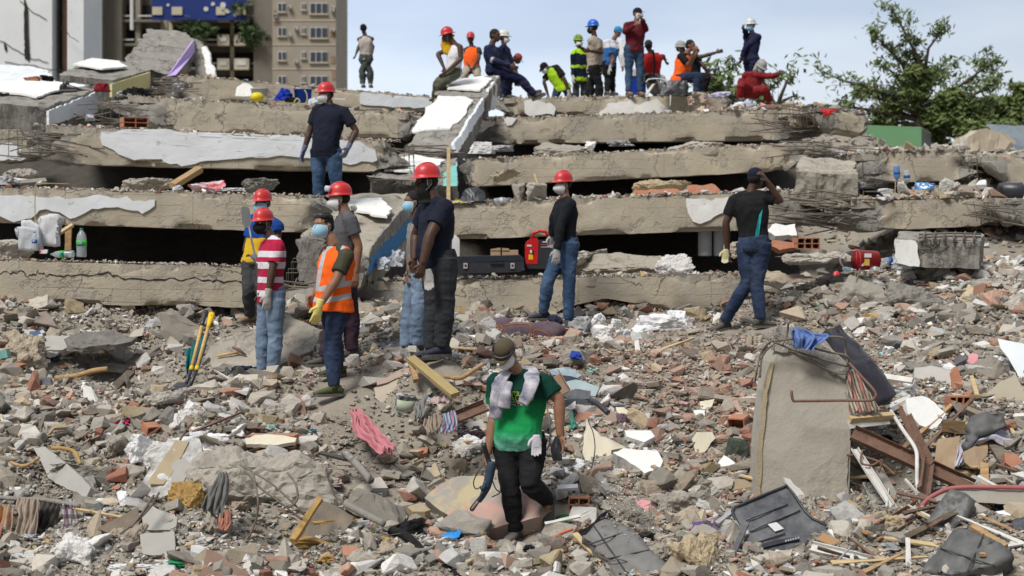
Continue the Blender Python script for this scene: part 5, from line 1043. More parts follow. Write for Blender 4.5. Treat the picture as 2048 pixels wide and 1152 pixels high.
def vest_mat(name,base,lines,verts,d):
 m=mat(name,base,tuple(x*.9 for x in base),bump=.35,bscale=14,spec=.15);t=m.node_tree;N=t.nodes;L=t.links.new;b=N['Principled BSDF'];src=b.inputs['Base Color'].links[0].from_socket
 g=N.new('ShaderNodeTexCoord');s=N.new('ShaderNodeSeparateXYZ');L(g.outputs['Object'],s.inputs[0])
 def mth(op,a,b_=0.0,c=0.0):
  n=N.new('ShaderNodeMath');n.operation=op
  for i,v in enumerate((a,b_,c)):
   if isinstance(v,(int,float)):n.inputs[i].default_value=v
   else:L(v,n.inputs[i])
  return n.outputs[0]
 f=None
 for(p0,p1,w_)in lines:
  a,c=P(*p0,d),P(*p1,d);n2=Vector((-(c.z-a.z),0,c.x-a.x)).normalized();u=(c-a).normalized()
  dist=mth('ABSOLUTE',mth('ADD',mth('MULTIPLY',s.outputs[0],n2.x),mth('MULTIPLY_ADD',s.outputs[2],n2.z,-(a.x*n2.x+a.z*n2.z))))
  along=mth('ADD',mth('MULTIPLY',s.outputs[0],u.x),mth('MULTIPLY_ADD',s.outputs[2],u.z,-(a.x*u.x+a.z*u.z)))
  q=mth('MULTIPLY',mth('LESS_THAN',dist,w_),mth('MULTIPLY',mth('GREATER_THAN',along,0),mth('LESS_THAN',along,(c-a).length)))
  f=q if f is None else mth('MAXIMUM',f,q)
 mx=N.new('ShaderNodeMix');mx.data_type='RGBA';L(f,mx.inputs[0]);L(src,mx.inputs[6]);mx.inputs[7].default_value=(.42,.42,.44,1);L(mx.outputs[2],b.inputs['Base Color']);return m
VESTM=vest_mat('orange_vest_with_tape',(0.90,0.13,0.015),[((600,566),(640,578),.024),((640,578),(730,560),.024),((600,590),(640,602),.024),((640,602),(730,586),.024),((636,572),(650,500),.022),((650,500),(680,480),.022),((688,570),(692,500),.022),((692,500),(676,484),.020)],[],16.05)
person('vest','bareheaded person in orange reflective vest over olive shirt, sunglasses on short black hair',16.05,(646,452),(674,502),(668,602),[((652,545,.05),(628,590,.0)),((672,560,-.10),(639,612,-.16))],[((670,680,.16),(675,735,.45)),((664,690,-.02),(668,774,-.02))],yaw=-52,hyaw=-40,s=1.0,skin='m',top=OLIVE,bottom=JEAND,sleeve=.72,mask=(MASKB,'surgical'),gloves=(None,GLOVEY),shoes=SHOEO,vest=VESTM,drop=(.3,1.1),feet=(-60,-72),handcurl=(.5,.25),eyes=True,collar=OLIVE,hem=.06,loose=1.0)
person('polo','person in navy polo and red helmet standing higher with hand on hip',22.6,(651,190),(661,216),(652,303),[((619,265,-.02),(608,300,-.05)),((712,262,-.02),(696,296,-.12))],[((637,368,.0),(637,428,.0)),((672,366,.0),(668,432,.1))],yaw=-20,hyaw=-58,s=1.0,skin='d',top=NAVY,bottom=JEANB,sleeve=.68,helmet=(HRED,),mask=(MASKW,'cone'),gloves=(GLOVEB,GLOVEB),shoes=SHOED,collar=cloth('pale_collar',(.45,.45,.47)),hem=.04,handcurl=(.4,.7),belly=.02,wide=1.12,palm=(None,(-1,.2,-.3)))
person('blue_yellow','person in blue and yellow t-shirt gripping a spade behind the striped polo',18.0,(524,408),(532,440),(514,520),[((492,500,-.05),(512,517,-.22)),((556,470,.0),(545,510,-.1))],[((498,580,-.15),(500,632,.05)),((525,585,-.1),(558,622,.0))],yaw=-30,hyaw=-30,s=.92,skin='d',top=zbands('blue_yellow_tee',None,[(zz(560,18),(.60,.38,.02)),(zz(474,18),(.60,.38,.02)),(zz(473,18),(.012,.05,.22)),(zz(400,18),(.012,.05,.22))],noise_=.02),bottom=GREYC,sleeve=.6,helmet=(HRED,),mask=(MASKB,'surgical'),gloves=(GLOVEB,None),shoes=SHOET,feet=(-40,-20),handcurl=(1.2,.5),hem=.0)
person('greyshirt','person in grey shirt, plum trousers and red helmet, behind the orange vest',17.2,(678,398),(692,432),(690,535),[((662,500,.02),(655,560,-.05)),((717,492,.0),(712,545,-.02))],[((702,620,.0),(703,702,.0)),((672,630,.1),(648,716,.05))],yaw=-75,hyaw=-80,s=1.0,skin='m',top=MIDG,bottom=PLUM,sleeve=.6,helmet=(HRED,),mask=(MASKW,'cone'),shoes=SHOED,feet=(-70,-80),collar=NAVY,wide=1.0,hem=.03,loose=1.4)
person('balaclava','tall person in navy black t-shirt, black balaclava and red helmet',16.2,(852,364),(872,410),(878,522),[((832,470,.1),(828,520,.0)),((860,470,-.12),(845,528,-.16))],[((868,615,.0),(862,700,.0)),((890,615,.0),(884,694,.05))],yaw=-62,hyaw=-66,s=1.07,skin='d',top=NAVY,bottom=SLATE,sleeve=.66,helmet=(HRED,),mask=(MASKK,'surgical'),shoes=SHOEN,feet=(-68,-60),belly=.035,wide=1.08,hem=.02,loose=1.5,handcurl=(.6,.9),arms_w=1.15)
person('behind','person in faded jeans and blue surgical mask mostly hidden behind the balaclava',17.4,(824,405),(838,446),(840,540),[((820,500,.0),(818,545,-.1)),((850,510,.0),(850,550,0))],[((818,625,-.02),(812,694,.0)),((838,625,.0),(836,690,.1))],yaw=-70,hyaw=-66,s=.9,skin='b',top=LIGHTG,bottom=JEANL,sleeve=.6,mask=(MASKB,'surgical'),shoes=SHOED,feet=(-70,-70),hem=.03,loose=1.5)
person('generator','person in black jacket, red helmet and white respirator beside the red generator',19.8,(1125,370),(1131,404),(1133,490),[((1108,436,-.05),(1104,472,.0)),((1122,448,-.06),(1114,500,-.10))],[((1096,562,-.15),(1086,626,-.02)),((1138,570,.0),(1137,640,.05))],yaw=-72,hyaw=-62,s=.97,skin='m',top=cloth('black_jacket',(.010,.012,.018),dust=.03),bottom=JEANB,sleeve=2.0,helmet=(HRED,),mask=(MASKW,'cone'),gloves=(GLOVEG,GLOVEG),shoes=SHOEN,feet=(-75,-15),drop=(0,.9),hem=.04,handcurl=(.8,.3),wide=1.0,collar=cloth('black_jacket',(.010,.012,.018),dust=.03))
person('walker','person in black t-shirt and navy cap walking with a hand to the brow',19.1,(1512,358),(1500,392),(1508,490),[((1560,402,-.05),(1534,362,-.12)),((1452,446,.0),(1455,500,.05))],[((1514,568,.02),(1521,640,.0)),((1494,565,-.05),(1447,645,.05))],yaw=160,hyaw=140,s=1.0,skin='d',top=BLACKC,bottom=JEAND,sleeve=.68,cap=NAVY,shoes=SHOED,feet=(100,-60),hem=.05,footpitch=(0,10),hipyaw=150,loose=1.1,handcurl=(.7,.6))
# ---------------- on the crest, left to right
F_=dict(near=False)
person('lone','lone person in pale sleeveless top, back turned, on the rear slope',44,(727,58),(731,76),(732,116),[((718,92,.0),(712,108,-.1)),((746,92,0),(744,108,-.1))],[((724,142,0),(726,168,0)),((740,142,0),(741,168,0))],yaw=175,hyaw=165,s=1.0,skin='d',top=GREYBEIGE,tank=True,bottom=cloth('dirty_jeans',(.06,.075,.07),kind='denim'),cap=BLACKC,shoes=mat('pale_boots',(.4,.36,.3),bump=0),loose=1.6,**F_)
person('yellow_cloth','seated person in red helmet with a mustard neck cloth and white tank top',31.5,(894,72),(912,92),(908,146),[((876,108,-.05),(888,136,-.15)),((922,118,-.05),(892,144,-.2))],[((876,166,-.25),(870,196,-.1)),((884,166,-.25),(876,200,.05))],yaw=-62,hyaw=-75,hpitch=12,s=1.0,skin='d',top=WHITEC,tank=True,bottom=OLIVEP,helmet=(HRED,True),shoes=None,loose=1.5,**F_)
person('small_orange','distant person in orange vest and red helmet behind the tilted slab',36,(941,78),(944,98),(944,138),[((934,118,-.1),(940,138,-.2)),((958,116,-.1),(945,138,-.3))],[((930,150,-.4),(928,180,-.2)),((955,150,-.4),(955,182,-.2))],yaw=-20,hyaw=-10,s=.9,skin='d',top=GREYC,vest=ORANGE,bottom=BEIGEC,helmet=(HRED,),**F_)
person('navy_back','person in white helmet and navy overalls behind another in navy overalls',35,(1008,76),(1008,96),(1008,150),[((1000,120,.0),(1010,142,-.1)),((1020,115,0),(1020,140,-.2))],[((1012,160,-.1),(1012,190,0)),((1018,160,-.1),(1018,190,0))],yaw=70,hyaw=85,s=1.0,skin='d',top=OVERALL,bottom=OVERALL,sleeve=2,helmet=(HWHITE,),mask=(MASKW,'cone'),**F_)
person('navy_seated','seated person in navy overalls with black hair, legs stretched out',33,(991,72),(982,96),(988,140),[((985,120,-.08),(1020,132,-.15)),((1010,122,.0),(1026,140,-.1))],[((1040,158,-.1),(1070,190,-.1)),((1046,164,.05),(1062,184,.1))],yaw=70,hyaw=60,s=1.08,skin='d',top=OVERALL,bottom=OVERALL,sleeve=2,shoes=SHOED,feet=(80,80),footpitch=(-25,-25),wide=1.05,**F_)
person('maroon_bent','person in a maroon top bending down behind the navy overalls',37,(1035,118),(1020,120),(1000,150),[((1030,138,0),(1035,160,0)),((1025,138,0),(1030,160,0))],[((1005,175,0),(1005,205,0)),((1010,175,0),(1010,205,0))],yaw=80,hyaw=80,hpitch=40,s=.95,skin='d',top=MAROON,bottom=JEAND,sleeve=1.9,cap=mat('dusty_red_cap',(.3,.05,.05),bump=0),**F_)
person('lime_bent','person in a lime green vest and black cap bending over at the crest',35.5,(1089,136),(1104,138),(1124,172),[((1088,164,-.1),(1096,190,-.1)),((1130,160,-.1),(1138,186,-.1))],[((1108,196,-.1),(1104,214,0)),((1140,196,0),(1144,214,0))],yaw=-55,hyaw=-60,hpitch=45,s=.9,skin='d',top=BLACKC,vest=LIME,bottom=JEAND,sleeve=.7,cap=BLACKC,mask=(MASKW,'surgical'),gloves=(None,GLOVEG),**F_)
person('fireman','person in lime and black helmet and navy jacket with lime panels',36,(1157,84),(1160,104),(1160,156),[((1146,130,0),(1146,154,-.1)),((1172,130,0),(1172,152,-.1))],[((1152,178,0),(1152,208,0)),((1168,178,0),(1168,208,0))],yaw=30,hyaw=40,s=.92,skin='d',top=zbands('navy_lime_jacket',None,[(zz(175,36),(.35,.6,.02)),(zz(150,36),(.008,.012,.03)),(zz(132,36),(.30,.5,.02)),(zz(126,36),(.008,.012,.03)),(zz(104,36),(.35,.6,.02)),(zz(90,36),(.35,.6,.02))],noise_=.05),bottom=GREYC,sleeve=1.9,helmet=(HGREEN,),mask=(MASKW,'cone'),gloves=(GLOVEG,None),**F_)
person('beige','person in beige t-shirt and blue helmet seen from behind',35,(1185,56),(1190,80),(1190,140),[((1172,102,-.05),(1160,94,-.25)),((1204,105,.05),(1180,102,-.25))],[((1181,168,0),(1180,205,0)),((1198,168,0),(1198,205,0))],yaw=-120,hyaw=-115,s=1.02,skin='d',top=BEIGEC,bottom=BLACKC,sleeve=.7,helmet=(HBLUE,),mask=(MASKK,'surgical'),wide=1.08,loose=1.5,**F_)
person('white_blue','person in a white and blue t-shirt leaning down behind the maroon sweater',36.5,(1236,64),(1224,86),(1216,128),[((1226,118,-.05),(1220,136,-.1)),((1240,112,0),(1244,130,0))],[((1216,160,0),(1214,184,-.1)),((1224,160,0),(1226,184,0))],yaw=30,hyaw=40,hpitch=20,s=.95,skin='b',top=zbands('white_blue_tee',None,[(zz(140,36.5),(.04,.14,.36)),(zz(98,36.5),(.04,.14,.36)),(zz(92,36.5),(.62,.62,.66)),(zz(60,36.5),(.62,.62,.66))],noise_=.05),bottom=BLACKC,sleeve=.7,gloves=(GLOVEG,None),cap=mat('bright_blue_scarf',(.02,.25,.5),bump=0),**F_)
person('maroon','tall person in a maroon sweater and blue jeans, drinking on the crest, dark cap',34.6,(1276,28),(1271,50),(1268,98),[((1250,64,-.08),(1270,50,-.28)),((1293,60,-.05),(1284,38,-.26))],[((1258,142,0),(1257,184,0)),((1280,142,0),(1280,184,0))],yaw=20,hyaw=45,s=1.02,skin='b',top=MAROON,bottom=JEANB,sleeve=2,cap=NAVY,shoes=SHOET,mask=(MASKW,'cone'),wide=1.08,handcurl=(1,1),**F_)
person('red_back','person in bright red t-shirt, back turned, beside the blue cooler box',35.2,(1297,92),(1303,112),(1302,156),[((1290,134,0),(1290,156,0)),((1326,112,.0),(1330,120,.1))],[((1300,172,-.3),(1310,188,-.2)),((1318,172,-.3),(1322,190,-.2))],yaw=165,hyaw=170,s=.98,skin='d',top=REDC,bottom=LIGHTG,sleeve=.8,cap=GREYC,wide=1.1,**F_)
person('orange_sit','seated bareheaded person in orange reflective vest, hand at the mouth',34.4,(1382,92),(1370,114),(1360,156),[((1378,130,-.1),(1388,104,-.3)),((1378,132,-.1),(1392,108,-.2))],[((1394,152,-.15),(1392,184,-.15)),((1398,152,.05),(1398,184,.1))],yaw=55,hyaw=60,s=1.0,skin='b',top=BLACKC,vest=ORANGE,bottom=JEAND,sleeve=.7,shoes=mat('pale_boots',(.4,.36,.3),bump=0),feet=(70,60),handcurl=(1,1),**F_)
person('pointing','person in grey helmet and black stretching one arm out to point',35.6,(1362,98),(1386,116),(1388,156),[((1408,112,-.1),(1432,105,-.15)),((1404,128,-.1),(1418,148,-.2))],[((1414,152,-.2),(1410,184,-.1)),((1406,152,0),(1404,184,.1))],yaw=60,hyaw=50,s=1.0,skin='d',top=BLACKC,bottom=BLACKC,sleeve=.6,helmet=(HGREY,),feet=(70,60),**F_)
person('navy_stand','standing person in navy overalls and wide brimmed white helmet',36,(1501,52),(1505,72),(1502,118),[((1492,66,-.15),(1487,58,-.3)),((1490,96,.0),(1484,114,0))],[((1497,150,0),(1496,185,0)),((1507,150,0),(1508,185,0))],yaw=-50,hyaw=-45,s=1.0,skin='d',top=OVERALL,bottom=OVERALL,sleeve=2,helmet=(HWHITE,True),mask=(MASKB,'surgical'),wide=1.0,hipz=0,**F_)
person('red_crouch','crouching person in dark red overalls and grey helmet, arm stretched out',33.8,(1522,136),(1506,150),(1502,186),[((1548,152,-.1),(1556,148,-.2)),((1480,162,-.1),(1482,182,-.15))],[((1528,178,-.3),(1540,202,-.1)),((1484,170,-.4),(1478,196,-.3))],yaw=15,hyaw=30,hpitch=30,s=1.0,skin='d',top=REDP,bottom=REDP,sleeve=2,helmet=(HGREY,),mask=(mat('teal_mask',(.2,.4,.4),bump=0),'surgical'),loose=1.4,**F_)
# ==========================================================
def plane_pts(pts,n,d=None,lift=0.0,anchor=None):
 """picture outline laid on a plane of normal n that touches the debris under its middle (or at distance d)"""
 n=Vector(n).normalized();cx=sum(p[0]for p in pts)/len(pts);cy=sum(p[1]for p in pts)/len(pts)
 if anchor:cx,cy=anchor
 c=(P(cx,cy,d)if d else at(cx,cy))+n*lift;out_=[]
 for px,py in pts:
  r=P(px,py,1.0);out_.append(r*(c.dot(n)/r.dot(n)))
 return out_,n
def plate(name,label,cat,pts,n,th,m,d=None,lift=0.05,sides=None,rag=0.012,amp=0.006,cell=0.06,seed=1,anchor=None,sc=6,group=None):
 q,nn=plane_pts(pts,n,d,lift,anchor);return tag(prism(name,q,-nn*th,m,cell=cell,amp=amp,sc=sc,rag=rag,seed=seed,sides=sides),label,cat,group)
def plate_child(parent,name,pts,n,d,lift,th,m,rag=0.0,seed=2,anchor=None,amp=0.002):
 q,nn=plane_pts(pts,n,d,lift,anchor);return prism(name,q,-nn*th,m,parent,cell=.06,amp=amp,rag=rag,seed=seed)
def drape(name,label,cat,left,right,m,folds=5,amp=0.02,th=0.006,n=34,k=46,seed=0,parent=None,edge=0.012):
 """cloth hung between two edge lines given as (column, row, distance)"""
 Lp=[P(*q)for q in left];Rp=[P(*q)for q in right]
 def samp(pl,t):
  f=t*(len(pl)-1);i=min(int(f),len(pl)-2);f-=i;f=f*f*(3-2*f)*.5+f*.5;return pl[i].lerp(pl[i+1],f)
 V=[];rnd=random.Random(seed);ph=rnd.uniform(0,6)
 for j in range(k+1):
  v=j/k;a,b=samp(Lp,v),samp(Rp,v);a2,b2=samp(Lp,min(v+.03,1)),samp(Rp,min(v+.03,1));nrm=(b-a).cross(((a2-a)if v<.97 else(a-samp(Lp,v-.03))));nrm.normalize()
  if nrm.y>0:nrm=-nrm
  for i in range(n+1):
   u=i/n;V.append(a.lerp(b,u)+nrm*(amp*(math.sin(u*folds*6.283+ph+math.sin(v*4+seed)*1.3)*(.5+.5*v)+.5*math.sin(u*folds*2.3*6.283+v*3+ph*2))))
 V=np.array([tuple(q)for q in V]);V+=np.stack([fbm(V*7+seed,3),fbm(V*7+seed+4,3),fbm(V*7+seed+8,3)],1)*edge
 fs=[(j*(n+1)+i,j*(n+1)+i+1,(j+1)*(n+1)+i+1,(j+1)*(n+1)+i)for j in range(k)for i in range(n)]
 me=bpy.data.meshes.new(name);me.from_pydata(V.tolist(),[],fs);o=link(name,me,m,parent,True);s_=o.modifiers.new('thick','SOLIDIFY');s_.thickness=th;s_.offset=0
 return tag(o,label,cat)if label else o
def crumple(name,label,cat,pos,size,m,amp=.22,sc=2.2,seed=0,sub=4,rot=0.0,parent=None,group=None,sharp=True):
 """torn, creased lump: foam and paper break in flat facets, cloth and film fold in soft ridges"""
 hard=m in(FOAMW,FOAMY,GCONC,BRICK);v,f=hull_shape(seed+700,13 if hard else 16,(1,1,1),1500 if sub>3 else 500,0,.14 if sub>3 else .25)
 v=v*.95;n_=fbm(v*sc*.8+seed*3.1,3,.5);rd=(.55-np.abs(n_)*1.9);fine=fbm(v*7+seed,3,.6)
 v=v*(1+(amp*(.35 if hard else .95))*rd+fine*(.05 if hard else .02))[:,None];v[:,2]=np.maximum(v[:,2],-.45);v*=np.array(size);v=v@np.array(Matrix.Rotation(rot,3,'Z')).T
 me=bpy.data.meshes.new(name);me.from_pydata(v.tolist(),[],f.tolist());o=link(name,me,m,parent,not hard)
 if not hard:me.set_sharp_from_angle(angle=R(38))
 o.location=Vector(pos);return tag(o,label,cat,group)if label else o
def bar(name,label,cat,a,b,w_,h,m,n=None,parent=None,jit=0.004,taper=1.0,cell=.08):
 """squared bar from a to b (picture points with distance)"""
 a,b=(P(*a)if not isinstance(a,Vector)else a),(P(*b)if not isinstance(b,Vector)else b);t=(b-a).normalized();up=Vector(n)if n else Vector((0,-.5,.85));s_=t.cross(up).normalized();up=s_.cross(t).normalized()
 q=[a-s_*w_/2+up*h/2,a+s_*w_/2+up*h/2,b+s_*w_/2*taper+up*h/2,b-s_*w_/2*taper+up*h/2]
 o=prism(name,q,-up*h,m,parent,cell=cell,amp=jit,sc=9);return tag(o,label,cat)if label else o
def channel(name,label,cat,a,b,w_,fl,m,n=(0,-.6,.8),bend=None,th=.006):
 """steel channel: web and two flanges"""
 a,b=P(*a),P(*b);pts=[a]+([P(*q)for q in bend]if bend else[])+[b];root=thing(name,label,cat)
 for i in range(len(pts)-1):
  p,q=pts[i],pts[i+1];t=(q-p).normalized();up=Vector(n);s_=t.cross(up).normalized();up=s_.cross(t).normalized()
  prism('web',[p-s_*w_/2,p+s_*w_/2,q+s_*w_/2,q-s_*w_/2],-up*th,m,root,cell=.08,amp=.004,sc=5)
  for sg in(-1,1):
   e0,e1=p+s_*sg*w_/2,q+s_*sg*w_/2;prism('flange',[e0,e1,e1+up*fl,e0+up*fl],s_*sg*th,m,root,cell=.08,amp=.003,sc=5)
 return root
def wire(name,label,cat,pts,r,m,n=6,parent=None,steps=5):
 p=[P(*q)if not isinstance(q,Vector)else q for q in pts];pp_,rr_=catmull(p,[(r,r)]*len(p),steps);mb=MB();mb.tube(pp_,rr_,n);o=mb.build(name,m,parent,True);return tag(o,label,cat)if label else o
def lathe(mb,base,axis,prof,n=20,mi=0):
 ax=Vector(axis).normalized();mb.tube([Vector(base)+ax*h for r_,h in prof],[(max(r_,.0008),)*2 for r_,h in prof],n,mi=mi)
PET=mat('clear_bottle_plastic',(0.62,0.68,0.72),rough=0.12,bump=0,alpha=0.42,spec=0.6);PETB=mat('blue_bottle_plastic',(0.10,0.30,0.62),rough=0.2,bump=0,alpha=0.7,spec=0.6)
CAPB=mat('blue_cap',(0.01,0.05,0.55),bump=0,rough=.4);CAPG=mat('teal_cap',(0.02,.22,.18),bump=0,rough=.4);LABG=mat('green_label',(0.05,.50,.03),bump=0,rough=.5);LABB=mat('blue_label',(0.02,.10,.35),bump=0,rough=.5);PAPER=mat('white_label_paper',(.68,.68,.68),bump=0,rough=.6)
def bottle(label,base,axis,L_=.30,r=.045,cap_m=CAPB,lab=LABB,body=PET,name='water_bottle',mark=True):
 root=thing(name,label,'bottle');b=Vector(base);ax=Vector(axis).normalized();mb=MB()
 lathe(mb,b,ax,[(.0,0),(r*.85,.0),(r,.012),(r*.96,L_*.2),(r,L_*.35),(r,L_*.58),(r*.97,L_*.64),(r*.8,L_*.78),(r*.42,L_*.88),(r*.30,L_*.92),(r*.30,L_*.95)],20);mb.build('bottle_body',body,root,True)
 mb=MB();lathe(mb,b+ax*(L_*.94),ax,[(0,0),(r*.34,0),(r*.34,L_*.055),(0,L_*.056)],14);mb.build('cap',cap_m,root,True)
 mb=MB();lathe(mb,b+ax*(L_*.37),ax,[(r*1.012,0),(r*1.012,L_*.2)],20);lb=mb.build('label',lab,root,True)
 if mark:
  mb=MB();c=b+ax*(L_*.47)+Vector((0,-1,0))*(r*1.02);s_=ax.cross(Vector((0,-1,0))).normalized()
  mb.tube([c,c+Vector((0,-.004,0))],[(r*.6,L_*.055)]*2,14,flat=s_);mb.build('emblem',LABB if lab is LABG else PAPER,lb,True)
  for k in range(4):mb=MB();mb.box(c+s_*(r*(-.36+.22*k))+Vector((0,-.005,0)),(r*.09,.003,L_*.06));mb.build('emblem_stroke',PAPER if lab is LABG else LABB,lb)
 return root
def bucket(label,base,axis,r=.12,h=.24,m=HRED,handle=None,name='bucket',rimtop=1.12,open_=True):
 root=thing(name,label,'bucket');b=Vector(base);ax=Vector(axis).normalized();mb=MB()
 prof=[(0,0),(r*.85,0),(r*.86,.01),(r,h),(r*1.05,h),(r*1.05,h-.02),(r*1.01,h-.02)]if not open_ else[(0,0),(r*.85,0),(r,h*.97),(r*1.06,h*.97),(r*1.06,h),(r*.98,h),(r*.83,.012),(0,.012)]
 lathe(mb,b,ax,prof,28);mb.build('bucket_body',m,root,True)
 return root,b,ax
 # ---- the walking man's things
g=HELD['green'];TOWEL=mat('white_towel_dark_spots',(0.60,0.58,0.62),(0.12,0.12,0.17),rough=.95,scale=7,bump=.5,bscale=18,kind='',contrast=1.6)
def worn(o,body,name=None):o.parent=body;return o
def path_cloth(name,parent,pts,w_,m,fold=.012,seed=0,flat=None,th=.014):
 pp_,rr_=catmull([Vector(p)for p in pts],[(a,th)for a in w_],6);mb=MB();mb.tube(pp_,rr_,18,flat=flat);o=mb.build(name,m,parent,True);v=vget(o.data);n_=nget(o.data);vset(o.data,v+n_*(fbm(v*16+seed,3)*fold)[:,None]);return o
nb=g['nb'];F3,S3,U3=g['fw'],g['ac'],g['su']
tw=path_cloth('towel',g['body'],[P(990,838,14.08),P(993,800,14.06),P(998,770,14.08),P(1012,748,14.2),P(1035,738,14.42),P(1058,738,14.34),P(1064,756,14.12),P(1056,785,14.05),P(1046,808,14.03)],[.045,.055,.058,.052,.05,.062,.066,.06,.04],TOWEL,fold=.010,seed=3,flat=(1,-.2,.1),th=.017)
path_cloth('towel_end',g['body'],[P(1008,815,14.04),P(1010,790,14.03),P(1016,765,14.1)],[.05,.048,.04],TOWEL,fold=.007,seed=9,flat=(1,-.2,.1),th=.02)
CREST=mat('lime_print',(.45,.62,.10),bump=0);PURP=mat('dark_print',(.04,.02,.07),bump=0)
def wrapped(pts,target,off=.006):
 return pts
def print_text(txt,px,py,size,m,parent,d,name='printed_text',rot=0.0,yaw=-14):
 c=bpy.data.curves.new(name,'FONT');c.body=txt;c.size=size;c.align_x='CENTER';c.align_y='CENTER';c.extrude=.0006;o=bpy.data.objects.new('tmp',c);COL.objects.link(o);dg=bpy.context.evaluated_depsgraph_get();me=bpy.data.meshes.new_from_object(o.evaluated_get(dg));bpy.data.objects.remove(o)
 M_=Matrix.Translation(P(px,py,d))@Matrix.Rotation(R(yaw),4,'Z')@Matrix.Rotation(R(90),4,'X')@Matrix.Rotation(rot,4,'Z');me.transform(M_);q=link(name,me,m,parent);return q
shirt=[c for c in g['body'].children if c.name.startswith('shirt')][0]
def stick_on(o,target,off=.005):
 """lay a print onto the cloth: every vertex goes to the nearest spot in front of the shirt"""
 from mathutils.bvhtree import BVHTree
 tv=[v.co.copy()for v in target.data.vertices];tp=[tuple(p.vertices)for p in target.data.polygons];t=BVHTree.FromPolygons(tv,tp);v=vget(o.data)
 for i in range(len(v)):
  s=Vector(v[i]);hit=t.ray_cast(Vector((s.x,s.y-1.0,s.z)),Vector((0,1,0)))
  if hit[0]is not None:v[i]=tuple(hit[0]+Vector((0,-off-(v[i][1]-s.y),0)))
 vset(o.data,v);return o
def flatprint(pts,m,name,off=.004):
 q=[P(x_,y_,14.0)for x_,y_ in pts];o=prism(name,q,(0,.001,0),m,shirt,cell=.015,amp=0);return stick_on(o,shirt,off)
def rect(x0,x1,y0,y1,sk=0):return[(x0,y1),(x1,y1+sk),(x1,y0+sk),(x0,y0)]
flatprint([(995,807),(1040,806),(1045,808),(1044,812),(1046,815),(1030,814),(1029,810),(996,813)],PAPER,'ribbon_print',.005)
flatprint(rect(998,1020,808.5,811,.5),PURP,'ribbon_line',.008);flatprint(rect(1022,1034,808,810.5,.5),PURP,'ribbon_line',.008);flatprint(rect(1032,1041,811,813.3,0),PURP,'ribbon_line',.008)
for(x0,x1,y0,y1)in((993,1001,790,793),(1002,1010,791,794),(997,1008,797,800)):flatprint(rect(x0,x1,y0,y1),PAPER,'crest_print',.005)
stick_on(print_text('MILAGRO',1029,800,.075,CREST,shirt,14.0),shirt,.007);stick_on(print_text('CENTRAL',1028,791,.05,CREST,shirt,14.0),shirt,.007);stick_on(print_text('EL',1018,785,.035,PAPER,shirt,14.0),shirt,.007)
H=g['H'];mb=MB();mb.tube([H(-.088,.03,.055),H(-.07,.085,.05),H(-.035,.112,.048),H(0,.118,.046),H(.035,.112,.048),H(.07,.085,.05),H(.088,.03,.055),H(.09,-.04,.06)],[(.022,.006)]*8,8,flat=g['Up']);mb.build('sunglasses',BLACKP,g['body'],True)
mb=MB();c_=H(0.012,.158,.024);mb.tube([c_,c_+Vector((0,-.004,.003))],.011,14);mb.build('cap_badge',PAPER,g['body'],True)
T=MB();hand_parts(T,P(1073,872,14.06),Vector((0,0,-1)),Vector((0,-1,0)),.15,1,1.0,grow=.003,spread=1.1);tag(T.build('hanging_glove',mat('white_knit_glove',(.66,.64,.70),bump=.4,bscale=60),None,True,remesh=.006,smooths=1),'white knitted glove tucked into the black trousers of the man in green','glove')
dr=thing('breaker_drill','dark blue electric breaker drill carried pointing down by the man in green','power drill')
DB=mat('dark_teal_plastic',(.012,.045,.085),(.01,.03,.05),rough=.45,bump=.1,scale=12,dust=.15)
dp=lambda x_,y_,o=0:P(x_,y_,14.0+o)
def grown(name,pts,rad,m,parent=dr,n=14):pp_,rr_=catmull([Vector(p)for p in pts],[(a,a)if not isinstance(a,tuple)else a for a in rad],4);mb=MB();mb.tube(pp_,rr_,n);return mb.build(name,m,parent,True)
grown('grip',[dp(967,888,-.06),dp(971,902,-.03),dp(976,918,0),dp(980,930,0)],[.022,.021,.02,.024],BLACKP)
grown('motor_housing',[dp(984,924),dp(982,934),dp(978,955),dp(973,975)],[(.03,.045),(.04,.05),(.038,.048),(.034,.044)],DB)
grown('gear_housing',[dp(973,975),dp(966,990),dp(958,1003)],[(.034,.04),(.026,.03),(.018,.02)],DB)
grown('chisel',[dp(958,1003),dp(950,1012),dp(943,1020)],[.011,.01,.008],REBAR)
grown('guard_loop',[dp(978,972,-.03),dp(962,990,-.04),dp(944,1012,-.04),dp(941,1019,-.03),dp(946,1021,-.02),dp(955,1008,-.02)],[.006]*6,BLACKP)
grown('battery_grip',[dp(972,962,-.03),dp(966,978,-.04),dp(962,972,-.03)],[.018,.018,.014],DB)
grown('cable',[dp(970,925),dp(955,945,-.02),dp(947,965,-.02),dp(952,978,-.02),dp(964,972)],[.005]*5,BLACKP)
grown('power_cord',[dp(975,930,.05),dp(990,975,.1),dp(1000,985,.15),dp(984,994,.12)],[.005]*4,BLACKP)
o=crumple('dark_rubber_piece','flat dark rubber piece held in the hand of the man in green','rubber piece',P(1112,905,14.1),(.045,.075,.14),BLACKP,.08,1.5,4,3,.3)
b_=HELD['balaclava'];T=MB();w0=b_['wr'][1];hand_parts(T,P(855,540,15.9),Vector((.12,0,-1)),Vector((0,-1,0)),.2,1,1.15,grow=.004,spread=1.0);tag(T.build('held_glove',GLOVEG,None,True,remesh=.007,smooths=1),'pale grey work glove held dangling by the tall balaclava man','glove')
wd=(b_['wr'][1]-b_['el'][1]).normalized();mb=MB();mb.tube([b_['wr'][1]-wd*.035,b_['wr'][1]-wd*.022],.034,16);mb.build('wrist_band',PAPER,b_['body'],True)
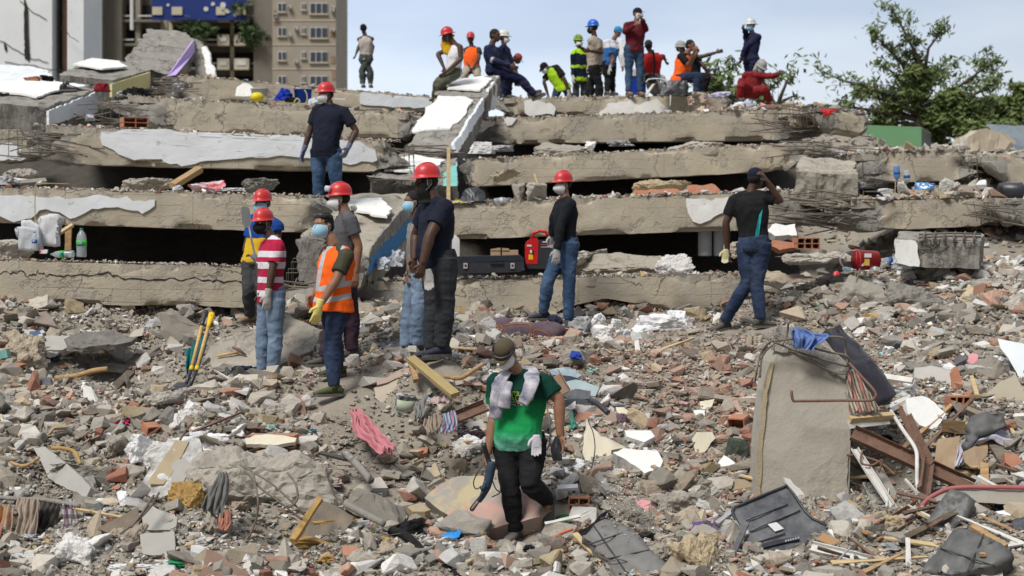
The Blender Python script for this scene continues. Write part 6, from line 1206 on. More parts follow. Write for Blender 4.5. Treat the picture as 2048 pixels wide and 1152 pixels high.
H=b_['H'];T=MB();T.ball(H(0,-.01,.02),(b_['S']*.086,b_['F']*.104,b_['Up']*.10),16,10);T.tube([H(0,.01,-.02),H(0,.02,-.09),H(0,-.01,-.15),H(0,-.01,-.19)],[.088,.076,.072,.088],16);bal=T.build('balaclava',MASKK,b_['body'],True,remesh=.008)
bpy.data.objects.remove([c for c in b_['body'].children if c.name.startswith('face_mask')][0])
mb=MB();mb.ball(H(0,.058,.012),(b_['S']*.056,b_['F']*.040,b_['Up']*.015),12,8);mb.build('eye_opening',SKIN['d'],bal,True)
v_=HELD['vest'];H=v_['H'];mb=MB();mb.tube([H(-.078,.0,.085),H(-.06,.06,.098),H(0,.085,.10),H(.06,.06,.098),H(.078,.0,.085)],[(.018,.005)]*5,8,flat=v_['Up']);mb.build('sunglasses',BLACKP,v_['body'],True)
q_=HELD['greyshirt'];H=q_['H'];mb=MB();mb.tube([H(-.075,.095,.10),H(-.04,.135,.105),H(.04,.135,.105),H(.075,.095,.10)],[(.030,.012)]*4,8,flat=q_['Up']);mb.build('goggles',mat('clear_goggles',(.62,.58,.68),bump=0,rough=.2),q_['body'],True)
w_=HELD['walker'];sh_=[c for c in w_['body'].children if c.name.startswith('shirt')][0]
def side_print(pts,m,tgt,nm):o=prism(nm,[P(x_,y_,19.0)for x_,y_ in pts],(0,.001,0),m,tgt,cell=.03,amp=0);return stick_on(o,tgt,.006)
side_print([(1507,490),(1515,490),(1517,470),(1522,432),(1524,418),(1517,430),(1510,465)],mat('turquoise_panel',(.03,.50,.52),bump=.2),sh_,'side_panel')
mb=MB();T=MB();hand_parts(T,P(1452,500,19.0),Vector((-.1,0,-1)),Vector((0,-1,0)),.5,1,1.0,grow=.003);tag(T.build('held_glove',mat('pale_yellow_glove',(.62,.56,.34),bump=.3),None,True,remesh=.0075,smooths=1),'pale yellow glove in the lowered hand of the man in the navy cap','glove')
y_=HELD['yellow_cloth'];H=y_['H'];path_cloth('neck_cloth',y_['body'],[H(.03,-.06,.03),H(.04,-.02,-.08),H(.02,.03,-.2),H(0,.05,-.34)],[.10,.12,.12,.07],YELC,.02,2,flat=(1,.2,0),th=.05)
r_=HELD['red_crouch'];H=r_['H'];path_cloth('neck_cloth',r_['body'],[H(0,-.06,.02),H(0,-.04,-.08),H(0,.04,-.18),H(0,.06,-.28)],[.09,.11,.10,.04],mat('beige_neck_cloth',(.42,.38,.30),bump=.3),.015,4,flat=(1,0,0),th=.07)
n_=HELD['navy_seated']
for(a_,b2)in((n_['el'][0],n_['wr'][0]),):wd=(b2-a_).normalized();mb=MB();mb.tube([a_-wd*.03,a_+wd*.03],.066,12);mb.build('reflective_band',SILVER,n_['body'],True)
rb=HELD['red_back'];path_cloth('bag_strap',rb['body'],[P(1306,100,34.9),P(1309,125,34.88),P(1308,150,34.9)],[.02,.02,.02],BLACKC,.0,4,flat=(1,0,0),th=.012);tag(crumple('shoulder_bag','black shoulder bag on the back of the bright red t-shirt','bag',P(1302,158,34.8),(.16,.08,.14),BLACKC,.08,2,3,3),'black shoulder bag on the back of the bright red t-shirt','bag')
path_cloth('white_cloth',HELD['white_blue']['body'],[P(1243,78,36.2),P(1246,105,36.1),P(1246,135,36.1)],[.06,.09,.05],WHITEC,.02,4,flat=(1,0,0),th=.02)
# ---- spade held by the man behind, picked up from his hand
sp=thing('spade','grey bladed spade held upright by the man in blue and yellow','spade');bl=prism('blade',[P(482,415,17.5),P(490,412,17.5),P(498,416,17.5),P(504,445,17.5),P(498,456,17.5),P(490,455,17.5),P(484,446,17.5)],(0,.006,0),mat('dull_steel',(.24,.25,.26),rough=.4,bump=.1,metal=.4),sp,cell=.03,amp=.001)
mb=MB();mb.tube([P(498,452,17.5),P(503,480,17.48),P(510,512,17.42),P(518,545,17.4)],.011,8);mb.build('shaft',MATS['dull_steel'],sp,True)
# ---- two shovels stuck in the hollow
GRIPY=mat('yellow_plastic_grip',(.80,.50,.01),bump=0,rough=.4);HW=mat('ash_handle',(.58,.38,.16),(.48,.30,.12),bump=.1,kind='wood')
def shovel(label,top,mid,bot,tip,grip_m):
 s_=thing('shovel',label,'shovel');top,mid,bot,tip=(P(*q)for q in(top,mid,bot,tip));ax=(mid-top).normalized();g1_=top.lerp(mid,.28);side=ax.cross(Vector((0,1,0))).normalized()
 mb=MB();mb.tube([top,top+ax*.02,g1_-ax*.05,g1_],[(.026,.018),(.032,.02),(.021,.018),(.019,.018)],12,flat=side);gr=mb.build('grip',grip_m,s_,True);mb=MB();mb.tube([top+ax*.03+Vector((0,-.022,0)),top+ax*.03+Vector((0,-.016,0))],.010,10);mb.build('grip_hole',BLACKP,gr)
 mb=MB();mb.tube([g1_-ax*.01,mid],.017,12);mb.build('handle',HW,s_,True);mb=MB();mb.tube([mid-ax*.02,mid+ax*.03],.021,12);mb.build('collar',GRIPY,s_,True)
 a2=(bot-mid).normalized();mb=MB();mb.tube([mid+ax*.02,mid.lerp(bot,.5),bot],[.020,.020,.018],12);mb.build('socket',BLACKP,s_,True)
 a3=(tip-bot).normalized();sd_=a3.cross(Vector((.3,-1,.2))).normalized();V=[];n=10;secs=[(0,.03),(.06,.085),(.3,.10),(.65,.10),(.85,.075),(1,.02)]
 for t,w2 in secs:
  for i in range(n+1):u=i/n*2-1;V.append(bot.lerp(tip,t)+sd_*(u*w2)+sd_.cross(a3)*(.03*(1-u*u)*(1-t*.4)))
 fs=[(i*(n+1)+j,i*(n+1)+j+1,(i+1)*(n+1)+j+1,(i+1)*(n+1)+j)for i in range(len(secs)-1)for j in range(n)];me=bpy.data.meshes.new('b');me.from_pydata([tuple(q)for q in V],[],fs);o=link('blade',me,BLACKP,s_,True);m_=o.modifiers.new('t','SOLIDIFY');m_.thickness=.004;return s_
shovel('shovel with a yellow grip and pale wooden handle, leaning in the hollow',(424,626,16.7),(394,736,16.3),(379,775,16.15),(362,803,16.0),GRIPY)
shovel('shovel with a black grip leaning against the yellow gripped shovel',(411,621,16.85),(383,736,16.4),(371,772,16.25),(350,806,15.95),BLACKP)
tl=drape('teal_sack','teal sack slumped behind the two shovels','sack',[(372,700,16.9),(372,722,16.8),(374,742,16.7)],[(418,660,17.0),(415,680,16.9),(400,735,16.8)],mat('teal_cloth',(.01,.15,.16),bump=.4),3,.03,seed=3)
pk=thing('pickaxe','small pickaxe with wooden handle lying on the flat slab','pickaxe')
slab_d=17.7
plate('floor_slab_piece','broad pale slab lying tilted behind the striped polo','concrete slab',[(400,738),(470,742),(560,728),(628,700),(645,660),(600,640),(560,625),(520,655),(470,665),(420,690)],(-.05,-.5,.86),.30,CONC,lift=.18,rag=.02,amp=.015,seed=41,anchor=(520,705))
q_,_n=plane_pts([(435,712),(478,704),(466,694),(470,712),(480,716)],(-.05,-.5,.86),None,.21,(520,705));mb=MB();mb.tube([q_[0],q_[1]],.014,8);mb.build('handle',HW,pk,True);mb=MB();mb.tube([q_[1]+Vector((-.07,0,.05)),q_[1]+Vector((0,0,.02)),q_[1]+Vector((.08,-.03,-.03))],[.012,.02,.008],8);mb.build('pick_head',RUST,pk,True)
plate('wall_piece','dark edged slab piece tilted beside the feet of the grey shirt man','wall piece',[(578,728),(640,690),(690,655),(700,672),(650,712),(602,735)],(.3,-.7,.6),.05,mat('grey_green_panel',(.13,.14,.12),(.09,.12,.10),dust=.3),lift=.05,seed=42)
# ---- leftover cloths and bags round the middle
MAUVE=mat('mauve_bolster_cloth',(.085,.045,.075),(.06,.035,.055),rough=.8,bump=.35,bscale=10,dust=.3)
a,b=P(1005,672,18.3),P(1132,662,18.2);mb=MB();pp_,rr_=catmull([a,a.lerp(b,.1),a.lerp(b,.45),a.lerp(b,.85),b],[(.03,.03),(.12,.10),(.135,.11),(.105,.09),(.012,.012)],5);mb.tube(pp_,rr_,18);o=mb.build('bolster',MAUVE,None,True);roughen(o.data,.018,7);tag(o,'dusty mauve bolster tied with brown cord, under the red generator man','bolster')
a,b=P(968,662,18.9),P(1030,655,18.8);mb=MB();mb.tube([a,a.lerp(b,.2),a.lerp(b,.7),b],[.05,.12,.13,.09],16);o=mb.build('rolled_mattress',MAUVE,None,True);roughen(o.data,.02,6);tag(o,'rolled mauve mattress end behind the bolster','mattress')
wire('brown_rope','tangled brown cord thrown over the mauve bolster','cord',[(975,690,18.1),(985,668,18.05),(998,650,18.1),(1004,662,18.0),(994,682,18.0),(1000,655,18.1),(1040,648,18.05),(1062,652,17.95),(1060,672,17.95),(1068,680,17.95),(1070,660,17.95),(1095,668,17.9),(1102,684,17.9)],.008,mat('brown_cord_fibre',(.30,.10,.035),bump=.2))
for i,(x_,y_,d_,sx,sz,m_,lb)in enumerate([(1330,652,19.4,.34,.17,FOAMW,'largest pile of crumbled white foam, below the lowest beam'),(1362,642,19.6,.22,.15,FOAMW,'white foam lump at the far end of the largest foam pile'),(1285,662,19.2,.18,.12,FOAMW,'white foam lump between the two foam piles'),(1208,668,18.9,.14,.14,FOAMW,'peaked white foam lump closest to the mauve bolster'),(1240,672,18.8,.12,.09,FOAMW,'small white foam lump beside the peaked one'),(1195,640,19.6,.11,.10,FOAMW,'pale stone sized foam piece under the low beam'),(1165,655,18.9,.13,.12,mat('grey_nylon_sheet',(.42,.42,.43),bump=.3),'crumpled pale grey nylon between bolster and foam'),(935,690,18.0,.22,.16,MATS['grey_nylon_sheet'],'crumpled grey nylon sheet beside the balaclava man feet'),(1110,655,18.9,.14,.12,mat('navy_bundle',(.02,.025,.05),bump=.3),'navy cloth bundle at the toes of the generator man'),(1040,655,18.7,.14,.10,mat('pinkish_white_cloth',(.58,.50,.48),bump=.4),'pinkish white rag over the rolled mattress'),(1230,650,19.4,.10,.09,FOAMW,'white foam cube below the notch of the low beam')]):
 crumple({FOAMW:'foam_lump'}.get(m_,'crumpled_sheet' if 'sheet' in m_.name else 'cloth_bundle'),lb,'foam lump' if m_ is FOAMW else 'cloth',P(x_,y_,d_),(sx,sx*.7,sz),m_,.30,2.4,20+i,4,i)
mb=MB();mb.tube([P(718,650,19.4),P(760,648,19.3),P(800,650,19.3)],[.10,.11,.10],18);tag(mb.build('duct_pipe',mat('dusty_grey_pipe',(.16,.155,.145),(.11,.105,.10),bump=.2,dust=.3),None,True),'fat dusty grey pipe under the lowest middle beam, behind the faded jeans','pipe')
mb=MB();mb.tube([P(845,655,19.0),P(880,662,18.9),P(925,655,18.9)],[.08,.09,.08],16);tag(mb.build('duct_pipe',MATS['dusty_grey_pipe'],None,True),'short dusty pipe end behind the balaclava man knees','pipe')
plate('black_sheet','black plastic sheet fold under the fat dusty pipe','plastic sheet',[(725,690),(800,678),(850,690),(790,700)],(0,-.4,.9),.02,DUSTYBLACK,lift=.06,amp=.02,seed=5)
# ---- generator
ge=thing('portable_generator','red and black portable generator on the lowest middle beam','generator');gd=20.75;RP=mat('red_generator_plastic',(.55,.008,.012),bump=0,rough=.3,coat=.3)
def gpr(nm,pts,d0,dep,m,par,off=0):return prism(nm,[P(x_,y_,d0+off)for x_,y_ in pts],(0,dep,0),m,par,cell=.06,amp=0)
gpr('side_cover',[(1050,490),(1054,482),(1062,477),(1074,475),(1077,482),(1075,528),(1052,528),(1050,515)],gd,.24,RP,ge)
gpr('front_panel',[(1074,479),(1102,481),(1106,488),(1106,534),(1075,535)],gd,.24,BLACKP,ge,.01);gpr('base',[(1052,528),(1106,530),(1104,538),(1056,537)],gd,.24,BLACKP,ge,.005)
mb=MB();mb.tube([P(1063,478,gd+.1),P(1067,466,gd+.1),P(1078,462,gd+.1),P(1092,464,gd+.1),P(1098,478,gd+.1)],[.02,.02,.018,.02,.022],10);mb.build('carry_handle',RP,ge,True)
for(x0,x1,y0,y1,m_)in((1054,1063,489.5,493,PAPER),(1060,1064,500,506,PAPER),(1057,1066,509,519,GRIPY),(1064,1068,500,510,BLACKP),(1085,1101,483,485,PAPER),(1081,1098,488,490.5,mat('dull_red_mark',(.3,.05,.06),bump=0)),(1082,1098,493,495,SILVER)):gpr('marking',rect(x0,x1,y0,y1),gd,.004,m_,ge,-.006 if x1<1074 else .004)
# ---- tool case
tcs=thing('tool_case','long black plastic tool case with two pale latches on the lowest middle beam','tool case');td=20.55
gpr('case_bottom',[(906,526),(1048,522),(1048,540),(1040,544),(930,547),(908,544)],td,.30,BLACKP,tcs);gpr('case_lid',[(908,525),(914,513),(1040,510),(1047,516),(1048,521)],td,.30,mat('blue_black_plastic',(.025,.03,.045),rough=.42,bump=.05),tcs,-.006)
for x_ in(931,1025):f=gpr('latch',rect(x_-4,x_+4,526,537),td,.02,mat('pale_latch',(.48,.44,.42),bump=0),tcs,-.02);gpr('latch_slot',rect(x_-2,x_+2,529,533),td,.004,BLACKP,f,-.026)
gpr('carry_handle',rect(980,1006,524,528),td,.03,MATS['blue_black_plastic'],tcs,-.03);mb=MB();mb.tube([P(1046,538,td-.01),P(1046,538,td+.03)],.022,14);mb.build('wheel',BLACKP,tcs)
for lb,pts in(('small brown cardboard box behind the tool case, further from the generator',[(981,498),(1001,495),(1001,512),(981,512)]),('small brown cardboard box behind the tool case, next to the generator',[(1004,496),(1018,497),(1036,495),(1037,511),(1005,511)])):
 c_=thing('cardboard_box',lb,'box');x0,x1=pts[0][0],pts[-2][0];gpr('box_body',[(pts[0][0],500),(pts[2][0]if len(pts)==4 else 1036,500),(pts[-2][0]if len(pts)==4 else 1037,513),(pts[0][0],513)],20.95,.2,CARD,c_);prism('flap',[P(*p_,20.94)for p_ in(pts[:2]+[(pts[1][0],501),(pts[0][0],501)])],(0,.008,0),CARD,c_,cell=.05,amp=.003)
jg=thing('water_jug','white plastic jug standing behind the balaclava man','jug');gpr('jug_body',[(904,478),(908,474),(916,474),(919,480),(919,514),(904,514)],20.9,.14,PAPER,jg);mb=MB();mb.tube([P(911,475,20.97),P(911,470,20.97)],.02,10);mb.build('jug_cap',PAPER,jg)
for x0,x1,lb in((1396,1424,'pale drum standing in the dark gap, with a green mark'),(1427,1450,'pale drum standing in the dark gap right behind the walking man')):
 d_=23.9;r=(x1-x0)/2/F*d_;c=P((x0+x1)/2,512,d_);t_=thing('plastic_drum',lb,'drum');mb=MB();h_=52/F*d_;lathe(mb,c,(0,0,1),[(0,0),(r*.95,0),(r,h_*.05),(r,h_*.9),(r*.96,h_)],24);mb.build('drum_body',mat('dull_white_drum',(.50,.51,.53),(.40,.41,.42),bump=0,scale=4),t_,True)
 mb=MB();lathe(mb,c+Vector((0,0,h_)),(0,0,1),[(r*1.03,-.02),(r*1.03,.02),(0,.025)],24);mb.build('lid',MATS['dull_white_drum'],t_,True)
 # ---- things on the lowest left beam
bottle('large clear water bottle with a green label standing on the lowest beam',P(163,514,18.72),(0,0,1),.32,.056,CAPG,LABG)
bottle('clear water bottle with a green label lying on the lowest beam',P(148,508,18.7),(-1,.1,-.02),.27,.040,CAPG,LABG)
def bag(label,pts,d_,dep,m,seed,name='carrier_bag'):
 q=[P(x_,y_,d_)for x_,y_ in pts];bm_o=prism(name,q,(0,dep,0),m,cell=.035,amp=.016,sc=9,rag=.006,seed=seed,smooth=True);return tag(bm_o,label,'bag')
bag('white woven sack standing knotted on the lowest beam',[(75,440),(80,432),(95,430),(112,430),(121,436),(118,445),(112,450),(112,492),(82,490),(82,455)],18.85,.16,mat('white_sack',(.62,.62,.64),(.52,.52,.54),bump=.3),4)
bag('translucent white carrier bag holding small bottles on the lowest beam',[(28,456),(36,452),(60,456),(76,456),(80,500),(58,501),(38,498),(36,480),(35,462)],18.72,.14,mat('translucent_bag',(.50,.52,.55),(.42,.44,.48),bump=.4,rough=.4),5)
bag('white carrier bag with a yellow print behind the translucent bag',[(43,443),(58,440),(72,448),(80,452),(78,462),(44,460)],18.92,.08,MATS['white_sack'],6)
bottle('small water bottle leaning on the translucent carrier bag',P(69,500,18.66),(0,0,1),.20,.030,PAPER and CAPB,LABB)
crumple('drink_can','crushed red and white can beside the lying bottle','can',P(88,505,18.7),(.06,.035,.03),mat('red_white_can',(.5,.1,.12),(.6,.6,.6),scale=18,bump=0,contrast=3),.15,3,7,3)
wire('yellow_rope','thin yellow rope hanging from the second beam down to the bags','rope',[(140,368,21.4),(100,367,21.3),(78,367,21.35),(71,372,21.3),(70,400,21.3),(70,430,21.3),(71,446,21.2)],.006,mat('yellow_rope_fibre',(.42,.36,.08),bump=0),5)
bar('broken_board','broken yellowish board leaning behind the white sack','board',(113,470,19.3),(146,450,19.3),.06,.03,PALEWOOD);bar('broken_board','upright board strip in the dark gap beside the standing bottle','board',(136,500,19.5),(137,452,19.5),.07,.03,WOOD)
# ---- things on the second left beam
for i,(x_,y_,lb,m_,sx,sz)in enumerate([(415,377,'red and white plastic bag crumpled on the second beam',mat('red_white_bag',(.62,.58,.6),(.62,.16,.18),scale=9,bump=.3,contrast=3),.20,.13),(355,378,'small clear wrapper on the second beam',MATS['translucent_bag'],.07,.05),(10,364,'white netting scraps on the second beam at the picture edge',MATS['grey_nylon_sheet'],.22,.08),(470,380,'flat pale rag on the second beam',PAPER,.18,.03)]):
 crumple('litter_bag' if 'bag' in lb else 'litter_scrap',lb,'litter',P(x_,y_,21.75),(sx,sx*.6,sz),m_,.3,2.5,40+i,4)
bar('metal_strip','long grey metal strip lying at the far end of the second beam','metal strip',(-40,350,22.4),(82,366,22.0),.05,.03,WHITEMETAL);bar('metal_strip','short grey plank on the second beam beneath the long metal strip','metal strip',(20,368,21.9),(92,362,22.1),.10,.05,GCONC)
bar('timber','dark timber slanting in the gap above the second beam','timber',(345,372,23.5),(400,338,24.2),.10,.08,WOOD)
def hollow_brick(label,c,size,rz=0.0,rx=0.0,rows_=2,cols_=3,m=BRICK):
 """clay block with open cells in its front face"""
 root=thing('hollow_brick',label,'brick');W,Dp,Hh=size;M_=Matrix.Rotation(rz,3,'Z')@Matrix.Rotation(rx,3,'X');mb=MB();c=Vector(c);t=.012
 for i in range(rows_+1):mb.box(c+M_@Vector((0,0,-Hh/2+i*Hh/rows_)),(W,Dp,t),M_)
 for j in range(cols_+1):
  for i in range(rows_):mb.box(c+M_@Vector((-W/2+j*W/cols_*(1-.0),0,-Hh/2+(i+.5)*Hh/rows_)),(t,Dp-.002,Hh/rows_-t),M_)
 o=mb.build('clay_shell',m,root);mb=MB();mb.box(c+M_@Vector((0,Dp*.42,0)),(W-.02,.01,Hh-.02),M_);mb.build('cell_back',m,root);return root
hollow_brick('hollow brick lying on the third beam before the plain sandy beam',P(268,246,25.3),(.36,.2,.15),.5,0,2,2)
for i,(x0,x1,y0,y1,lb)in enumerate([(1262,1365,392,378,'long piece of orange hollow brick course on the scabbed beam'),(1368,1440,386,370,'second piece of orange brick course, nearer the block'),(1440,1462,392,380,'crumbled end of the orange brick course')]):
 plate('brick_course',lb,'brick',[(x0,y0-2),(x0+8,y1+2),(x1-10,y1),(x1,y0-6),(x1-4,y0)],(0,-.85,.5),.12,BRICK,d=23.8,rag=.012,amp=.012,seed=50+i,lift=0)
plate('black_sheet','black folded plastic on the ledge by the standing timber post','plastic sheet',[(918,402),(930,380),(952,372),(968,384),(975,402)],(.1,-.8,.6),.03,BLACKP,d=23.6,amp=.02,seed=8,lift=0)
bar('timber_post','pale timber post standing against the mint painted slab edge','timber',(897,408,23.8),(897,296,24.0),.05,.04,PALEWOOD,n=(0,-1,0));bar('wooden_stick','thin wooden stick standing behind the dome shaped stone','stick',(1078,378,23.8),(1069,349,23.9),.018,.018,PALEWOOD,n=(0,-1,0))
bottle('clear bottle with a blue cap lying on the ledge by the two stones',P(988,403,23.5),(1,.1,.1),.22,.045,CAPB,PAPER,mark=False)
crumple('litter_scrap','yellow and red wrappers heaped at the foot of the timber post','litter',P(925,404,23.55),(.2,.1,.04),mat('wrappers',(.6,.5,.05),(.1,.1,.3),scale=14,bump=0,contrast=4),.3,3,3,4)
for i,(x_,y_,d_,sx,sz,m_,lb)in enumerate([(962,300,27.4,.28,.14,FOAMW,'white cloth bundle in the gap beside the steep white slab'),(1000,298,27.5,.26,.08,MATS['grey_nylon_sheet'],'mottled rag in the gap under the second highest beam'),(760,530,20.8,.22,.14,MATS['translucent_bag'],'heap of clear bottles and bags under the blue painted flank'),(790,520,21.2,.14,.18,MATS['translucent_bag'],'upright grey translucent bag under the blue painted flank'),(1182,292,27.6,.12,.08,FOAMW,'small white bag on the upper ledge'),(1240,290,27.8,.3,.05,MATS['grey_nylon_sheet'],'flattened grey sheet on the upper ledge')]):
 crumple('litter_bag',lb,'litter',P(x_,y_,d_),(sx,sx*.6,sz),m_,.3,2.5,60+i,4,i)
 # ---- far end litter ledge
def upturned(label,px,py,d_,m_,L_):b_=P(px,py,d_);bottle(label,b_,(0.05,0,-1),L_,.045,CAPB,LABB,m_,'upturned_bottle',False);wire('stick','thin stick carrying '+label.split(' standing')[0],'stick',[b_-Vector((0,-.02,L_*.5)),b_-Vector((0.02,-.02,L_+.22))],.006,PALEWOOD)
upturned('blue bottle upturned on a stick above the litter ledge',1793,332,23.0,PETB,.20);upturned('clear bottle upturned on a stick above the litter ledge',1813,340,23.0,PET,.19)
for i,(x_,y_,sx,sz,m_,lb)in enumerate([(1850,372,.14,.11,PETB,'cluster of crushed pale blue bottles on the litter ledge'),(1740,385,.24,.06,mat('black_jacket_cloth',(.012,.013,.02),bump=.4),'black jacket lying on the litter ledge beside the cube like block'),(1722,375,.09,.08,MATS['grey_nylon_sheet'],'blue grey cup shaped litter next to the black jacket'),(1765,384,.2,.05,FOAMW,'white torn paper next to the black jacket'),(1960,372,.12,.09,FOAMW,'white lump on the ledge near the black bin')]):
 crumple('litter_scrap',lb,'litter',P(x_,y_,22.9),(sx,sx*.6,sz),m_,.25,2.5,80+i,4,i)
mb=MB();lathe(mb,P(2000,380,23.2),(1,.2,-.05),[(0,0),(.10,0),(.12,.28),(.125,.3),(.105,.29)],20);tag(mb.build('black_bin',BLACKP,None,True),'black plastic bin lying on its side on the far litter ledge','bin')
# ---- red bucket
rb_,b_,ax_=bucket('red plastic bucket lying on its side with a grey hose ring',P(1754,520,19.95),(-1,-.25,0.0),.125,.27,mat('red_bucket_plastic',(.50,.02,.025),bump=0,rough=.4,dust=.15))
mb=MB();c=b_+ax_*.27;pp_,rr_=catmull([c+Vector((0,0,.11)),c+ax_*.12+Vector((0,0,.10)),c+ax_*.20,c+ax_*.12+Vector((0,0,-.11)),c+Vector((0,0,-.11))],[(.008,.008)]*5,5);mb.tube(pp_,rr_,8);mb.build('handle',mat('grey_hose',(.36,.36,.40),bump=0),rb_,True)
for(x0,x1,y0,y1,m_)in((1720,1727,521,532,PAPER),(1728,1739,518,531,mat('yellow_label',(.55,.40,.08),bump=0)),(1729,1743,507,515,PAPER)):o=prism('label',[P(x_,y_,19.78)for x_,y_ in rect(x0,x1,y0,y1)],(0,.01,0),m_,rb_,cell=.1,amp=0)
crumple('round_lid','round red lid lying downhill of the red bucket','lid',P(1673,548,19.9),(.05,.02,.045),HRED,.05,1,3,3);bottle('clear bottle with blue label behind the red bucket',P(1762,525,20.2),(1,.1,.15),.24,.05,CAPB,LABB,mark=False);bottle('bottle with a blue cap wedged beneath the red bucket',P(1738,540,19.85),(1,-.1,.1),.14,.035,CAPB,PAPER,mark=False)
crumple('litter_bag','translucent grey bag caught beside the grey block with stirrups','litter',P(1805,530,19.8),(.12,.08,.10),MATS['translucent_bag'],.3,2,9,4)
for lb,q in(('rebar rod standing beneath the red bucket',[(1712,540,19.7),(1708,580,19.5)]),('second rebar rod standing beneath the red bucket',[(1720,538,19.7),(1710,572,19.5)])):wire('rebar_rod',lb,'rebar',q,.011,REBAR)
hollow_brick('hollow brick with four open cells among rubble behind the walking man',P(1612,487,21.0),(.28,.2,.13),.15,0,2,3);plate('brick_course','broken orange brick strip next to the four celled hollow brick','brick',[(1535,490),(1545,478),(1590,484),(1592,496),(1560,500)],(0,-.9,.4),.1,BRICK,d=21.0,seed=8,lift=0,amp=.015)
plate('wall_piece','white painted chunk under the scabbed beam end','wall piece',[(1528,462),(1545,450),(1590,448),(1593,470),(1550,472)],(0,-.8,.6),.12,PLASTER,d=21.4,seed=9,lift=0,amp=.015,rag=.02)
# ---- crest litter
cb=thing('cooler_box','blue and white cooler box behind the jeans of the maroon sweater','cooler');cd=35.3
prism('cooler_body',[P(1254,188,cd),P(1292,188,cd),P(1292,152,cd),P(1254,152,cd)],(0,.3,0),mat('cooler_blue',(.01,.05,.42),bump=0,rough=.4),cb,cell=.2,amp=0);prism('cooler_lid',[P(1253,152,cd-.02),P(1293,152,cd-.02),P(1290,138,cd-.02),P(1257,138,cd-.02)],(0,.34,0),mat('cooler_white',(.62,.62,.62),bump=0,rough=.4),cb,cell=.2,amp=0)
for i,(x_,y_,d_,sx,sz,m_,nm,lb)in enumerate([(1345,182,34.2,.34,.22,DUSTYBLACK,'equipment_bag','black equipment bag on the crest beside the seated orange vest'),(1330,165,35,.14,.2,SILVER,'cable_reel','pale reel behind the black equipment bag'),(1573,216,32,.1,.10,mat('bright_green_cloth',(.02,.45,.03),bump=.2),'litter_scrap','bright green cloth on the crest rubble'),(1535,212,32.2,.14,.07,PINKP,'litter_scrap','pink cloth on the crest rubble'),(1552,217,32,.12,.05,MATS['translucent_bag'],'litter_scrap','pale blue scrap between pink and green cloths'),(1497,212,32.5,.10,.1,mat('lilac_bag',(.5,.48,.66),bump=.2),'litter_bag','lilac bag on the crest rubble under the crouching man'),(1470,212,32.6,.2,.08,FOAMW,'litter_scrap','white plate like scrap on the crest rubble'),(1405,200,33.5,.2,.12,mat('pink_brick_rubble',(.5,.30,.24),(.4,.36,.3),bump=.5),'brick_heap','pinkish brick pile on the crest, at the feet of the orange vest'),(1380,205,33.4,.16,.12,MATS['pink_brick_rubble'],'brick_heap','pinkish brick lump below the brick pile on the crest'),(1440,190,33.9,.22,.1,MATS['lilac_bag'],'cloth_bundle','pale bundle on top of the crest rubble behind the brick pile')]):
 crumple(nm,lb,nm.replace('_',' '),P(x_,y_,d_),(sx,sx*.6,sz),m_,.2,2.5,100+i,4,i)
o=drape('red_rag','bright red rag hanging over the short beam stub beside the container','rag',[(1640,218,29.3),(1645,224,29.2),(1648,232,29.2)],[(1675,220,29.4),(1662,226,29.2),(1658,234,29.2)],REDC,2,.01,seed=2)
wire('white_cable','white cable hanging down from the crest beside the orange vest','cable',[(1292,165,34.2),(1300,158,34.2),(1330,160,34.1),(1338,180,34.1),(1341,195,34.0),(1340,212,34.0)],.012,PAPER)
bar('propped_board','pale board propped behind the maroon sweater legs on the crest','board',(1292,190,34.4),(1312,162,34.9),.05,.03,WHITEMETAL)
plate('white_board','rounded white board leaning on the rear slope','board',[(470,192),(474,174),(486,166),(500,168),(510,180),(500,192)],(0,-.9,.4),.04,PLASTER,d=32.4,lift=0,seed=3)
bk,b_,ax_=bucket('white round tub lying behind the yellow helmet on the rear slope',P(519,192,32.4),(0,-.1,1),.17,.15,MATS['cooler_white'])
mb=MB();mb.ball(P(514,194,32.0),(.13,.12,.09));tag(mb.build('yellow_helmet',mat('yellow_helmet_plastic',(.75,.62,.02),bump=0,rough=.4),None,True),'yellow helmet lying beside the white tub on the rear slope','helmet')
o=crumple('blue_bag','crumpled royal blue bag between the yellow helmet and the blue buckets','bag',P(565,194,32.0),(.22,.12,.14),mat('royal_blue_cloth',(.01,.04,.42),bump=.3),.35,2,8,4)
crumple('black_bag','small black bag next to the blue bucket on the rear slope','bag',P(582,201,31.9),(.12,.08,.07),BLACKC,.2,2,9,3)
bk,b_,ax_=bucket('royal blue bucket upright on the rear slope beside the polo man',P(606,206,32.0),(0,-.05,1),.17,.26,mat('blue_bucket_plastic',(.01,.06,.45),bump=0,rough=.4))
mb=MB();mb.tube([b_+Vector((-.17,0,.24)),b_+Vector((-.15,0,.34)),b_+Vector((-.13,0,.24))],.008,6);mb.build('handle',BLACKP,bk,True)
wire('yellow_hose','thin yellow hose coiled against the blue bucket','hose',[(588,205,31.6),(594,197,31.6),(600,203,31.6),(594,208,31.6),(612,206,31.6),(614,190,31.6),(609,180,31.6)],.012,mat('pale_yellow_hose',(.5,.48,.2),bump=0))
crumple('litter_bag','pale blue nylon bag behind the polo man shoulder','litter',P(628,205,31.8),(.14,.1,.12),MATS['translucent_bag'],.3,2,3,3)
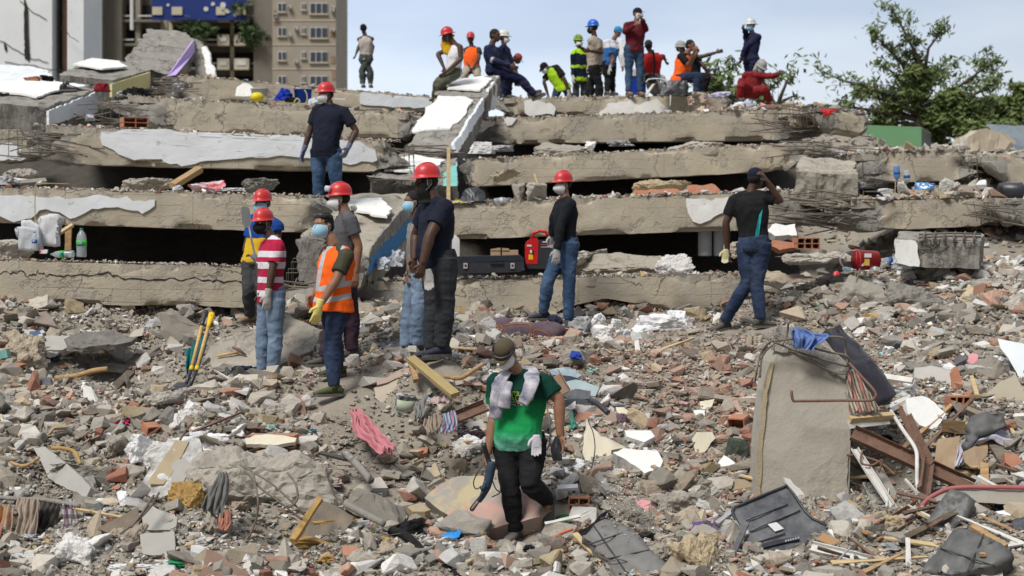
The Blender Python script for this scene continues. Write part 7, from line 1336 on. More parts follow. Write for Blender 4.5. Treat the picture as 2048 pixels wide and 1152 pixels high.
for i,(x_,y_,d_,sx,m_,nm,lb)in enumerate([(205,178,30.0,.16,mat('dark_red_bag',(.3,.02,.03),bump=.2),'litter_bag','red bag between the white topped slab and the yellow sided block'),(275,193,30.2,.3,BLACKC,'cloth_bundle','dark cloth heap at the foot of the yellow sided block'),(243,190,30.3,.14,MATS['translucent_bag'],'litter_bag','pale bag at the foot of the yellow sided block'),(62,163,31.5,.18,BRICK,'brick_lump','reddish brick lump behind the white topped slab'),(95,158,31.8,.14,BLACKC,'litter_scrap','black scrap behind the white topped slab'),(355,178,32.5,.2,MATS['translucent_bag'],'litter_bag','grey bag among rubble below the lilac edge'),(180,238,28.0,.12,MATS['translucent_bag'],'litter_bag','clear bag beside the white painted flank'),(335,165,32.8,.2,GCONC,'concrete_chunk','grey chunk below the lilac painted edge'),(378,172,32.6,.16,GCONC,'concrete_chunk','grey chunk below the narrow white wall piece')]):
 crumple(nm,lb,nm.replace('_',' '),P(x_,y_,d_),(sx,sx*.6,sx*.6),m_,.25,2.5,120+i,4,i)
sh_=thing('black_shoe','single black trainer lying on the white topped slab','shoe');o=shoe(sh_,P(132,170,29.2),yawv(80),BLACKP,1.25,0,'upper')
rnd=random.Random(4)
def tangle(label,px,py,d_,w_,h,n,seed):
 r0=random.Random(seed);root=thing('rebar_tangle',label,'rebar')
 for i in range(n):
  c=P(px+r0.uniform(-w_,w_)/2,py+r0.uniform(-h,h)/2,d_+r0.uniform(-.2,.2));dv=Vector((1,r0.uniform(-.25,.25),r0.uniform(-.22,.14))).normalized();L_=w_/F*d_*r0.uniform(.3,.6);b2=Vector((0,0,r0.uniform(-.12,.06)))
  wire('rebar',None,None,[c-dv*L_,c+b2*.5,c+dv*L_+b2],.009+.003*(i%2),REBAR,5,root,4)
for a_ in[('bent rebar bundle hanging between the scabbed beam and the pale rough beam',1650,432,22.6,130,40,16,1),('rebar tangle on the split end of the long second beam',1575,245,30.4,90,36,14,2),('rebar tangle between the grey rear block and the plain sandy beam',225,225,28.6,80,46,14,3),('rebar tangle at the broken end of the white plastered beam',110,285,24.9,100,40,14,4),('rebar tangle under the blue flanked slab behind the orange vest',612,590,19.6,90,60,16,5),('rebar tangle below the lilac edged slab',335,168,32.4,90,28,12,6),('rebar strands under the cube like block',1660,395,22.5,110,18,10,7),('rebar strands over the chipped beam',1640,298,26.5,120,24,12,8),('rebar strands at the edge behind the black bin',2000,430,22.3,80,40,10,9),('rebar strands in front of the steep white slab',858,305,27.0,90,22,10,10)]:tangle(*a_)
# ==========================================================
UPN=(0,-.55,.83)
pq=[P(x_,y_,d_)for x_,y_,d_ in[(1513,1010,14.55),(1697,1015,14.5),(1701,900,14.62),(1702,812,14.7),(1692,784,14.72),(1697,726,14.8),(1662,697,14.85),(1625,672,14.88),(1582,655,14.9),(1562,684,14.86),(1541,725,14.82),(1527,785,14.74),(1517,900,14.62)]]
PILM=mat('smooth_grey_render',(0.40,0.365,0.305),(0.33,0.305,0.26),rough=.92,scale=1.8,bump=.45,bscale=40,kind='render')
pl_=prism('broken_pillar',pq,(-.02,.32,0),PILM,cell=.05,amp=.008,sc=3,rag=0);tag(pl_,'big upright smooth grey pillar stump with bent rebar and a blue cloth on top','pillar')
prism('flaking_edge',[P(1513,1008,14.53),P(1521,1008,14.52),P(1525,900,14.6),P(1535,785,14.71),P(1548,728,14.79),P(1542,724,14.8),P(1527,785,14.72),P(1517,900,14.6)],(0,.02,0),mat('ochre_grit',(.40,.32,.19),(.30,.25,.17),bump=.8,bscale=50),pl_,cell=.05,amp=.004,rag=.008,seed=3)
prism('rough_patch',[P(1560,1005,14.53),P(1692,1005,14.48),P(1692,895,14.60),P(1640,930,14.57),P(1600,960,14.55)],(0,.02,0),mat('trowelled_grit',(.38,.34,.28),(.29,.265,.22),bump=1.0,bscale=22),pl_,cell=.04,amp=.012,rag=.02,seed=4)
prism('broken_top',[P(1548,660,14.88),P(1582,656,14.88),P(1660,697,14.83),P(1694,728,14.78),P(1690,760,14.72),P(1655,742,14.75),P(1620,712,14.8),P(1575,705,14.8),P(1545,700,14.82)],(0,.05,0),GCONC,pl_,cell=.035,amp=.022,sc=9,rag=.012,seed=6)
for pts in([(1540,683),(1610,676),(1684,675),(1690,700),(1695,728)],[(1630,697),(1660,705),(1694,712),(1696,732)],[(1540,683),(1522,705),(1514,740),(1510,765)],[(1545,690),(1525,712),(1520,755)],[(1548,684),(1600,705),(1650,720),(1694,733)],[(1600,712),(1660,742),(1693,748)],[(1565,690),(1574,668),(1577,645)]):
 wire('rebar',None,None,[(x_,y_,14.66+.05*(i%2))for i,(x_,y_)in enumerate(pts)],.009,REBAR,6,pl_)
wire('rebar',None,None,[(1698,726,14.6),(1722,752,14.5),(1750,784,14.4),(1748,797,14.38),(1736,801,14.38),(1680,801,14.42),(1600,802,14.45),(1586,800,14.45),(1583,781,14.45)],.012,RUST,8,pl_)
drape('blue_cloth','periwinkle blue cloth hung over the rebar of the pillar stump','cloth',[(1583,659,14.62),(1584,680,14.58),(1592,700,14.6)],[(1620,658,14.7),(1652,674,14.66),(1622,700,14.62)],mat('periwinkle_cotton',(.13,.21,.46),(.10,.16,.38),bump=.35),2.5,.03,seed=5,edge=.02)
q=[P(x_,y_,d_)for x_,y_,d_ in[(1647,668,15.1),(1681,647,15.3),(1700,668,15.3),(1727,709,15.2),(1745,722,15.1),(1790,784,15.0),(1780,800,14.9),(1752,808,14.8),(1722,775,14.85),(1698,735,14.9),(1670,705,15.0)]]
tag(prism('folded_mattress',q,(.05,.22,-.06),mat('dark_indigo_cloth',(.012,.011,.022),(.022,.02,.03),rough=.7,bump=.5,bscale=8,sheen=.2),cell=.05,amp=.022,sc=5,rag=.01,smooth=True),'dark indigo mattress folded behind the pillar stump','mattress')
drape('striped_curtain','beige striped curtain crushed between pillar stump and indigo mattress','curtain',[(1696,745,14.75),(1698,790,14.7),(1704,826,14.6)],[(1708,740,14.85),(1740,785,14.75),(1765,822,14.7)],mat('beige_stripe',(.40,.35,.27),(.14,.11,.09),kind='vstripe',bump=.3),4,.025,seed=6)
PAINTED=mat('chalky_painted_slab',(0.36,0.33,0.28),(0.27,0.25,0.22),rough=.9,scale=3,bump=.4,bscale=30,dust=.2)
m=PAINTED;t=m.node_tree;N=t.nodes;L=t.links.new;b=N['Principled BSDF'];src=b.inputs['Base Color'].links[0].from_socket;tcn=N.new('ShaderNodeTexCoord')
for sc_,off,colr,lo,hi in((3.2,3.0,(.62,.50,.18),.50,.58),(2.6,21.0,(.66,.24,.20),.47,.56)):
 mp=N.new('ShaderNodeMapping');mp.inputs['Location'].default_value=(off,off,off);L(tcn.outputs['Object'],mp.inputs[0]);nz=N.new('ShaderNodeTexNoise');nz.inputs['Scale'].default_value=sc_;nz.inputs['Detail'].default_value=8;nz.inputs['Roughness'].default_value=.75;L(mp.outputs[0],nz.inputs[0]);mr_=N.new('ShaderNodeMapRange');mr_.inputs[1].default_value=lo;mr_.inputs[2].default_value=hi;mr_.inputs[4].default_value=.36;L(nz.outputs[0],mr_.inputs[0]);mx=N.new('ShaderNodeMix');mx.data_type='RGBA';L(mr_.outputs[0],mx.inputs[0]);L(src,mx.inputs[6]);mx.inputs[7].default_value=(*colr,1);src=mx.outputs[2]
L(src,b.inputs['Base Color'])
ps=plate('painted_slab','flat slab with chalky yellow and pink paint under the man in green','concrete slab',[(849,996),(878,968),(905,955),(960,950),(1010,962),(1085,1000),(1104,1020),(1080,1034),(1020,1046),(951,1064),(900,1035)],(-.10,-.62,.78),.17,PAINTED,lift=.20,sides=CONC,rag=.012,amp=.007,seed=61,anchor=(975,1010))
WALLP=[('triangular cream wall piece standing on edge beside the man in green',[(1173,838),(1201,873),(1253,895),(1222,900),(1216,925),(1218,944),(1182,941),(1164,904)],(-.05,-.85,.5),.13,CREAM,BRICK,.08),('white topped wall piece with brick core, largest of the cluster beside the cream triangle',[(1225,904),(1247,896),(1280,900),(1314,901),(1326,922),(1320,937),(1289,947),(1271,931)],(0,-.65,.75),.16,PLASTER,GCONC,.16),('white topped wall piece lying uphill of the largest white one',[(1250,861),(1302,861),(1309,873),(1289,884),(1253,873)],(0,-.55,.83),.11,PLASTER,GCONC,.12),('small cream plaster flake uphill of the cream triangle',[(1231,814),(1247,814),(1265,827),(1253,834),(1234,824)],UPN,.06,CREAM,CREAM,.08),('cream faced wall block with brick corner',[(1393,864),(1424,863),(1432,876),(1409,904),(1390,910),(1384,879)],(.2,-.8,.55),.16,CREAM,BRICK,.12),('small white wall flake in front of the dark green bag',[(1436,925),(1448,910),(1473,928),(1470,947),(1454,947)],(-.1,-.8,.6),.04,PLASTER,PLASTER,.08),('yellowish plaster flake high on the brick slope',[(1399,803),(1428,798),(1424,812),(1405,821)],UPN,.06,CREAM,GCONC,.07),('small white flake just below the yellowish one on the brick slope',[(1387,821),(1409,821),(1409,831),(1393,834)],UPN,.05,PLASTER,GCONC,.07),('grey faced wall piece with a brick edge, above the white oval wall piece',[(1829,735),(1862,731),(1906,742),(1908,765),(1900,784),(1862,785),(1832,775)],(0,-.75,.65),.12,mat('pale_grey_paint',(.50,.48,.45),(.42,.40,.37),bump=.2,dust=.2),BRICK,.15),('white oval shaped wall piece beside the six celled hollow brick',[(1812,798),(1845,792),(1870,805),(1893,828),(1871,860),(1839,850),(1816,827)],(.1,-.75,.65),.10,PLASTER,BRICK,.14),('pink painted wall piece with brick core on the far slope',[(1929,725),(1945,705),(1957,710),(1957,744),(1938,742)],(-.2,-.8,.5),.08,PINKP,BRICK,.14),('pink painted fragment on a brick beside the leather cushion',[(1244,1011),(1271,1014),(1296,1044),(1274,1057)],(0,-.7,.7),.10,PINKP,BRICK,.12),('faded pink slab top beyond the pink fragment',[(1270,1000),(1325,1003),(1330,1015),(1300,1030),(1275,1010)],UPN,.07,PINKP,GCONC,.08),('cream topped hollow brick slab on the path edge',[(489,876),(510,869),(535,867),(593,876),(590,884),(555,890),(520,888),(492,888)],(0,-.5,.87),.035,CREAM,CREAM,.20),('grey blue board leaning in front of the hollow brick slab',[(550,911),(594,899),(575,935),(553,968),(522,953)],(0,-.8,.6),.02,mat('grey_blue_board',(.36,.39,.43),(.31,.33,.36),bump=.1,dust=.2),mat('board_edge',(.2,.17,.13)),.14),('upper of two smooth grey slab pieces by the brown board',[(284,1030),(306,1011),(354,1035),(350,1060),(284,1060)],(0,-.7,.7),.08,mat('smooth_light_grey',(.40,.38,.35),(.34,.33,.30),bump=.15),GCONC,.12),('lower of two smooth grey slab pieces by the brown board',[(280,1069),(348,1062),(350,1100),(320,1110),(285,1108)],(0,-.8,.6),.08,MATS['smooth_light_grey'],GCONC,.12),('long tilted slab with a smooth underside above the hanging cloths',[(66,895),(90,893),(120,915),(182,975),(172,996),(98,957)],(-.45,-.7,.5),.10,MATS['smooth_light_grey'],GCONC,.22),('pale slab end sticking out above the magenta scrap',[(90,672),(140,670),(147,690),(125,700),(92,700)],UPN,.08,MATS['smooth_light_grey'],GCONC,.12),('white square faced slab below the dark hollow on the bank',[(208,690),(215,672),(240,680),(250,700),(245,716),(225,712)],(0,-.8,.6),.10,MATS['smooth_light_grey'],GCONC,.12),('brown slab with a flat top uphill of the cream triangle',[(1168,818),(1205,815),(1232,826),(1234,842),(1200,852),(1175,840)],(0,-.55,.8),.12,mat('brown_render',(.30,.23,.18),(.25,.19,.15),bump=.4),BRICK,.12),('flat pinkish slab strip lying uphill of the paint tin',[(753,762),(800,740),(818,736),(818,744),(775,765),(755,770)],UPN,.05,mat('dusty_pink_slab',(.42,.28,.23),(.36,.30,.25),bump=.4),GCONC,.06),('beige angular slab leaning beneath the white door panel',[(1971,787),(2000,762),(2031,746),(2055,798),(2055,825),(2011,829)],(-.2,-.75,.55),.10,mat('beige_render',(.40,.36,.27),(.34,.30,.23),bump=.3),BRICK,.16),('white flake with a brick back, in front of the pillar foot',[(1655,1060),(1680,1052),(1702,1062),(1698,1078),(1672,1078)],UPN,.05,PLASTER,GCONC,.08),('white brick backed flake beside the red edged metal sheet',[(1990,1022),(2030,1012),(2040,1018),(2020,1034),(2005,1032)],UPN,.05,PLASTER,BRICK,.10),('square orange brick piece below the pink cloth',[(835,897),(856,893),(854,905),(836,911)],UPN,.05,BRICK,BRICK,.05),('orange brick slab leaning by the ochre foam',[(683,1093),(716,1090),(718,1108),(700,1113),(685,1110)],UPN,.06,BRICK,BRICK,.06),('light blue painted flake on the trodden rubble',[(732,973),(745,970),(765,978),(764,988),(745,987)],UPN,.05,mat('light_blue_paint',(.30,.45,.58),bump=.1),GCONC,.06),('pale blue painted stone at the tip of the pink cloth',[(770,908),(782,903),(790,908),(785,914),(773,914)],UPN,.04,MATS['light_blue_paint'],GCONC,.05),('teal painted flake among bricks on the slope',[(1313,848),(1322,843),(1332,848),(1330,855),(1316,855)],UPN,.04,MINTP,GCONC,.05),('teal painted flake uphill of the electronics debris',[(1172,736),(1186,733),(1193,738),(1188,744),(1176,744)],UPN,.04,MINTP,GCONC,.05),('long mint painted flake touching the brown slab',[(1155,824),(1176,816),(1178,822),(1166,832)],UPN,.03,MINTP,MINTP,.10),('white oblong plaster piece half way down the slope',[(1160,778),(1176,776),(1190,786),(1178,792)],UPN,.05,PLASTER,GCONC,.06),('cream plaster slab lying beneath the rusty channel by the striped rag',[(930,848),(965,838),(968,855),(940,862)],UPN,.05,MATS['smooth_light_grey'],GCONC,.06)]
for i,(lb,pts,n_,th,m1,m2,lf)in enumerate(WALLP):plate('wall_piece',lb,'wall piece',pts,n_,th,m1,lift=lf,sides=m2,rag=.010,amp=.004,cell=.05,seed=200+i)
hollow_brick('row of hollow bricks beneath the cream slab on the path edge',at(545,902)+Vector((0,.05,.08)),(.42,.18,.11),-.1,0,1,5)
hollow_brick('small hollow brick with four cells near the leather cushion',at(1160,1024)+Vector((0,.05,.06)),(.17,.14,.12),-.15,0,2,2);hollow_brick('six celled hollow brick standing on the mortar lump beside the white oval wall piece',at(1921,832)+Vector((0,.1,.10)),(.19,.14,.14),.1,0,2,3)
hollow_brick('tilted open brick piece above the foam covered beam piece',at(300,872)+Vector((0,.05,.05)),(.13,.12,.09),.7,.3,1,1)
hollow_brick('hollow brick fragment wedged against the pillar stump',at(1480,870)+Vector((0,.05,.06)),(.16,.16,.22),-.5,.2,2,1)
crumple('green_bag','dark green plastic bag slumped against the foot of the pillar stump','bag',at(1476,925)+Vector((0,.1,.05)),(.13,.09,.14),mat('dark_green_bag',(.07,.085,.065),(.04,.05,.04),bump=.4,rough=.6),.15,2,7,4)
# ---- metal, boards and frames in the corner
channel('steel_channel','long rusty steel channel slanting beside the pillar stump','steel channel',(1704,868,14.55),(1945,978,14.3),.13,.05,RUST,(.1,-.75,.6));channel('steel_channel','shorter rusty channel crossing the long one, folded at its lower end','steel channel',(1806,828,15.0),(1843,985,14.0),.10,.05,RUST,(.5,-.7,.4),bend=[(1851,925,14.3)])
wire('bent_pole','white painted bent pole hanging over the rusty channels','pole',[(1779,818,15.0),(1806,860,14.5),(1831,898,14.25),(1834,930,14.1),(1834,964,14.05),(1840,995,14.0),(1845,1016,13.95)],.017,WHITEMETAL,8)
channel('window_track','silver aluminium window track leaning under the long rusty channel','window track',(1708,898,14.45),(1788,1022,14.0),.06,.025,WHITEMETAL,(.3,-.8,.5));bar('grey_board','grey board leaning next to the aluminium window track','board',(1755,935,14.5),(1808,1024,14.15),.07,.02,GCONC)
bar('white_plank','short white plank jutting out beside the pillar stump','plank',(1699,850,14.6),(1777,841,14.8),.07,.03,WHITEMETAL,n=(0,-.95,.3));bar('timber','yellowish timber on top of the short white plank','timber',(1699,839,14.6),(1786,831,14.8),.05,.05,PALEWOOD,jit=.008)
bar('concrete_strip','concrete strip standing tilted under the window track','concrete piece',(1742,975,14.5),(1782,1065,13.9),.16,.12,GCONC,jit=.012);bar('white_trim','white window trim behind the indigo mattress','window trim',(1760,752,15.9),(1826,762,15.7),.05,.04,WHITEMETAL,n=(0,-.9,.4))
wire('rebar_rod','dark bent bar below the long rusty channel','rebar',[(1694,910,14.5),(1720,912,14.45),(1760,925,14.4),(1790,950,14.3)],.012,RUST,6);wire('rebar_rod','thin hooked bar beside the window track','rebar',[(1725,900,14.4),(1722,925,14.3),(1745,930,14.3),(1765,920,14.3),(1757,945,14.3)],.009,RUST,6)
bar('white_bar','short white bar in the dark hole under the channels','bar',(1810,958,14.2),(1838,990,14.1),.02,.02,WHITEMETAL)
SHEETM=mat('weathered_sheet_metal',(.27,.29,.28),(.30,.23,.15),scale=3,bump=.15,rough=.5,dust=.3);RIM=mat('dull_red_rim',(.42,.09,.10),(.30,.10,.09),bump=.1,dust=.3)
ms=thing('metal_sheet','grey metal sheet with a dull red rim bent over the sofa cushions','metal sheet')
q=[P(x_,y_,d_)for x_,y_,d_ in[(1850,1004,13.9),(1876,988,14.0),(1906,978,14.0),(1975,976,13.8),(2070,978,13.7),(2070,1012,13.5),(1960,1005,13.6),(1900,1000,13.8)]];prism('sheet',q,(0,.03,.01),SHEETM,ms,cell=.06,amp=.006,rag=.004)
wire('red_rim',None,None,[(1793,1085,13.4),(1818,1058,13.6),(1838,1033,13.75),(1848,1006,13.85),(1874,987,13.95),(1906,976,13.95),(1975,974,13.75),(2075,976,13.65)],.018,RIM,8,ms)
channel('rusty_tray','rusty curved metal tray below the red rimmed sheet','metal tray',(1772,1062,13.5),(1846,1018,13.8),.14,.05,mat('orange_rust',(.24,.12,.06),(.16,.12,.09),bump=.3,dust=.2),(0,-.5,.8))
def cushion(label,pts,th,d=None,lift=.12,n=UPN,m=LEATHER,seams=(),seed=1,puff=.015,anchor=None,name='sofa_cushion'):
 q,nn=plane_pts(pts,n,d,lift,anchor);o=prism(name,q,-nn*th,m,cell=.045,amp=.010,sc=5,rag=0,seed=seed,smooth=True);me=o.data;v=vget(me);nv=nget(me);c=v.mean(0);r=np.linalg.norm(v-c,axis=1);f=np.clip(1-r/r.max(),0,1);cz=.5-np.abs(fbm(v*np.array([4.,4.,7.])+seed*7,3))*2;vset(me,v+nv*(puff*.5*f**.5+.028*cz)[:,None]);tag(o,label,'cushion')
 for a,b2 in seams:
  qs,_=plane_pts([a,b2],n,d,lift+puff*.55,anchor if anchor else(sum(p[0]for p in pts)/len(pts),sum(p[1]for p in pts)/len(pts)));wire('seam',None,None,[qs[0],qs[0].lerp(qs[1],.5),qs[1]],.006,BLACKP,5,o)
 return o
cushion('crumpled dark leather back cushion rising under the red rimmed sheet',[(1903,981),(1930,990),(1949,1004),(1935,1030),(1917,1051),(1880,1095),(1837,1136),(1782,1128),(1806,1100),(1828,1074),(1863,1028)],.16,d=13.45,lift=0,n=(-.25,-.8,.5),seed=2,puff=.025,anchor=(1865,1060))
cushion('flat quilted leather seat cushion in the lower corner',[(1917,1053),(1961,1065),(2000,1088),(2036,1116),(1970,1135),(1906,1150),(1846,1143),(1880,1095)],.14,lift=.22,n=(-.05,-.6,.8),seed=3,puff=.012,seams=(((1880,1096),(1990,1132)),((1968,1068),(1935,1143))),anchor=(1940,1105))
cushion('black cushion flap behind the flat quilted seat cushion',[(1949,1002),(1975,1030),(1995,1058),(1970,1067),(1918,1051)],.10,d=13.55,lift=0,n=(.2,-.8,.5),m=BLACKC,seed=4)
cushion('blue grey cushion standing at the picture edge',[(2012,1062),(2030,1040),(2060,1030),(2060,1115),(2036,1114)],.12,d=13.3,lift=0,n=(-.2,-.9,.3),m=mat('blue_grey_leather',(.04,.05,.07),bump=.3,dust=.2,rough=.5),seed=5)
bar('timber','short timber lying across the quilted seat cushion','timber',(1944,1054,13.25),(2012,1094,13.0),.05,.04,WOOD,jit=.006);bar('timber','timber end sticking up behind the blue grey cushion','timber',(1990,1064,13.4),(2036,1030,13.6),.05,.05,PALEWOOD,jit=.006)
cushion('grey leather backrest panel dusted with grit at the bottom edge',[(1161,1069),(1192,1050),(1227,1036),(1262,1060),(1300,1100),(1342,1139),(1300,1160),(1234,1162),(1213,1118)],.12,lift=.24,n=(-.1,-.6,.8),seed=6,puff=.02,seams=(((1175,1090),(1262,1060)),((1213,1118),(1298,1100)),((1188,1052),(1262,1158))),anchor=(1250,1100),m=mat('pale_grey_leather',(.15,.15,.15),(.11,.11,.11),bump=.3,bscale=9,dust=.4,rough=.5))
drape('black_cloth','black cloth lying along the top of the grey leather panel','cloth',[(1150,1068,13.75),(1190,1045,13.9),(1222,1022,14.0)],[(1160,1078,13.65),(1200,1058,13.75),(1232,1032,13.9)],BLACKC,2,.015,seed=7);bar('broken_lath','splintered pale lath at the side of the grey leather panel','lath',(1150,1068,13.6),(1200,1124,13.3),.05,.02,PALEWOOD,jit=.006,taper=.3)
pr_,sz_,cl_=[],[],[]
r=np.random.default_rng(3);a0=at(1245,1090);n_g=900
gp=np.stack([a0.x+r.normal(0,.10,n_g)+.0,a0.y+r.normal(0,.12,n_g),np.zeros(n_g)],1);nn=Vector((-.1,-.6,.8)).normalized();c0=at(1250,1100)+nn*.262;gp[:,2]=c0.z-((gp[:,0]-c0.x)*nn.x+(gp[:,1]-c0.y)*nn.y)/nn.z+.003
c,_=pick_col(n_g,r,(.5,.1,.2,.2,0));tag(scatter('grit_gravel',gp,r.uniform(.003,.011,n_g),c,SM,r,RUBBLE),kind='stuff')
tv=thing('broken_television','smashed black television back with a white sticker, lying in front of the pillar stump','television')
tn=(.10,-.62,.75);tvp=[(1573,973),(1588,990),(1602,1012),(1625,1038),(1677,1063),(1677,1070),(1600,1094),(1523,1115),(1500,1098),(1489,1085),(1476,1050),(1464,1022),(1483,1010),(1530,990)]
q,nn=plane_pts(tvp,tn,None,.22,(1560,1050));prism('back_shell',q,-nn*.05,DUSTYBLACK,tv,cell=.04,amp=.009,sc=6,smooth=False)
wire('rim',None,None,[v+nn*.006 for v in q]+[q[0]+nn*.006],.013,BLACKP,6,tv,steps=2)
plate_child(tv,'sticker',[(1535,1048),(1553,1044),(1568,1057),(1550,1063)],tn,None,.238,.004,PAPER,anchor=(1560,1050));plate_child(tv,'connector_strip',[(1525,1087),(1560,1078),(1597,1073),(1600,1078),(1563,1086),(1528,1095)],tn,None,.245,.03,BLACKP,anchor=(1560,1050))
for k in range(6):plate_child(tv,'port',[(1570+k*5,1080-k*1.2),(1573+k*5,1079.4-k*1.2),(1573.4+k*5,1083-k*1.2),(1570.4+k*5,1083.6-k*1.2)],tn,None,.249,.004,SILVER,anchor=(1560,1050),amp=0)
for k,(a,b2)in enumerate((((1500,1062),(1600,1020)),((1510,1085),(1570,1066)),((1492,1040),(1575,1008)))):qs,_=plane_pts([a,b2],tn,None,.236,(1560,1050));wire('moulded_ridge',None,None,[qs[0],qs[1]],.008,DUSTYBLACK,5,tv)
plate('black_board','glossy black broken panel beside the television','panel',[(1432,1063),(1450,1048),(1472,1040),(1489,1060),(1484,1095),(1462,1113)],(-.2,-.8,.5),.02,BLACKP,lift=.18,seed=7,amp=.006,cell=.04);bar('metal_bracket','grey metal bracket pointing away from the television','bracket',(1433,1048,13.85),(1466,1023,13.95),.035,.03,SILVER);bar('metal_bracket','dark bracket leaning across the corner of the television','bracket',(1493,1046,13.45),(1467,1108,13.2),.04,.03,DUSTYBLACK)
crumple('purple_cloth','purple cloth crumpled beside the black broken panel','cloth',at(1412,1078)+Vector((0,.05,.06)),(.13,.09,.10),mat('purple_cotton',(.11,.06,.20),bump=.35,dust=.15),.25,2,3,4);plate('white_board','white panel leaning against the pillar foot behind the television','panel',[(1567,955),(1580,958),(1612,992),(1643,1022),(1626,1036),(1600,1010)],(.3,-.85,.4),.03,WHITEMETAL,lift=.12,seed=8,amp=.002)
bar('timber','short timber offcut below the black broken panel','timber',(1367,1124,13.3),(1452,1110,13.35),.065,.06,PALEWOOD,jit=.005)
channel('window_frame_rail','long white ribbed frame rail along the bottom edge','frame rail',(1622,1096,13.3),(1872,1158,12.9),.09,.03,WHITEMETAL,(0,-.6,.8));bar('white_batten','short upright white slat standing on the long frame rail','slat',(1703,1108,13.1),(1707,1160,12.95),.03,.02,WHITEMETAL,n=(0,-1,.1));bar('white_batten','tall upright white slat with a bolt hole beside the leather cushion','slat',(1815,1076,13.15),(1817,1146,12.95),.035,.015,WHITEMETAL,n=(0,-1,.1));wire('metal_rod','thin grey rod leaning across the frame rail','rod',[(1702,1093,13.1),(1675,1122,13.0),(1642,1158,12.9)],.008,SILVER)
bar('rusty_board','orange stained board slanting behind the frame rail','board',(1640,1074,13.5),(1750,1120,13.3),.10,.02,mat('orange_stained_board',(.42,.20,.07),(.30,.22,.14),bump=.3,dust=.2));bar('rusty_board','dark brown board under the television corner','board',(1575,1106,13.4),(1700,1156,13.1),.09,.03,RUST)
plate('cardboard_sheet','torn brown cardboard sheet hanging at the side of the broken boards','cardboard',[(1876,878),(1919,872),(1916,910),(1908,942),(1885,935),(1866,938)],(-.1,-.9,.4),.008,CARD,lift=.22,seed=9,amp=.012);plate('cardboard_sheet','second torn cardboard piece beneath the white cloth','cardboard',[(1925,905),(1950,895),(1975,900),(1973,935),(1950,938),(1930,925)],(.2,-.9,.4),.008,CARD,lift=.20,seed=10,amp=.012)
cushion('dark grey leather flap draped over the broken boards',[(1942,835),(1975,827),(2006,828),(2014,850),(1985,862),(1960,873),(1930,905),(1922,893)],.04,n=(-.2,-.75,.6),lift=.30,m=mat('charcoal_leather',(.07,.075,.085),bump=.3,dust=.3,rough=.5),seed=9,puff=.02)
drape('white_torn_cloth','torn white cloth hanging below the dark leather flap','cloth',[(1915,893,14.75),(1912,915,14.7),(1908,938,14.65)],[(1962,872,14.8),(1945,900,14.7),(1932,925,14.65)],mat('lilac_white_cloth',(.56,.55,.64),bump=.3),3,.025,seed=10);drape('white_torn_cloth','white cloth strip curling over the broken boards','cloth',[(1950,876,14.85),(1985,862,14.9),(2018,862,14.9)],[(1955,886,14.75),(1990,880,14.75),(2022,892,14.75)],MATS['lilac_white_cloth'],2,.03,seed=11)
bar('board','grey brown board slanting down from the leather flap','board',(1978,872,14.9),(2022,940,14.5),.11,.02,mat('grey_brown_board',(.19,.16,.13),(.13,.11,.09),bump=.2,kind='wood'));bar('board','upright brown board beneath the white cloth','board',(1966,880,14.85),(1970,975,14.4),.07,.03,WOOD);bar('board','ochre edged drawer front beside the six celled brick','board',(1885,852,15.1),(1930,856,15.1),.11,.03,mat('dark_ochre_board',(.17,.11,.05),(.11,.07,.03),bump=.2,kind='wood'),n=(0,-.95,.3))
plate('door_panel','white door panel leaning in at the picture edge','door panel',[(1995,677),(2060,690),(2062,815),(2045,790),(2034,746),(2016,715),(2001,697)],(-.3,-.85,.4),.04,mat('cool_white_panel',(.62,.66,.68),(.56,.60,.62),bump=.03,rough=.4),lift=.25,seed=12,amp=.001,rag=0);bar('white_trim','white pipe length on the slope below the door panel','pipe',(1985,838,15.4),(2060,832,15.3),.05,.05,WHITEMETAL)
plate('brick_wall_piece','long orange brick wall piece below the grey brown board','wall piece',[(2008,905),(2060,915),(2060,940),(2030,938),(2010,925)],(0,-.85,.5),.1,BRICK,lift=.1,seed=14,amp=.01);plate('brick_wall_piece','upright orange brick edge beside the grey faced wall piece','wall piece',[(1906,742),(1912,732),(1922,760),(1930,802),(1912,800),(1906,775)],(.2,-.9,.4),.1,BRICK,lift=.12,seed=15,amp=.012)
# ---- left foreground
chunk('concrete_boulder','huge concrete boulder with flat dark underside and rebar, under the grey blue board','concrete boulder',at(525,1030)+Vector((0,.35,.20)),(.62,.42,.52),GREY[1],411,rough=.20,rot=.25,cut=(.4,.7))
chunk('concrete_boulder','lower grey boulder beneath the huge one, beside the pink rag','concrete boulder',at(420,1080)+Vector((0,.25,.05)),(.22,.18,.16),TAN[2],412,rough=.2)
for lb,pts in(('bent rebar strand arching over the huge boulder',[(490,940,13.5),(520,975,13.35),(560,1005,13.3),(605,1040,13.3)]),('second rebar strand hanging down the face of the huge boulder',[(506,945,13.4),(516,1000,13.25),(512,1040,13.25),(498,1075,13.25)]),('threaded rebar loop at the end of the huge boulder',[(575,945,13.6),(592,970,13.45),(594,1000,13.4),(578,1015,13.35)]),('thin rebar crossing behind the grey blue board',[(480,930,13.7),(540,965,13.5),(590,1010,13.4),(608,1030,13.4)])):wire('rebar_rod',lb,'rebar',pts,.009,REBAR,6)
bt=at(320,940);fp=thing('beam_fragment','sloping beam fragment caked in white foam with a tan stripe on top','concrete piece')
q,nn=plane_pts([(352,880),(378,882),(345,945),(327,968),(294,968),(318,930)],(.1,-.7,.7),None,.30,(330,940));prism('tan_stripe',q,-nn*.05,mat('tan_render',(.42,.34,.22),(.36,.29,.19),bump=.5,bscale=40),fp,cell=.03,amp=.004,rag=.006)
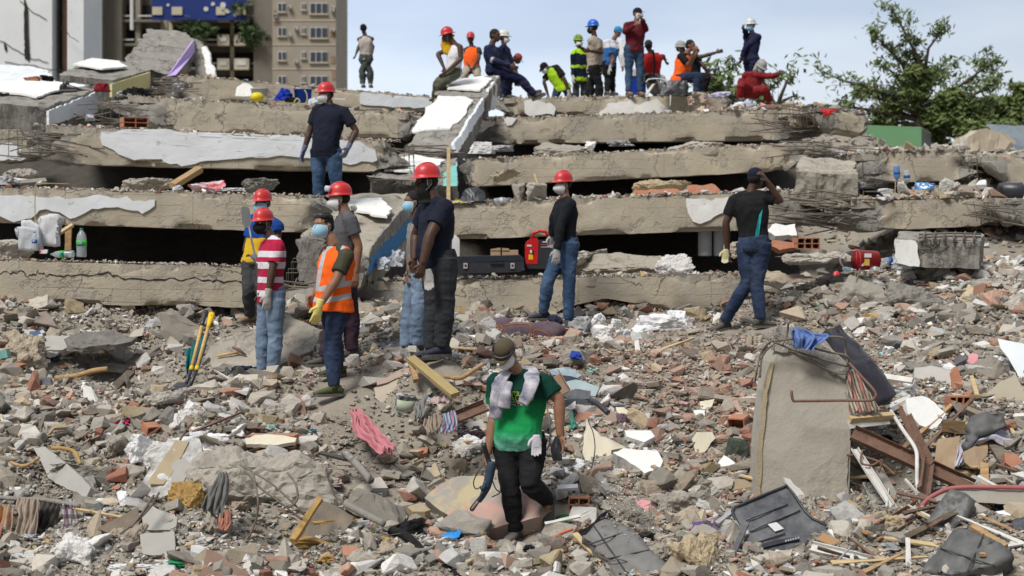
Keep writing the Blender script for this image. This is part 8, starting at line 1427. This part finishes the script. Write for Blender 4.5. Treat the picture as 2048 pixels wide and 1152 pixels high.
q,nn=plane_pts([(338,878),(395,880),(402,915),(385,945),(350,985),(290,1000),(275,985),(300,935)],(.1,-.7,.7),None,.285,(330,940));prism('foam_caked_body',q,-nn*.22,mat('foam_caked_concrete',(.66,.655,.64),(.34,.32,.29),scale=5,bump=1.0,bscale=28,contrast=2.2),fp,cell=.04,amp=.028,sc=8,rag=.03,seed=4)
q,nn=plane_pts([(345,925),(368,915),(385,930),(360,975),(340,960)],(.1,-.75,.65),None,.315,(330,940));prism('grey_face',q,-nn*.03,MATS['smooth_light_grey'],fp,cell=.04,amp=.002,rag=.006)
for i,pts in enumerate(([(318,985,13.55),(300,1015,13.45),(270,1045,13.35),(240,1068,13.3)],[(308,990,13.5),(285,1025,13.4),(262,1055,13.3)],[(360,880,14.1),(372,860,14.15),(385,845,14.2)])):wire('rebar',None,None,pts,.010,REBAR,6,fp)
for i,(x_,y_,sx,sz,lb)in enumerate([(375,905,.16,.13,'foam caked lump at the top of the sloping beam fragment'),(285,915,.22,.16,'broad white foam lump beside the tan stripe'),(366,838,.10,.16,'tall white foam lump standing between grey stones'),(410,925,.13,.10,'white foam lump between beam fragment and grey rag'),(425,888,.16,.08,'white sheet like foam lump behind the beam fragment'),(235,1010,.14,.10,'white foam lump above the brown board'),(395,885,.10,.09,'small white foam lump near the open brick piece'),(400,870,.11,.07,'low white foam lump uphill of the sloping beam fragment'),(20,860,.16,.10,'small white plaster heap at the picture edge'),(232,838,.06,.06,'little white foam cube near the magenta scrap'),(712,845,.07,.05,'white foam crumb beside the paint tin'),(1060,915,.06,.08,'foam crumbs just behind the knee of the man in green'),(940,900,.14,.11,'white crumbly foam lump behind the drill'),(1145,945,.12,.1,'heap of foam crumbs beside the hand of the man in green'),(1110,660,.08,.06,'pale lump near the toes of the generator man'),(1830,705,.10,.08,'white foam crumbs beside the dark slab like chunk'),(1990,740,.12,.10,'white foam pile beside the door panel'),(1780,712,.12,.07,'white foam crumbs beside the indigo mattress'),(1900,745,.10,.07,'foam crumbs over the grey faced wall piece')]):
 crumple('foam_lump',lb,'foam lump',at(x_,y_)+Vector((0,.05,sz*.3)),(sx,sx*.75,sz),FOAMW,.28,2.6,300+i,4,i)
plate('brown_board','dark brown triangular board beside the two smooth grey slab pieces','board',[(195,1057),(275,1014),(283,1095)],(0,-.75,.65),.02,mat('dark_brown_board',(.13,.09,.06),(.18,.14,.10),bump=.3,dust=.25),lift=.12,sides=WOOD,seed=16,rag=.004)
wire('dark_pole','dark pole from which the cloths hang at the picture edge','pole',[(-40,992,13.9),(40,998,13.85),(90,1000,13.8),(160,1012,13.75)],.018,GCONC)
drape('hanging_cloth','beige cloth hanging over the dark pole','cloth',[(38,996,13.82),(36,1040,13.7),(24,1100,13.6)],[(80,998,13.78),(74,1050,13.66),(60,1112,13.55)],mat('beige_towel',(.36,.29,.23),(.28,.23,.18),bump=.35),3,.03,seed=21)
drape('hanging_cloth','dark grey net cloth hanging behind the beige one','cloth',[(80,1000,13.95),(78,1050,13.9),(55,1100,13.8)],[(120,1002,13.9),(104,1050,13.85),(72,1106,13.75)],mat('dark_net',(.10,.09,.08),bump=.4),3,.03,seed=22)
drape('hanging_cloth','blue and red plaid cloth hanging next to the dark net','cloth',[(119,1008,13.78),(124,1050,13.7),(134,1094,13.62)],[(148,1012,13.76),(158,1050,13.66),(171,1090,13.6)],mat('plaid_cloth',(.40,.37,.33),(.36,.33,.30),kind='plaid',bump=.2),2,.02,seed=23)
drape('rag','stained beige rag with orange blot at the picture edge','rag',[(-20,1015,13.8),(-20,1045,13.7),(-20,1072,13.6)],[(28,1014,13.78),(24,1040,13.7),(18,1070,13.6)],mat('stained_rag',(.36,.28,.22),(.34,.15,.05),scale=4,contrast=3,bump=.3),2,.03,seed=24)
drape('rag','grey rag hanging over the flank of the huge boulder','rag',[(438,948,13.75),(412,990,13.55),(405,1022,13.45)],[(455,944,13.7),(456,995,13.5),(448,1038,13.4)],mat('grey_rag',(.16,.155,.145),(.12,.12,.11),bump=.4),3,.03,seed=25)
drape('rag','salmon pink rag end under the grey rag','rag',[(436,1030,13.45),(434,1045,13.4),(432,1060,13.38)],[(460,1018,13.42),(461,1045,13.38),(452,1064,13.35)],mat('salmon_rag',(.46,.20,.15),bump=.3),2,.015,seed=26)
drape('pink_cloth','long dusty pink cloth trailing down the rubble path','cloth',[(698,820,15.6),(704,848,15.35),(716,872,15.15),(742,896,14.95),(764,908,14.8)],[(716,818,15.65),(740,838,15.45),(762,866,15.2),(778,888,15.0),(792,902,14.85)],mat('dusty_pink_cotton',(.52,.19,.22),(.44,.17,.19),bump=.4,dust=.15),3,.035,seed=27,edge=.02)
crumple('magenta_scrap','bright magenta scrap on the left rubble','scrap',at(240,850)+Vector((0,0,.03)),(.09,.06,.03),mat('magenta_plastic',(.75,.03,.18),bump=.1),.3,2,4,3);crumple('green_cloth','bright green cloth scrap at the bottom edge','cloth',at(382,1138)+Vector((0,0,.03)),(.17,.08,.035),mat('emerald_cloth',(.02,.34,.14),bump=.3),.3,2,5,4);crumple('newspaper','crumpled white paper beside the green cloth scrap','paper',at(270,1142)+Vector((0,0,.02)),(.20,.10,.03),PAPER,.3,3,6,4)
plate('brown_board','large brown panel lying at the bottom edge below the huge boulder','panel',[(412,1098),(450,1115),(500,1150),(455,1165),(400,1155)],(0,-.7,.7),.02,mat('reddish_brown_panel',(.23,.14,.10),(.18,.11,.08),bump=.2,dust=.3),lift=.12,seed=17)
for i,pts in enumerate(([(465,1112,13.1),(495,1128,13.0),(540,1146,12.95)],[(470,1118,13.1),(500,1138,13.0),(535,1152,12.95)],[(478,1112,13.1),(515,1140,13.0),(552,1140,12.95)])):wire('black_cable',['black cable strand beside the brown panel','lower black cable strand beside the brown panel','looping black cable strand beside the brown panel'][i],'cable',pts,.014,BLACKP)
plate('framed_board','mouldy framed board leaning on the huge boulder','board',[(637,998),(672,1012),(708,1032),(690,1064),(630,1074),(586,1080)],(.1,-.75,.6),.02,mat('mouldy_board',(.24,.20,.15),(.11,.095,.08),scale=3,bump=.3,contrast=1.5),lift=.16,seed=18);bar('timber','rotten timber edge of the mouldy framed board','timber',(585,1082,13.25),(640,998,13.75),.05,.04,FOAMY,jit=.008)
for i,(x_,y_,sx,sy,sz,lb)in enumerate([(636,1098,.26,.12,.07,'widest ochre foam slab under the mouldy framed board'),(680,1058,.22,.07,.05,'ochre foam strip along the board edge'),(715,1045,.10,.07,.06,'ochre foam crumb at the end of the strip'),(375,1015,.16,.12,.14,'ochre foam clump hanging by the dark green rag'),(650,1125,.12,.08,.05,'ochre foam scrap over the white gloves by the edge'),(760,1085,.2,.10,.04,'flat ochre foam beneath the black rag strip'),(960,1120,.22,.12,.04,'flat ochre foam patch at the bottom edge'),(512,925,.14,.06,.04,'ochre foam strand in front of the hollow brick slab')]):
 crumple('foam_scrap',lb,'foam scrap',at(x_,y_)+Vector((0,.03,sz*.5)),(sx,sy,sz),FOAMY,.3,2.8,350+i,4,i*.4)
q=[(104,896,14.5),(130,897,14.4),(150,905,14.35),(160,928,14.2)];wire('foam_strip','curved ochre foam strip above the long tilted slab','foam strip',q,.016,FOAMY,8);wire('foam_strip','pale bent foam board below the bank hollow','foam board',[(112,756,16.9),(150,752,16.7),(185,742,16.6),(215,738,16.6)],.026,WOOD,8);wire('foam_strip','tan curved strip left of the long tilted slab','foam strip',[(22,925,14.3),(50,932,14.2),(78,915,14.3)],.015,WOOD,8)
crumple('dark_rag','dark green rag hung beside the ochre foam clump','rag',at(362,985)+Vector((0,0,.06)),(.10,.06,.06),mat('dark_green_rag',(.02,.045,.03),bump=.4),.3,2,9,4)
wire('black_rag_strip','long black cloth strip trailing to the bottom edge','cloth',[(782,1062,13.9),(805,1068,13.8),(830,1088,13.6),(850,1110,13.4),(885,1130,13.25),(918,1160,13.0)],.038,BLACKC,10);crumple('black_rag','black bunched cloth at the head of the long strip','cloth',at(812,1072)+Vector((0,0,.06)),(.16,.10,.08),BLACKC,.3,2,12,4,.5)
BLG=mat('bright_blue_latex',(.02,.25,.62),bump=.1,rough=.5)
for x_,y_,lb,rz in((886,1084,'bright blue glove lying flat beside the painted slab',.4),(922,1082,'second bright blue glove closer to the painted slab',-.5)):
 T=MB();c=at(x_,y_)+Vector((0,0,.05));hand_parts(T,c,Vector((math.cos(rz),-.2,.1)),Vector((0,-.6,.8)),.3,1,1.0,grow=.004,spread=1.3);tag(T.build('blue_glove',BLG,None,True,remesh=.008,smooths=1),lb,'glove')
wire('broken_plank','weathered grey plank slanting down the path below the pink cloth','plank',[(690,905,14.8),(715,930,14.5),(742,962,14.3)],.035,GCONC,6);wire('broken_plank','second weathered plank ending at the black rag','plank',[(690,1008,14.0),(730,1028,13.9),(768,1048,13.8)],.03,GCONC,6);bar('dark_lath','dark lath beside the teal rag on the path','lath',(640,905,14.9),(720,925,14.7),.035,.02,mat('grey_black_lath',(.08,.075,.07),bump=.2))
crumple('pinkish_rag','pale pink rag lying between the huge boulder and the path','rag',at(650,975)+Vector((0,0,.04)),(.14,.10,.05),mat('pale_pink_rag',(.48,.36,.34),bump=.4),.35,2,14,4);crumple('pinkish_rag','pale pink rag further uphill beside the grey blue board','rag',at(632,948)+Vector((0,0,.04)),(.12,.08,.05),MATS['pale_pink_rag'],.35,2,15,4);crumple('teal_rag','teal mesh scrap on the path beside the hollow brick slab','rag',at(620,872)+Vector((0,0,.03)),(.06,.04,.03),mat('teal_mesh',(.02,.12,.14),bump=.4),.3,2,16,3);crumple('navy_rag','navy cloth hanging at the rim of the flat slab','rag',at(488,752)+Vector((0,0,.06)),(.13,.06,.06),mat('navy_rag_cloth',(.02,.035,.08),bump=.4),.3,2,17,4,.4)
# ---- middle foreground
bar('foam_covered_plank','yellow foam covered plank leaning down from the balaclava man shoe','plank',(821,716,16.0),(911,790,15.3),.09,.04,mat('yellow_foam_cloth',(.38,.29,.13),(.30,.23,.11),bump=.3),jit=.006);bar('timber','short brown strut under the foam covered plank','timber',(822,725,16.0),(832,762,15.8),.05,.05,WOOD);wire('bent_timber','curved brown timber lying behind the man in green','timber',[(890,752,15.9),(920,756,15.8),(945,742,15.9),(966,728,16.0)],.022,WOOD)
channel('rusty_channel','rusty box channel behind the shoulder of the man in green','steel channel',(908,838,15.1),(972,812,15.2),.10,.04,RUST,(0,-.8,.5));channel('rusty_channel','rusty bracket end sticking out beside the electronics debris','steel channel',(1110,752,15.9),(1130,786,15.6),.10,.05,mat('orange_rust',(.24,.12,.06)),(-.2,-.8,.5))
drape('striped_rag','blue striped rag hanging over the rusty box channel','rag',[(884,828,15.05),(886,848,15.0),(877,870,14.95)],[(910,820,15.05),(914,842,15.0),(913,858,14.95)],mat('blue_stripe_rag',(.16,.22,.36),(.40,.42,.48),kind='vstripe',bump=.2),3,.02,seed=31);drape('beige_rag','beige rag beside the blue striped one','rag',[(852,842,15.1),(850,855,15.05),(860,866,15.0)],[(880,826,15.1),(884,850,15.05),(876,862,15.0)],MATS['beige_towel'],3,.03,seed=32)
tn_=thing('paint_tin','battered paint tin with green label and dried drips','tin');b0=at(806,834)+Vector((0,.08,.0));mb=MB();lathe(mb,b0,(.12,-.1,1),[(0,0),(.085,0),(.09,.01),(.09,.19),(.095,.195),(.09,.205),(.0,.2)],24);mb.build('tin_body',mat('dripped_tin',(.05,.055,.06),(.46,.46,.42),scale=14,contrast=3,bump=.2),tn_,True);mb=MB();lathe(mb,b0+Vector((.012,-.01,.06)),(.12,-.1,1),[(.0915,0),(.0915,.10)],24);mb.build('label',mat('faded_green_label',(.30,.38,.26),(.50,.48,.42),scale=9,contrast=2,bump=0),tn_,True)
bottle('clear water bottle with blue cap lying beside the paint tin',at(850,816)+Vector((0,0,.05)),(1,-.1,.16),.23,.036,CAPB,LABB)
drape('grey_knit','white knitted fabric folded behind the paint tin','fabric',[(828,812,15.6),(830,825,15.4),(826,840,15.2)],[(854,786,15.7),(850,812,15.5),(846,836,15.3)],LIGHTG,2,.02,seed=33);drape('folded_towel','pinkish folded towel under the foam covered plank foot','towel',[(858,798,15.5),(860,805,15.4),(862,808,15.4)],[(902,790,15.5),(904,800,15.4),(902,806,15.4)],MATS['pale_pink_rag'],2,.02,seed=34)
plate('white_curved_panel','beige scalloped shell shaped panel uphill of the paint tin','panel',[(748,775),(775,768),(795,758),(790,785),(765,808),(750,795)],(.2,-.8,.5),.02,mat('beige_shell',(.46,.38,.26),(.52,.47,.40),bump=.1),lift=.08,seed=19)
for i,(pts,n_,m_,lb,lf)in enumerate([([(1098,740),(1135,734),(1162,750),(1150,760),(1108,755)],(0,-.7,.7),mat('pale_blue_plastic',(.34,.42,.46),(.12,.14,.18),scale=5,bump=.1,contrast=2),'pale blue plastic casing among the electronics debris',.16),([(1130,765),(1160,760),(1199,774),(1190,792),(1150,790)],(0,-.6,.8),mat('ice_blue_sheet',(.36,.44,.46),bump=.05,rough=.4),'ice blue sheet on top of the electronics debris',.14),([(1120,786),(1150,778),(1182,782),(1180,796),(1140,802)],(0,-.6,.8),DUSTYBLACK,'black slab casing below the ice blue sheet',.13),([(1125,800),(1165,798),(1190,806),(1160,814),(1130,812)],(0,-.6,.8),BLACKP,'lowest black casing of the electronics debris',.10),([(1105,750),(1140,752),(1165,764),(1140,772),(1112,766)],(0,-.6,.8),mat('navy_plastic',(.03,.04,.07),bump=.1,rough=.4),'navy casing wedged under the pale blue plastic',.13)]):plate('plastic_casing',lb,'plastic casing',pts,n_,.025,m_,lift=lf,seed=230+i,cell=.04,amp=.004)
wire('black_hose','short black hose pointing downhill from the electronics debris','hose',[(1180,800,15.3),(1198,810,15.2),(1216,826,15.1)],.028,BLACKP);crumple('blue_plastic_bag','blue plastic bag on top of the pale blue casing','bag',at(1150,742)+Vector((0,0,.14)),(.09,.06,.06),mat('cobalt_bag',(.02,.06,.32),bump=.2),.3,2,19,4)
crumple('teal_bag','teal green bag behind the forearm of the man in green','bag',at(1148,860)+Vector((0,0,.06)),(.06,.05,.09),mat('sea_green_bag',(.10,.36,.28),bump=.3),.3,2,21,4);wire('thin_cable','thin black cable draped over the cream triangle','cable',[(1176,842,15.0),(1186,865,14.8),(1190,895,14.6),(1186,925,14.45),(1182,938,14.4)],.005,BLACKP,5);wire('thin_cable','looped grey cable hanging behind the man in green','cable',[(1090,800,14.9),(1100,850,14.75),(1098,890,14.7),(1088,905,14.65)],.008,LIGHTG,5)
crumple('purple_bag','dark purple plastic bag in the hollow behind the drill','bag',at(938,880)+Vector((0,.05,.05)),(.12,.09,.12),mat('dark_purple_bag',(.045,.03,.04),bump=.4,rough=.5),.35,2.5,22,4);crumple('purple_bag','mauve cloth lump beside the brown slab','cloth',at(1242,855)+Vector((0,.05,.05)),(.06,.05,.09),mat('mauve_rag',(.16,.10,.13),bump=.4),.3,2,23,4)
bar('aluminium_strip','thin aluminium strip under the small hollow brick','strip',(1090,1047,13.95),(1160,1032,14.0),.03,.01,WHITEMETAL);plate('green_board','dark green plastic panel beneath the aluminium strip','panel',[(1112,1034),(1135,1028),(1150,1040),(1128,1048)],UPN,.02,mat('dark_green_plastic',(.02,.12,.03),bump=.1),lift=.05,seed=20);wire('orange_tube','orange and white tube pieces beside the leather panel','tube',[(1095,1085,13.6),(1120,1068,13.7),(1145,1058,13.75)],.014,mat('salmon_plastic',(.65,.18,.10),bump=0))
crumple('black_net','black lace scrap at the bottom by the leather panel','scrap',at(1080,1105)+Vector((0,0,.02)),(.13,.09,.03),BLACKC,.35,3,24,4);bar('white_strip','white foam strip on the slope right of the raised shoe','strip',(1115,977,14.6),(1156,974,14.6),.05,.03,PAPER)
# ---- left bank under the lowest beam
plate('board','pinkish brown board lying on the bank under the lowest beam','board',[(22,628),(94,622),(114,653),(62,644)],(0,-.5,.85),.02,mat('pink_brown_board',(.27,.21,.18),(.2,.16,.13),bump=.2),lift=.1,seed=21);wire('white_pipe','white plastic pipe on the bank at the picture edge','pipe',[(-40,680,17.9),(20,672,17.9),(60,664,18.0),(82,667,18.0)],.022,PAPER);bar('timber_pole','thin brown pole slanting up to the lowest beam','pole',(352,658,18.0),(405,622,18.6),.035,.035,WOOD);bar('timber_pole','splintered dark timber running down into the hollow','timber',(210,796,16.2),(262,745,16.8),.09,.04,mat('dark_splintered_wood',(.13,.10,.07),(.08,.06,.045),kind='wood',bump=.3));
for i,(x_,y_,d_,sx,sz,m_,lb)in enumerate([(45,655,18.0,.10,.04,PAPER,'small white folded scrap on the bank'),(350,632,18.9,.12,.14,MATS['grey_nylon_sheet'],'pale draped sheet right under the lowest beam'),(260,632,18.9,.25,.07,GCONC,'long pale lump right under the lowest beam'),(330,655,18.4,.3,.09,MATS['grey_nylon_sheet'],'grey dusty sheet on the bank below the lowest beam')]):crumple('bank_scrap',lb,'scrap',P(x_,y_,d_),(sx,sx*.6,sz),m_,.25,2,380+i,4)
plate('floor_slab_piece','dusty slab shelf overhanging the hollow on the left bank','concrete slab',[(125,676),(160,666),(230,660),(275,672),(262,684),(215,690),(165,696),(140,692)],(0,-.30,.95),.06,DCONC,lift=.20,seed=43,rag=.05,amp=.035,anchor=(190,690));plate('floor_slab_piece','thin plank like slab under the overhanging shelf','concrete slab',[(170,722),(240,728),(282,735),(240,740),(190,735)],(.1,-.4,.9),.04,GCONC,lift=.12,seed=44,anchor=(220,745))
# ---- splinters, wires and scraps strewn through the rubble
r=np.random.default_rng(77);rr=random.Random(77)
def corner_or_any(p_corner):
 if r.random()<p_corner:return rr.uniform(1690,2040),rr.uniform(840,1140)
 return rr.uniform(0,2040),rr.uniform(700,1145)
mats_=[WOOD,PALEWOOD,mat('dark_splintered_wood',(.1,.1,.1)),WHITEMETAL,RUST,PALEWOOD]
for k in range(70):
 x_,y_=corner_or_any(.5);p=at(x_,y_)
 if any((p-q).length<.3 for q in TAKEN):continue
 a=rr.uniform(0,3.14);L_=rr.uniform(.10,.32)*(1.4 if x_>1680 else 1);dv=Vector((math.cos(a),math.sin(a)*.6,rr.uniform(-.15,.5))).normalized()*L_
 m_=rr.choice(mats_);nm,lb,gp={WHITEMETAL.name:('metal_strip','pale metal strip strewn in the near rubble','pale metal strips in the rubble'),RUST.name:('metal_strip','rusty metal strip strewn in the near rubble','rusty metal strips in the rubble')}.get(m_.name,('timber_splinter','splintered timber piece strewn in the near rubble','splintered timber in the rubble'))
 o=bar(nm,lb,nm.replace('_',' '),p+Vector((0,0,.05))-dv,p+Vector((0,0,.06))+dv,rr.uniform(.015,.06),rr.uniform(.008,.025),m_,n=(rr.uniform(-.3,.3),-.4,.8),jit=.005,taper=rr.uniform(.2,1),cell=.06);o['group']=gp
for k in range(34):
 x_,y_=corner_or_any(.35);p=at(x_,y_)+Vector((0,0,.05));q=[p]
 for _ in range(4):q.append(q[-1]+Vector((rr.uniform(-.12,.14),rr.uniform(-.08,.08),rr.uniform(-.03,.05))))
 o=wire('loose_wire','thin loose wire curling over the near rubble','wire',q,rr.uniform(.003,.006),rr.choice((REBAR,BLACKP,REBAR,LIGHTG)),5);o['group']='loose wires in the rubble'
rag_m=[MATS['pale_pink_rag'],MATS['grey_rag'],MATS['beige_towel'],BLACKC,MATS['grey_nylon_sheet'],MATS['translucent_bag'],GREYC,PAPER,MATS['navy_rag_cloth']]
for k in range(46):
 x_,y_=corner_or_any(.3);p=at(x_,y_)
 if any((p-q).length<.3 for q in TAKEN):continue
 m_=rr.choice(rag_m);s_=rr.uniform(.04,.11);dark=m_ in(BLACKC,GREYC,MATS['navy_rag_cloth'],MATS['grey_rag'])
 crumple('rag','small dark cloth scrap caught in the near rubble' if dark else 'small pale cloth or paper scrap caught in the near rubble','rag',p+Vector((0,0,.03)),(s_,s_*.7,s_*rr.uniform(.3,.7)),m_,.3,2.4,500+k,3,rr.uniform(0,3),group='dark scraps in the rubble' if dark else 'pale scraps in the rubble')
flatlogo=prism('chest_mark',[P(x_,y_,22.0)for x_,y_ in rect(669,690,196,198.5,1)],(0,.001,0),PAPER,None,cell=.03,amp=0)
_ps=[c for c in HELD['polo']['body'].children if c.name.startswith('shirt')][0];flatlogo.parent=_ps;stick_on(flatlogo,_ps,.006)
bpy.context.view_layer.update()
def _shift(o):
 objs=[o]+[c for c in o.children_recursive];lo=None
 for q in objs:
  if q.type!='MESH' or q.location.length>1e-6 or q.data.users>1 or q.scale!=Vector((1,1,1)):return
 pts=[vget(q.data)for q in objs if q.type=='MESH' and len(q.data.vertices)]
 if not pts:return
 a=np.concatenate(pts);c=np.array([(a[:,0].min()+a[:,0].max())/2,(a[:,1].min()+a[:,1].max())/2,a[:,2].min()]);o['_off']=[float(x)for x in c]
for o in[q for q in scene.objects if q.parent is None and q.type=='EMPTY']:
 kids=list(o.children_recursive);ok=all(k.type=='MESH' and k.data.users==1 and k.location.length<1e-6 for k in kids)
 if not kids or not ok:continue
 a=np.concatenate([vget(k.data)for k in kids if len(k.data.vertices)]);c=Vector(((a[:,0].min()+a[:,0].max())/2,(a[:,1].min()+a[:,1].max())/2,a[:,2].min()))
 o.location=c
 for k in o.children:k.location=-c
for o in list(scene.objects):
 for key in('_geo','_part','_off'):
  if key in o.keys():del o[key]
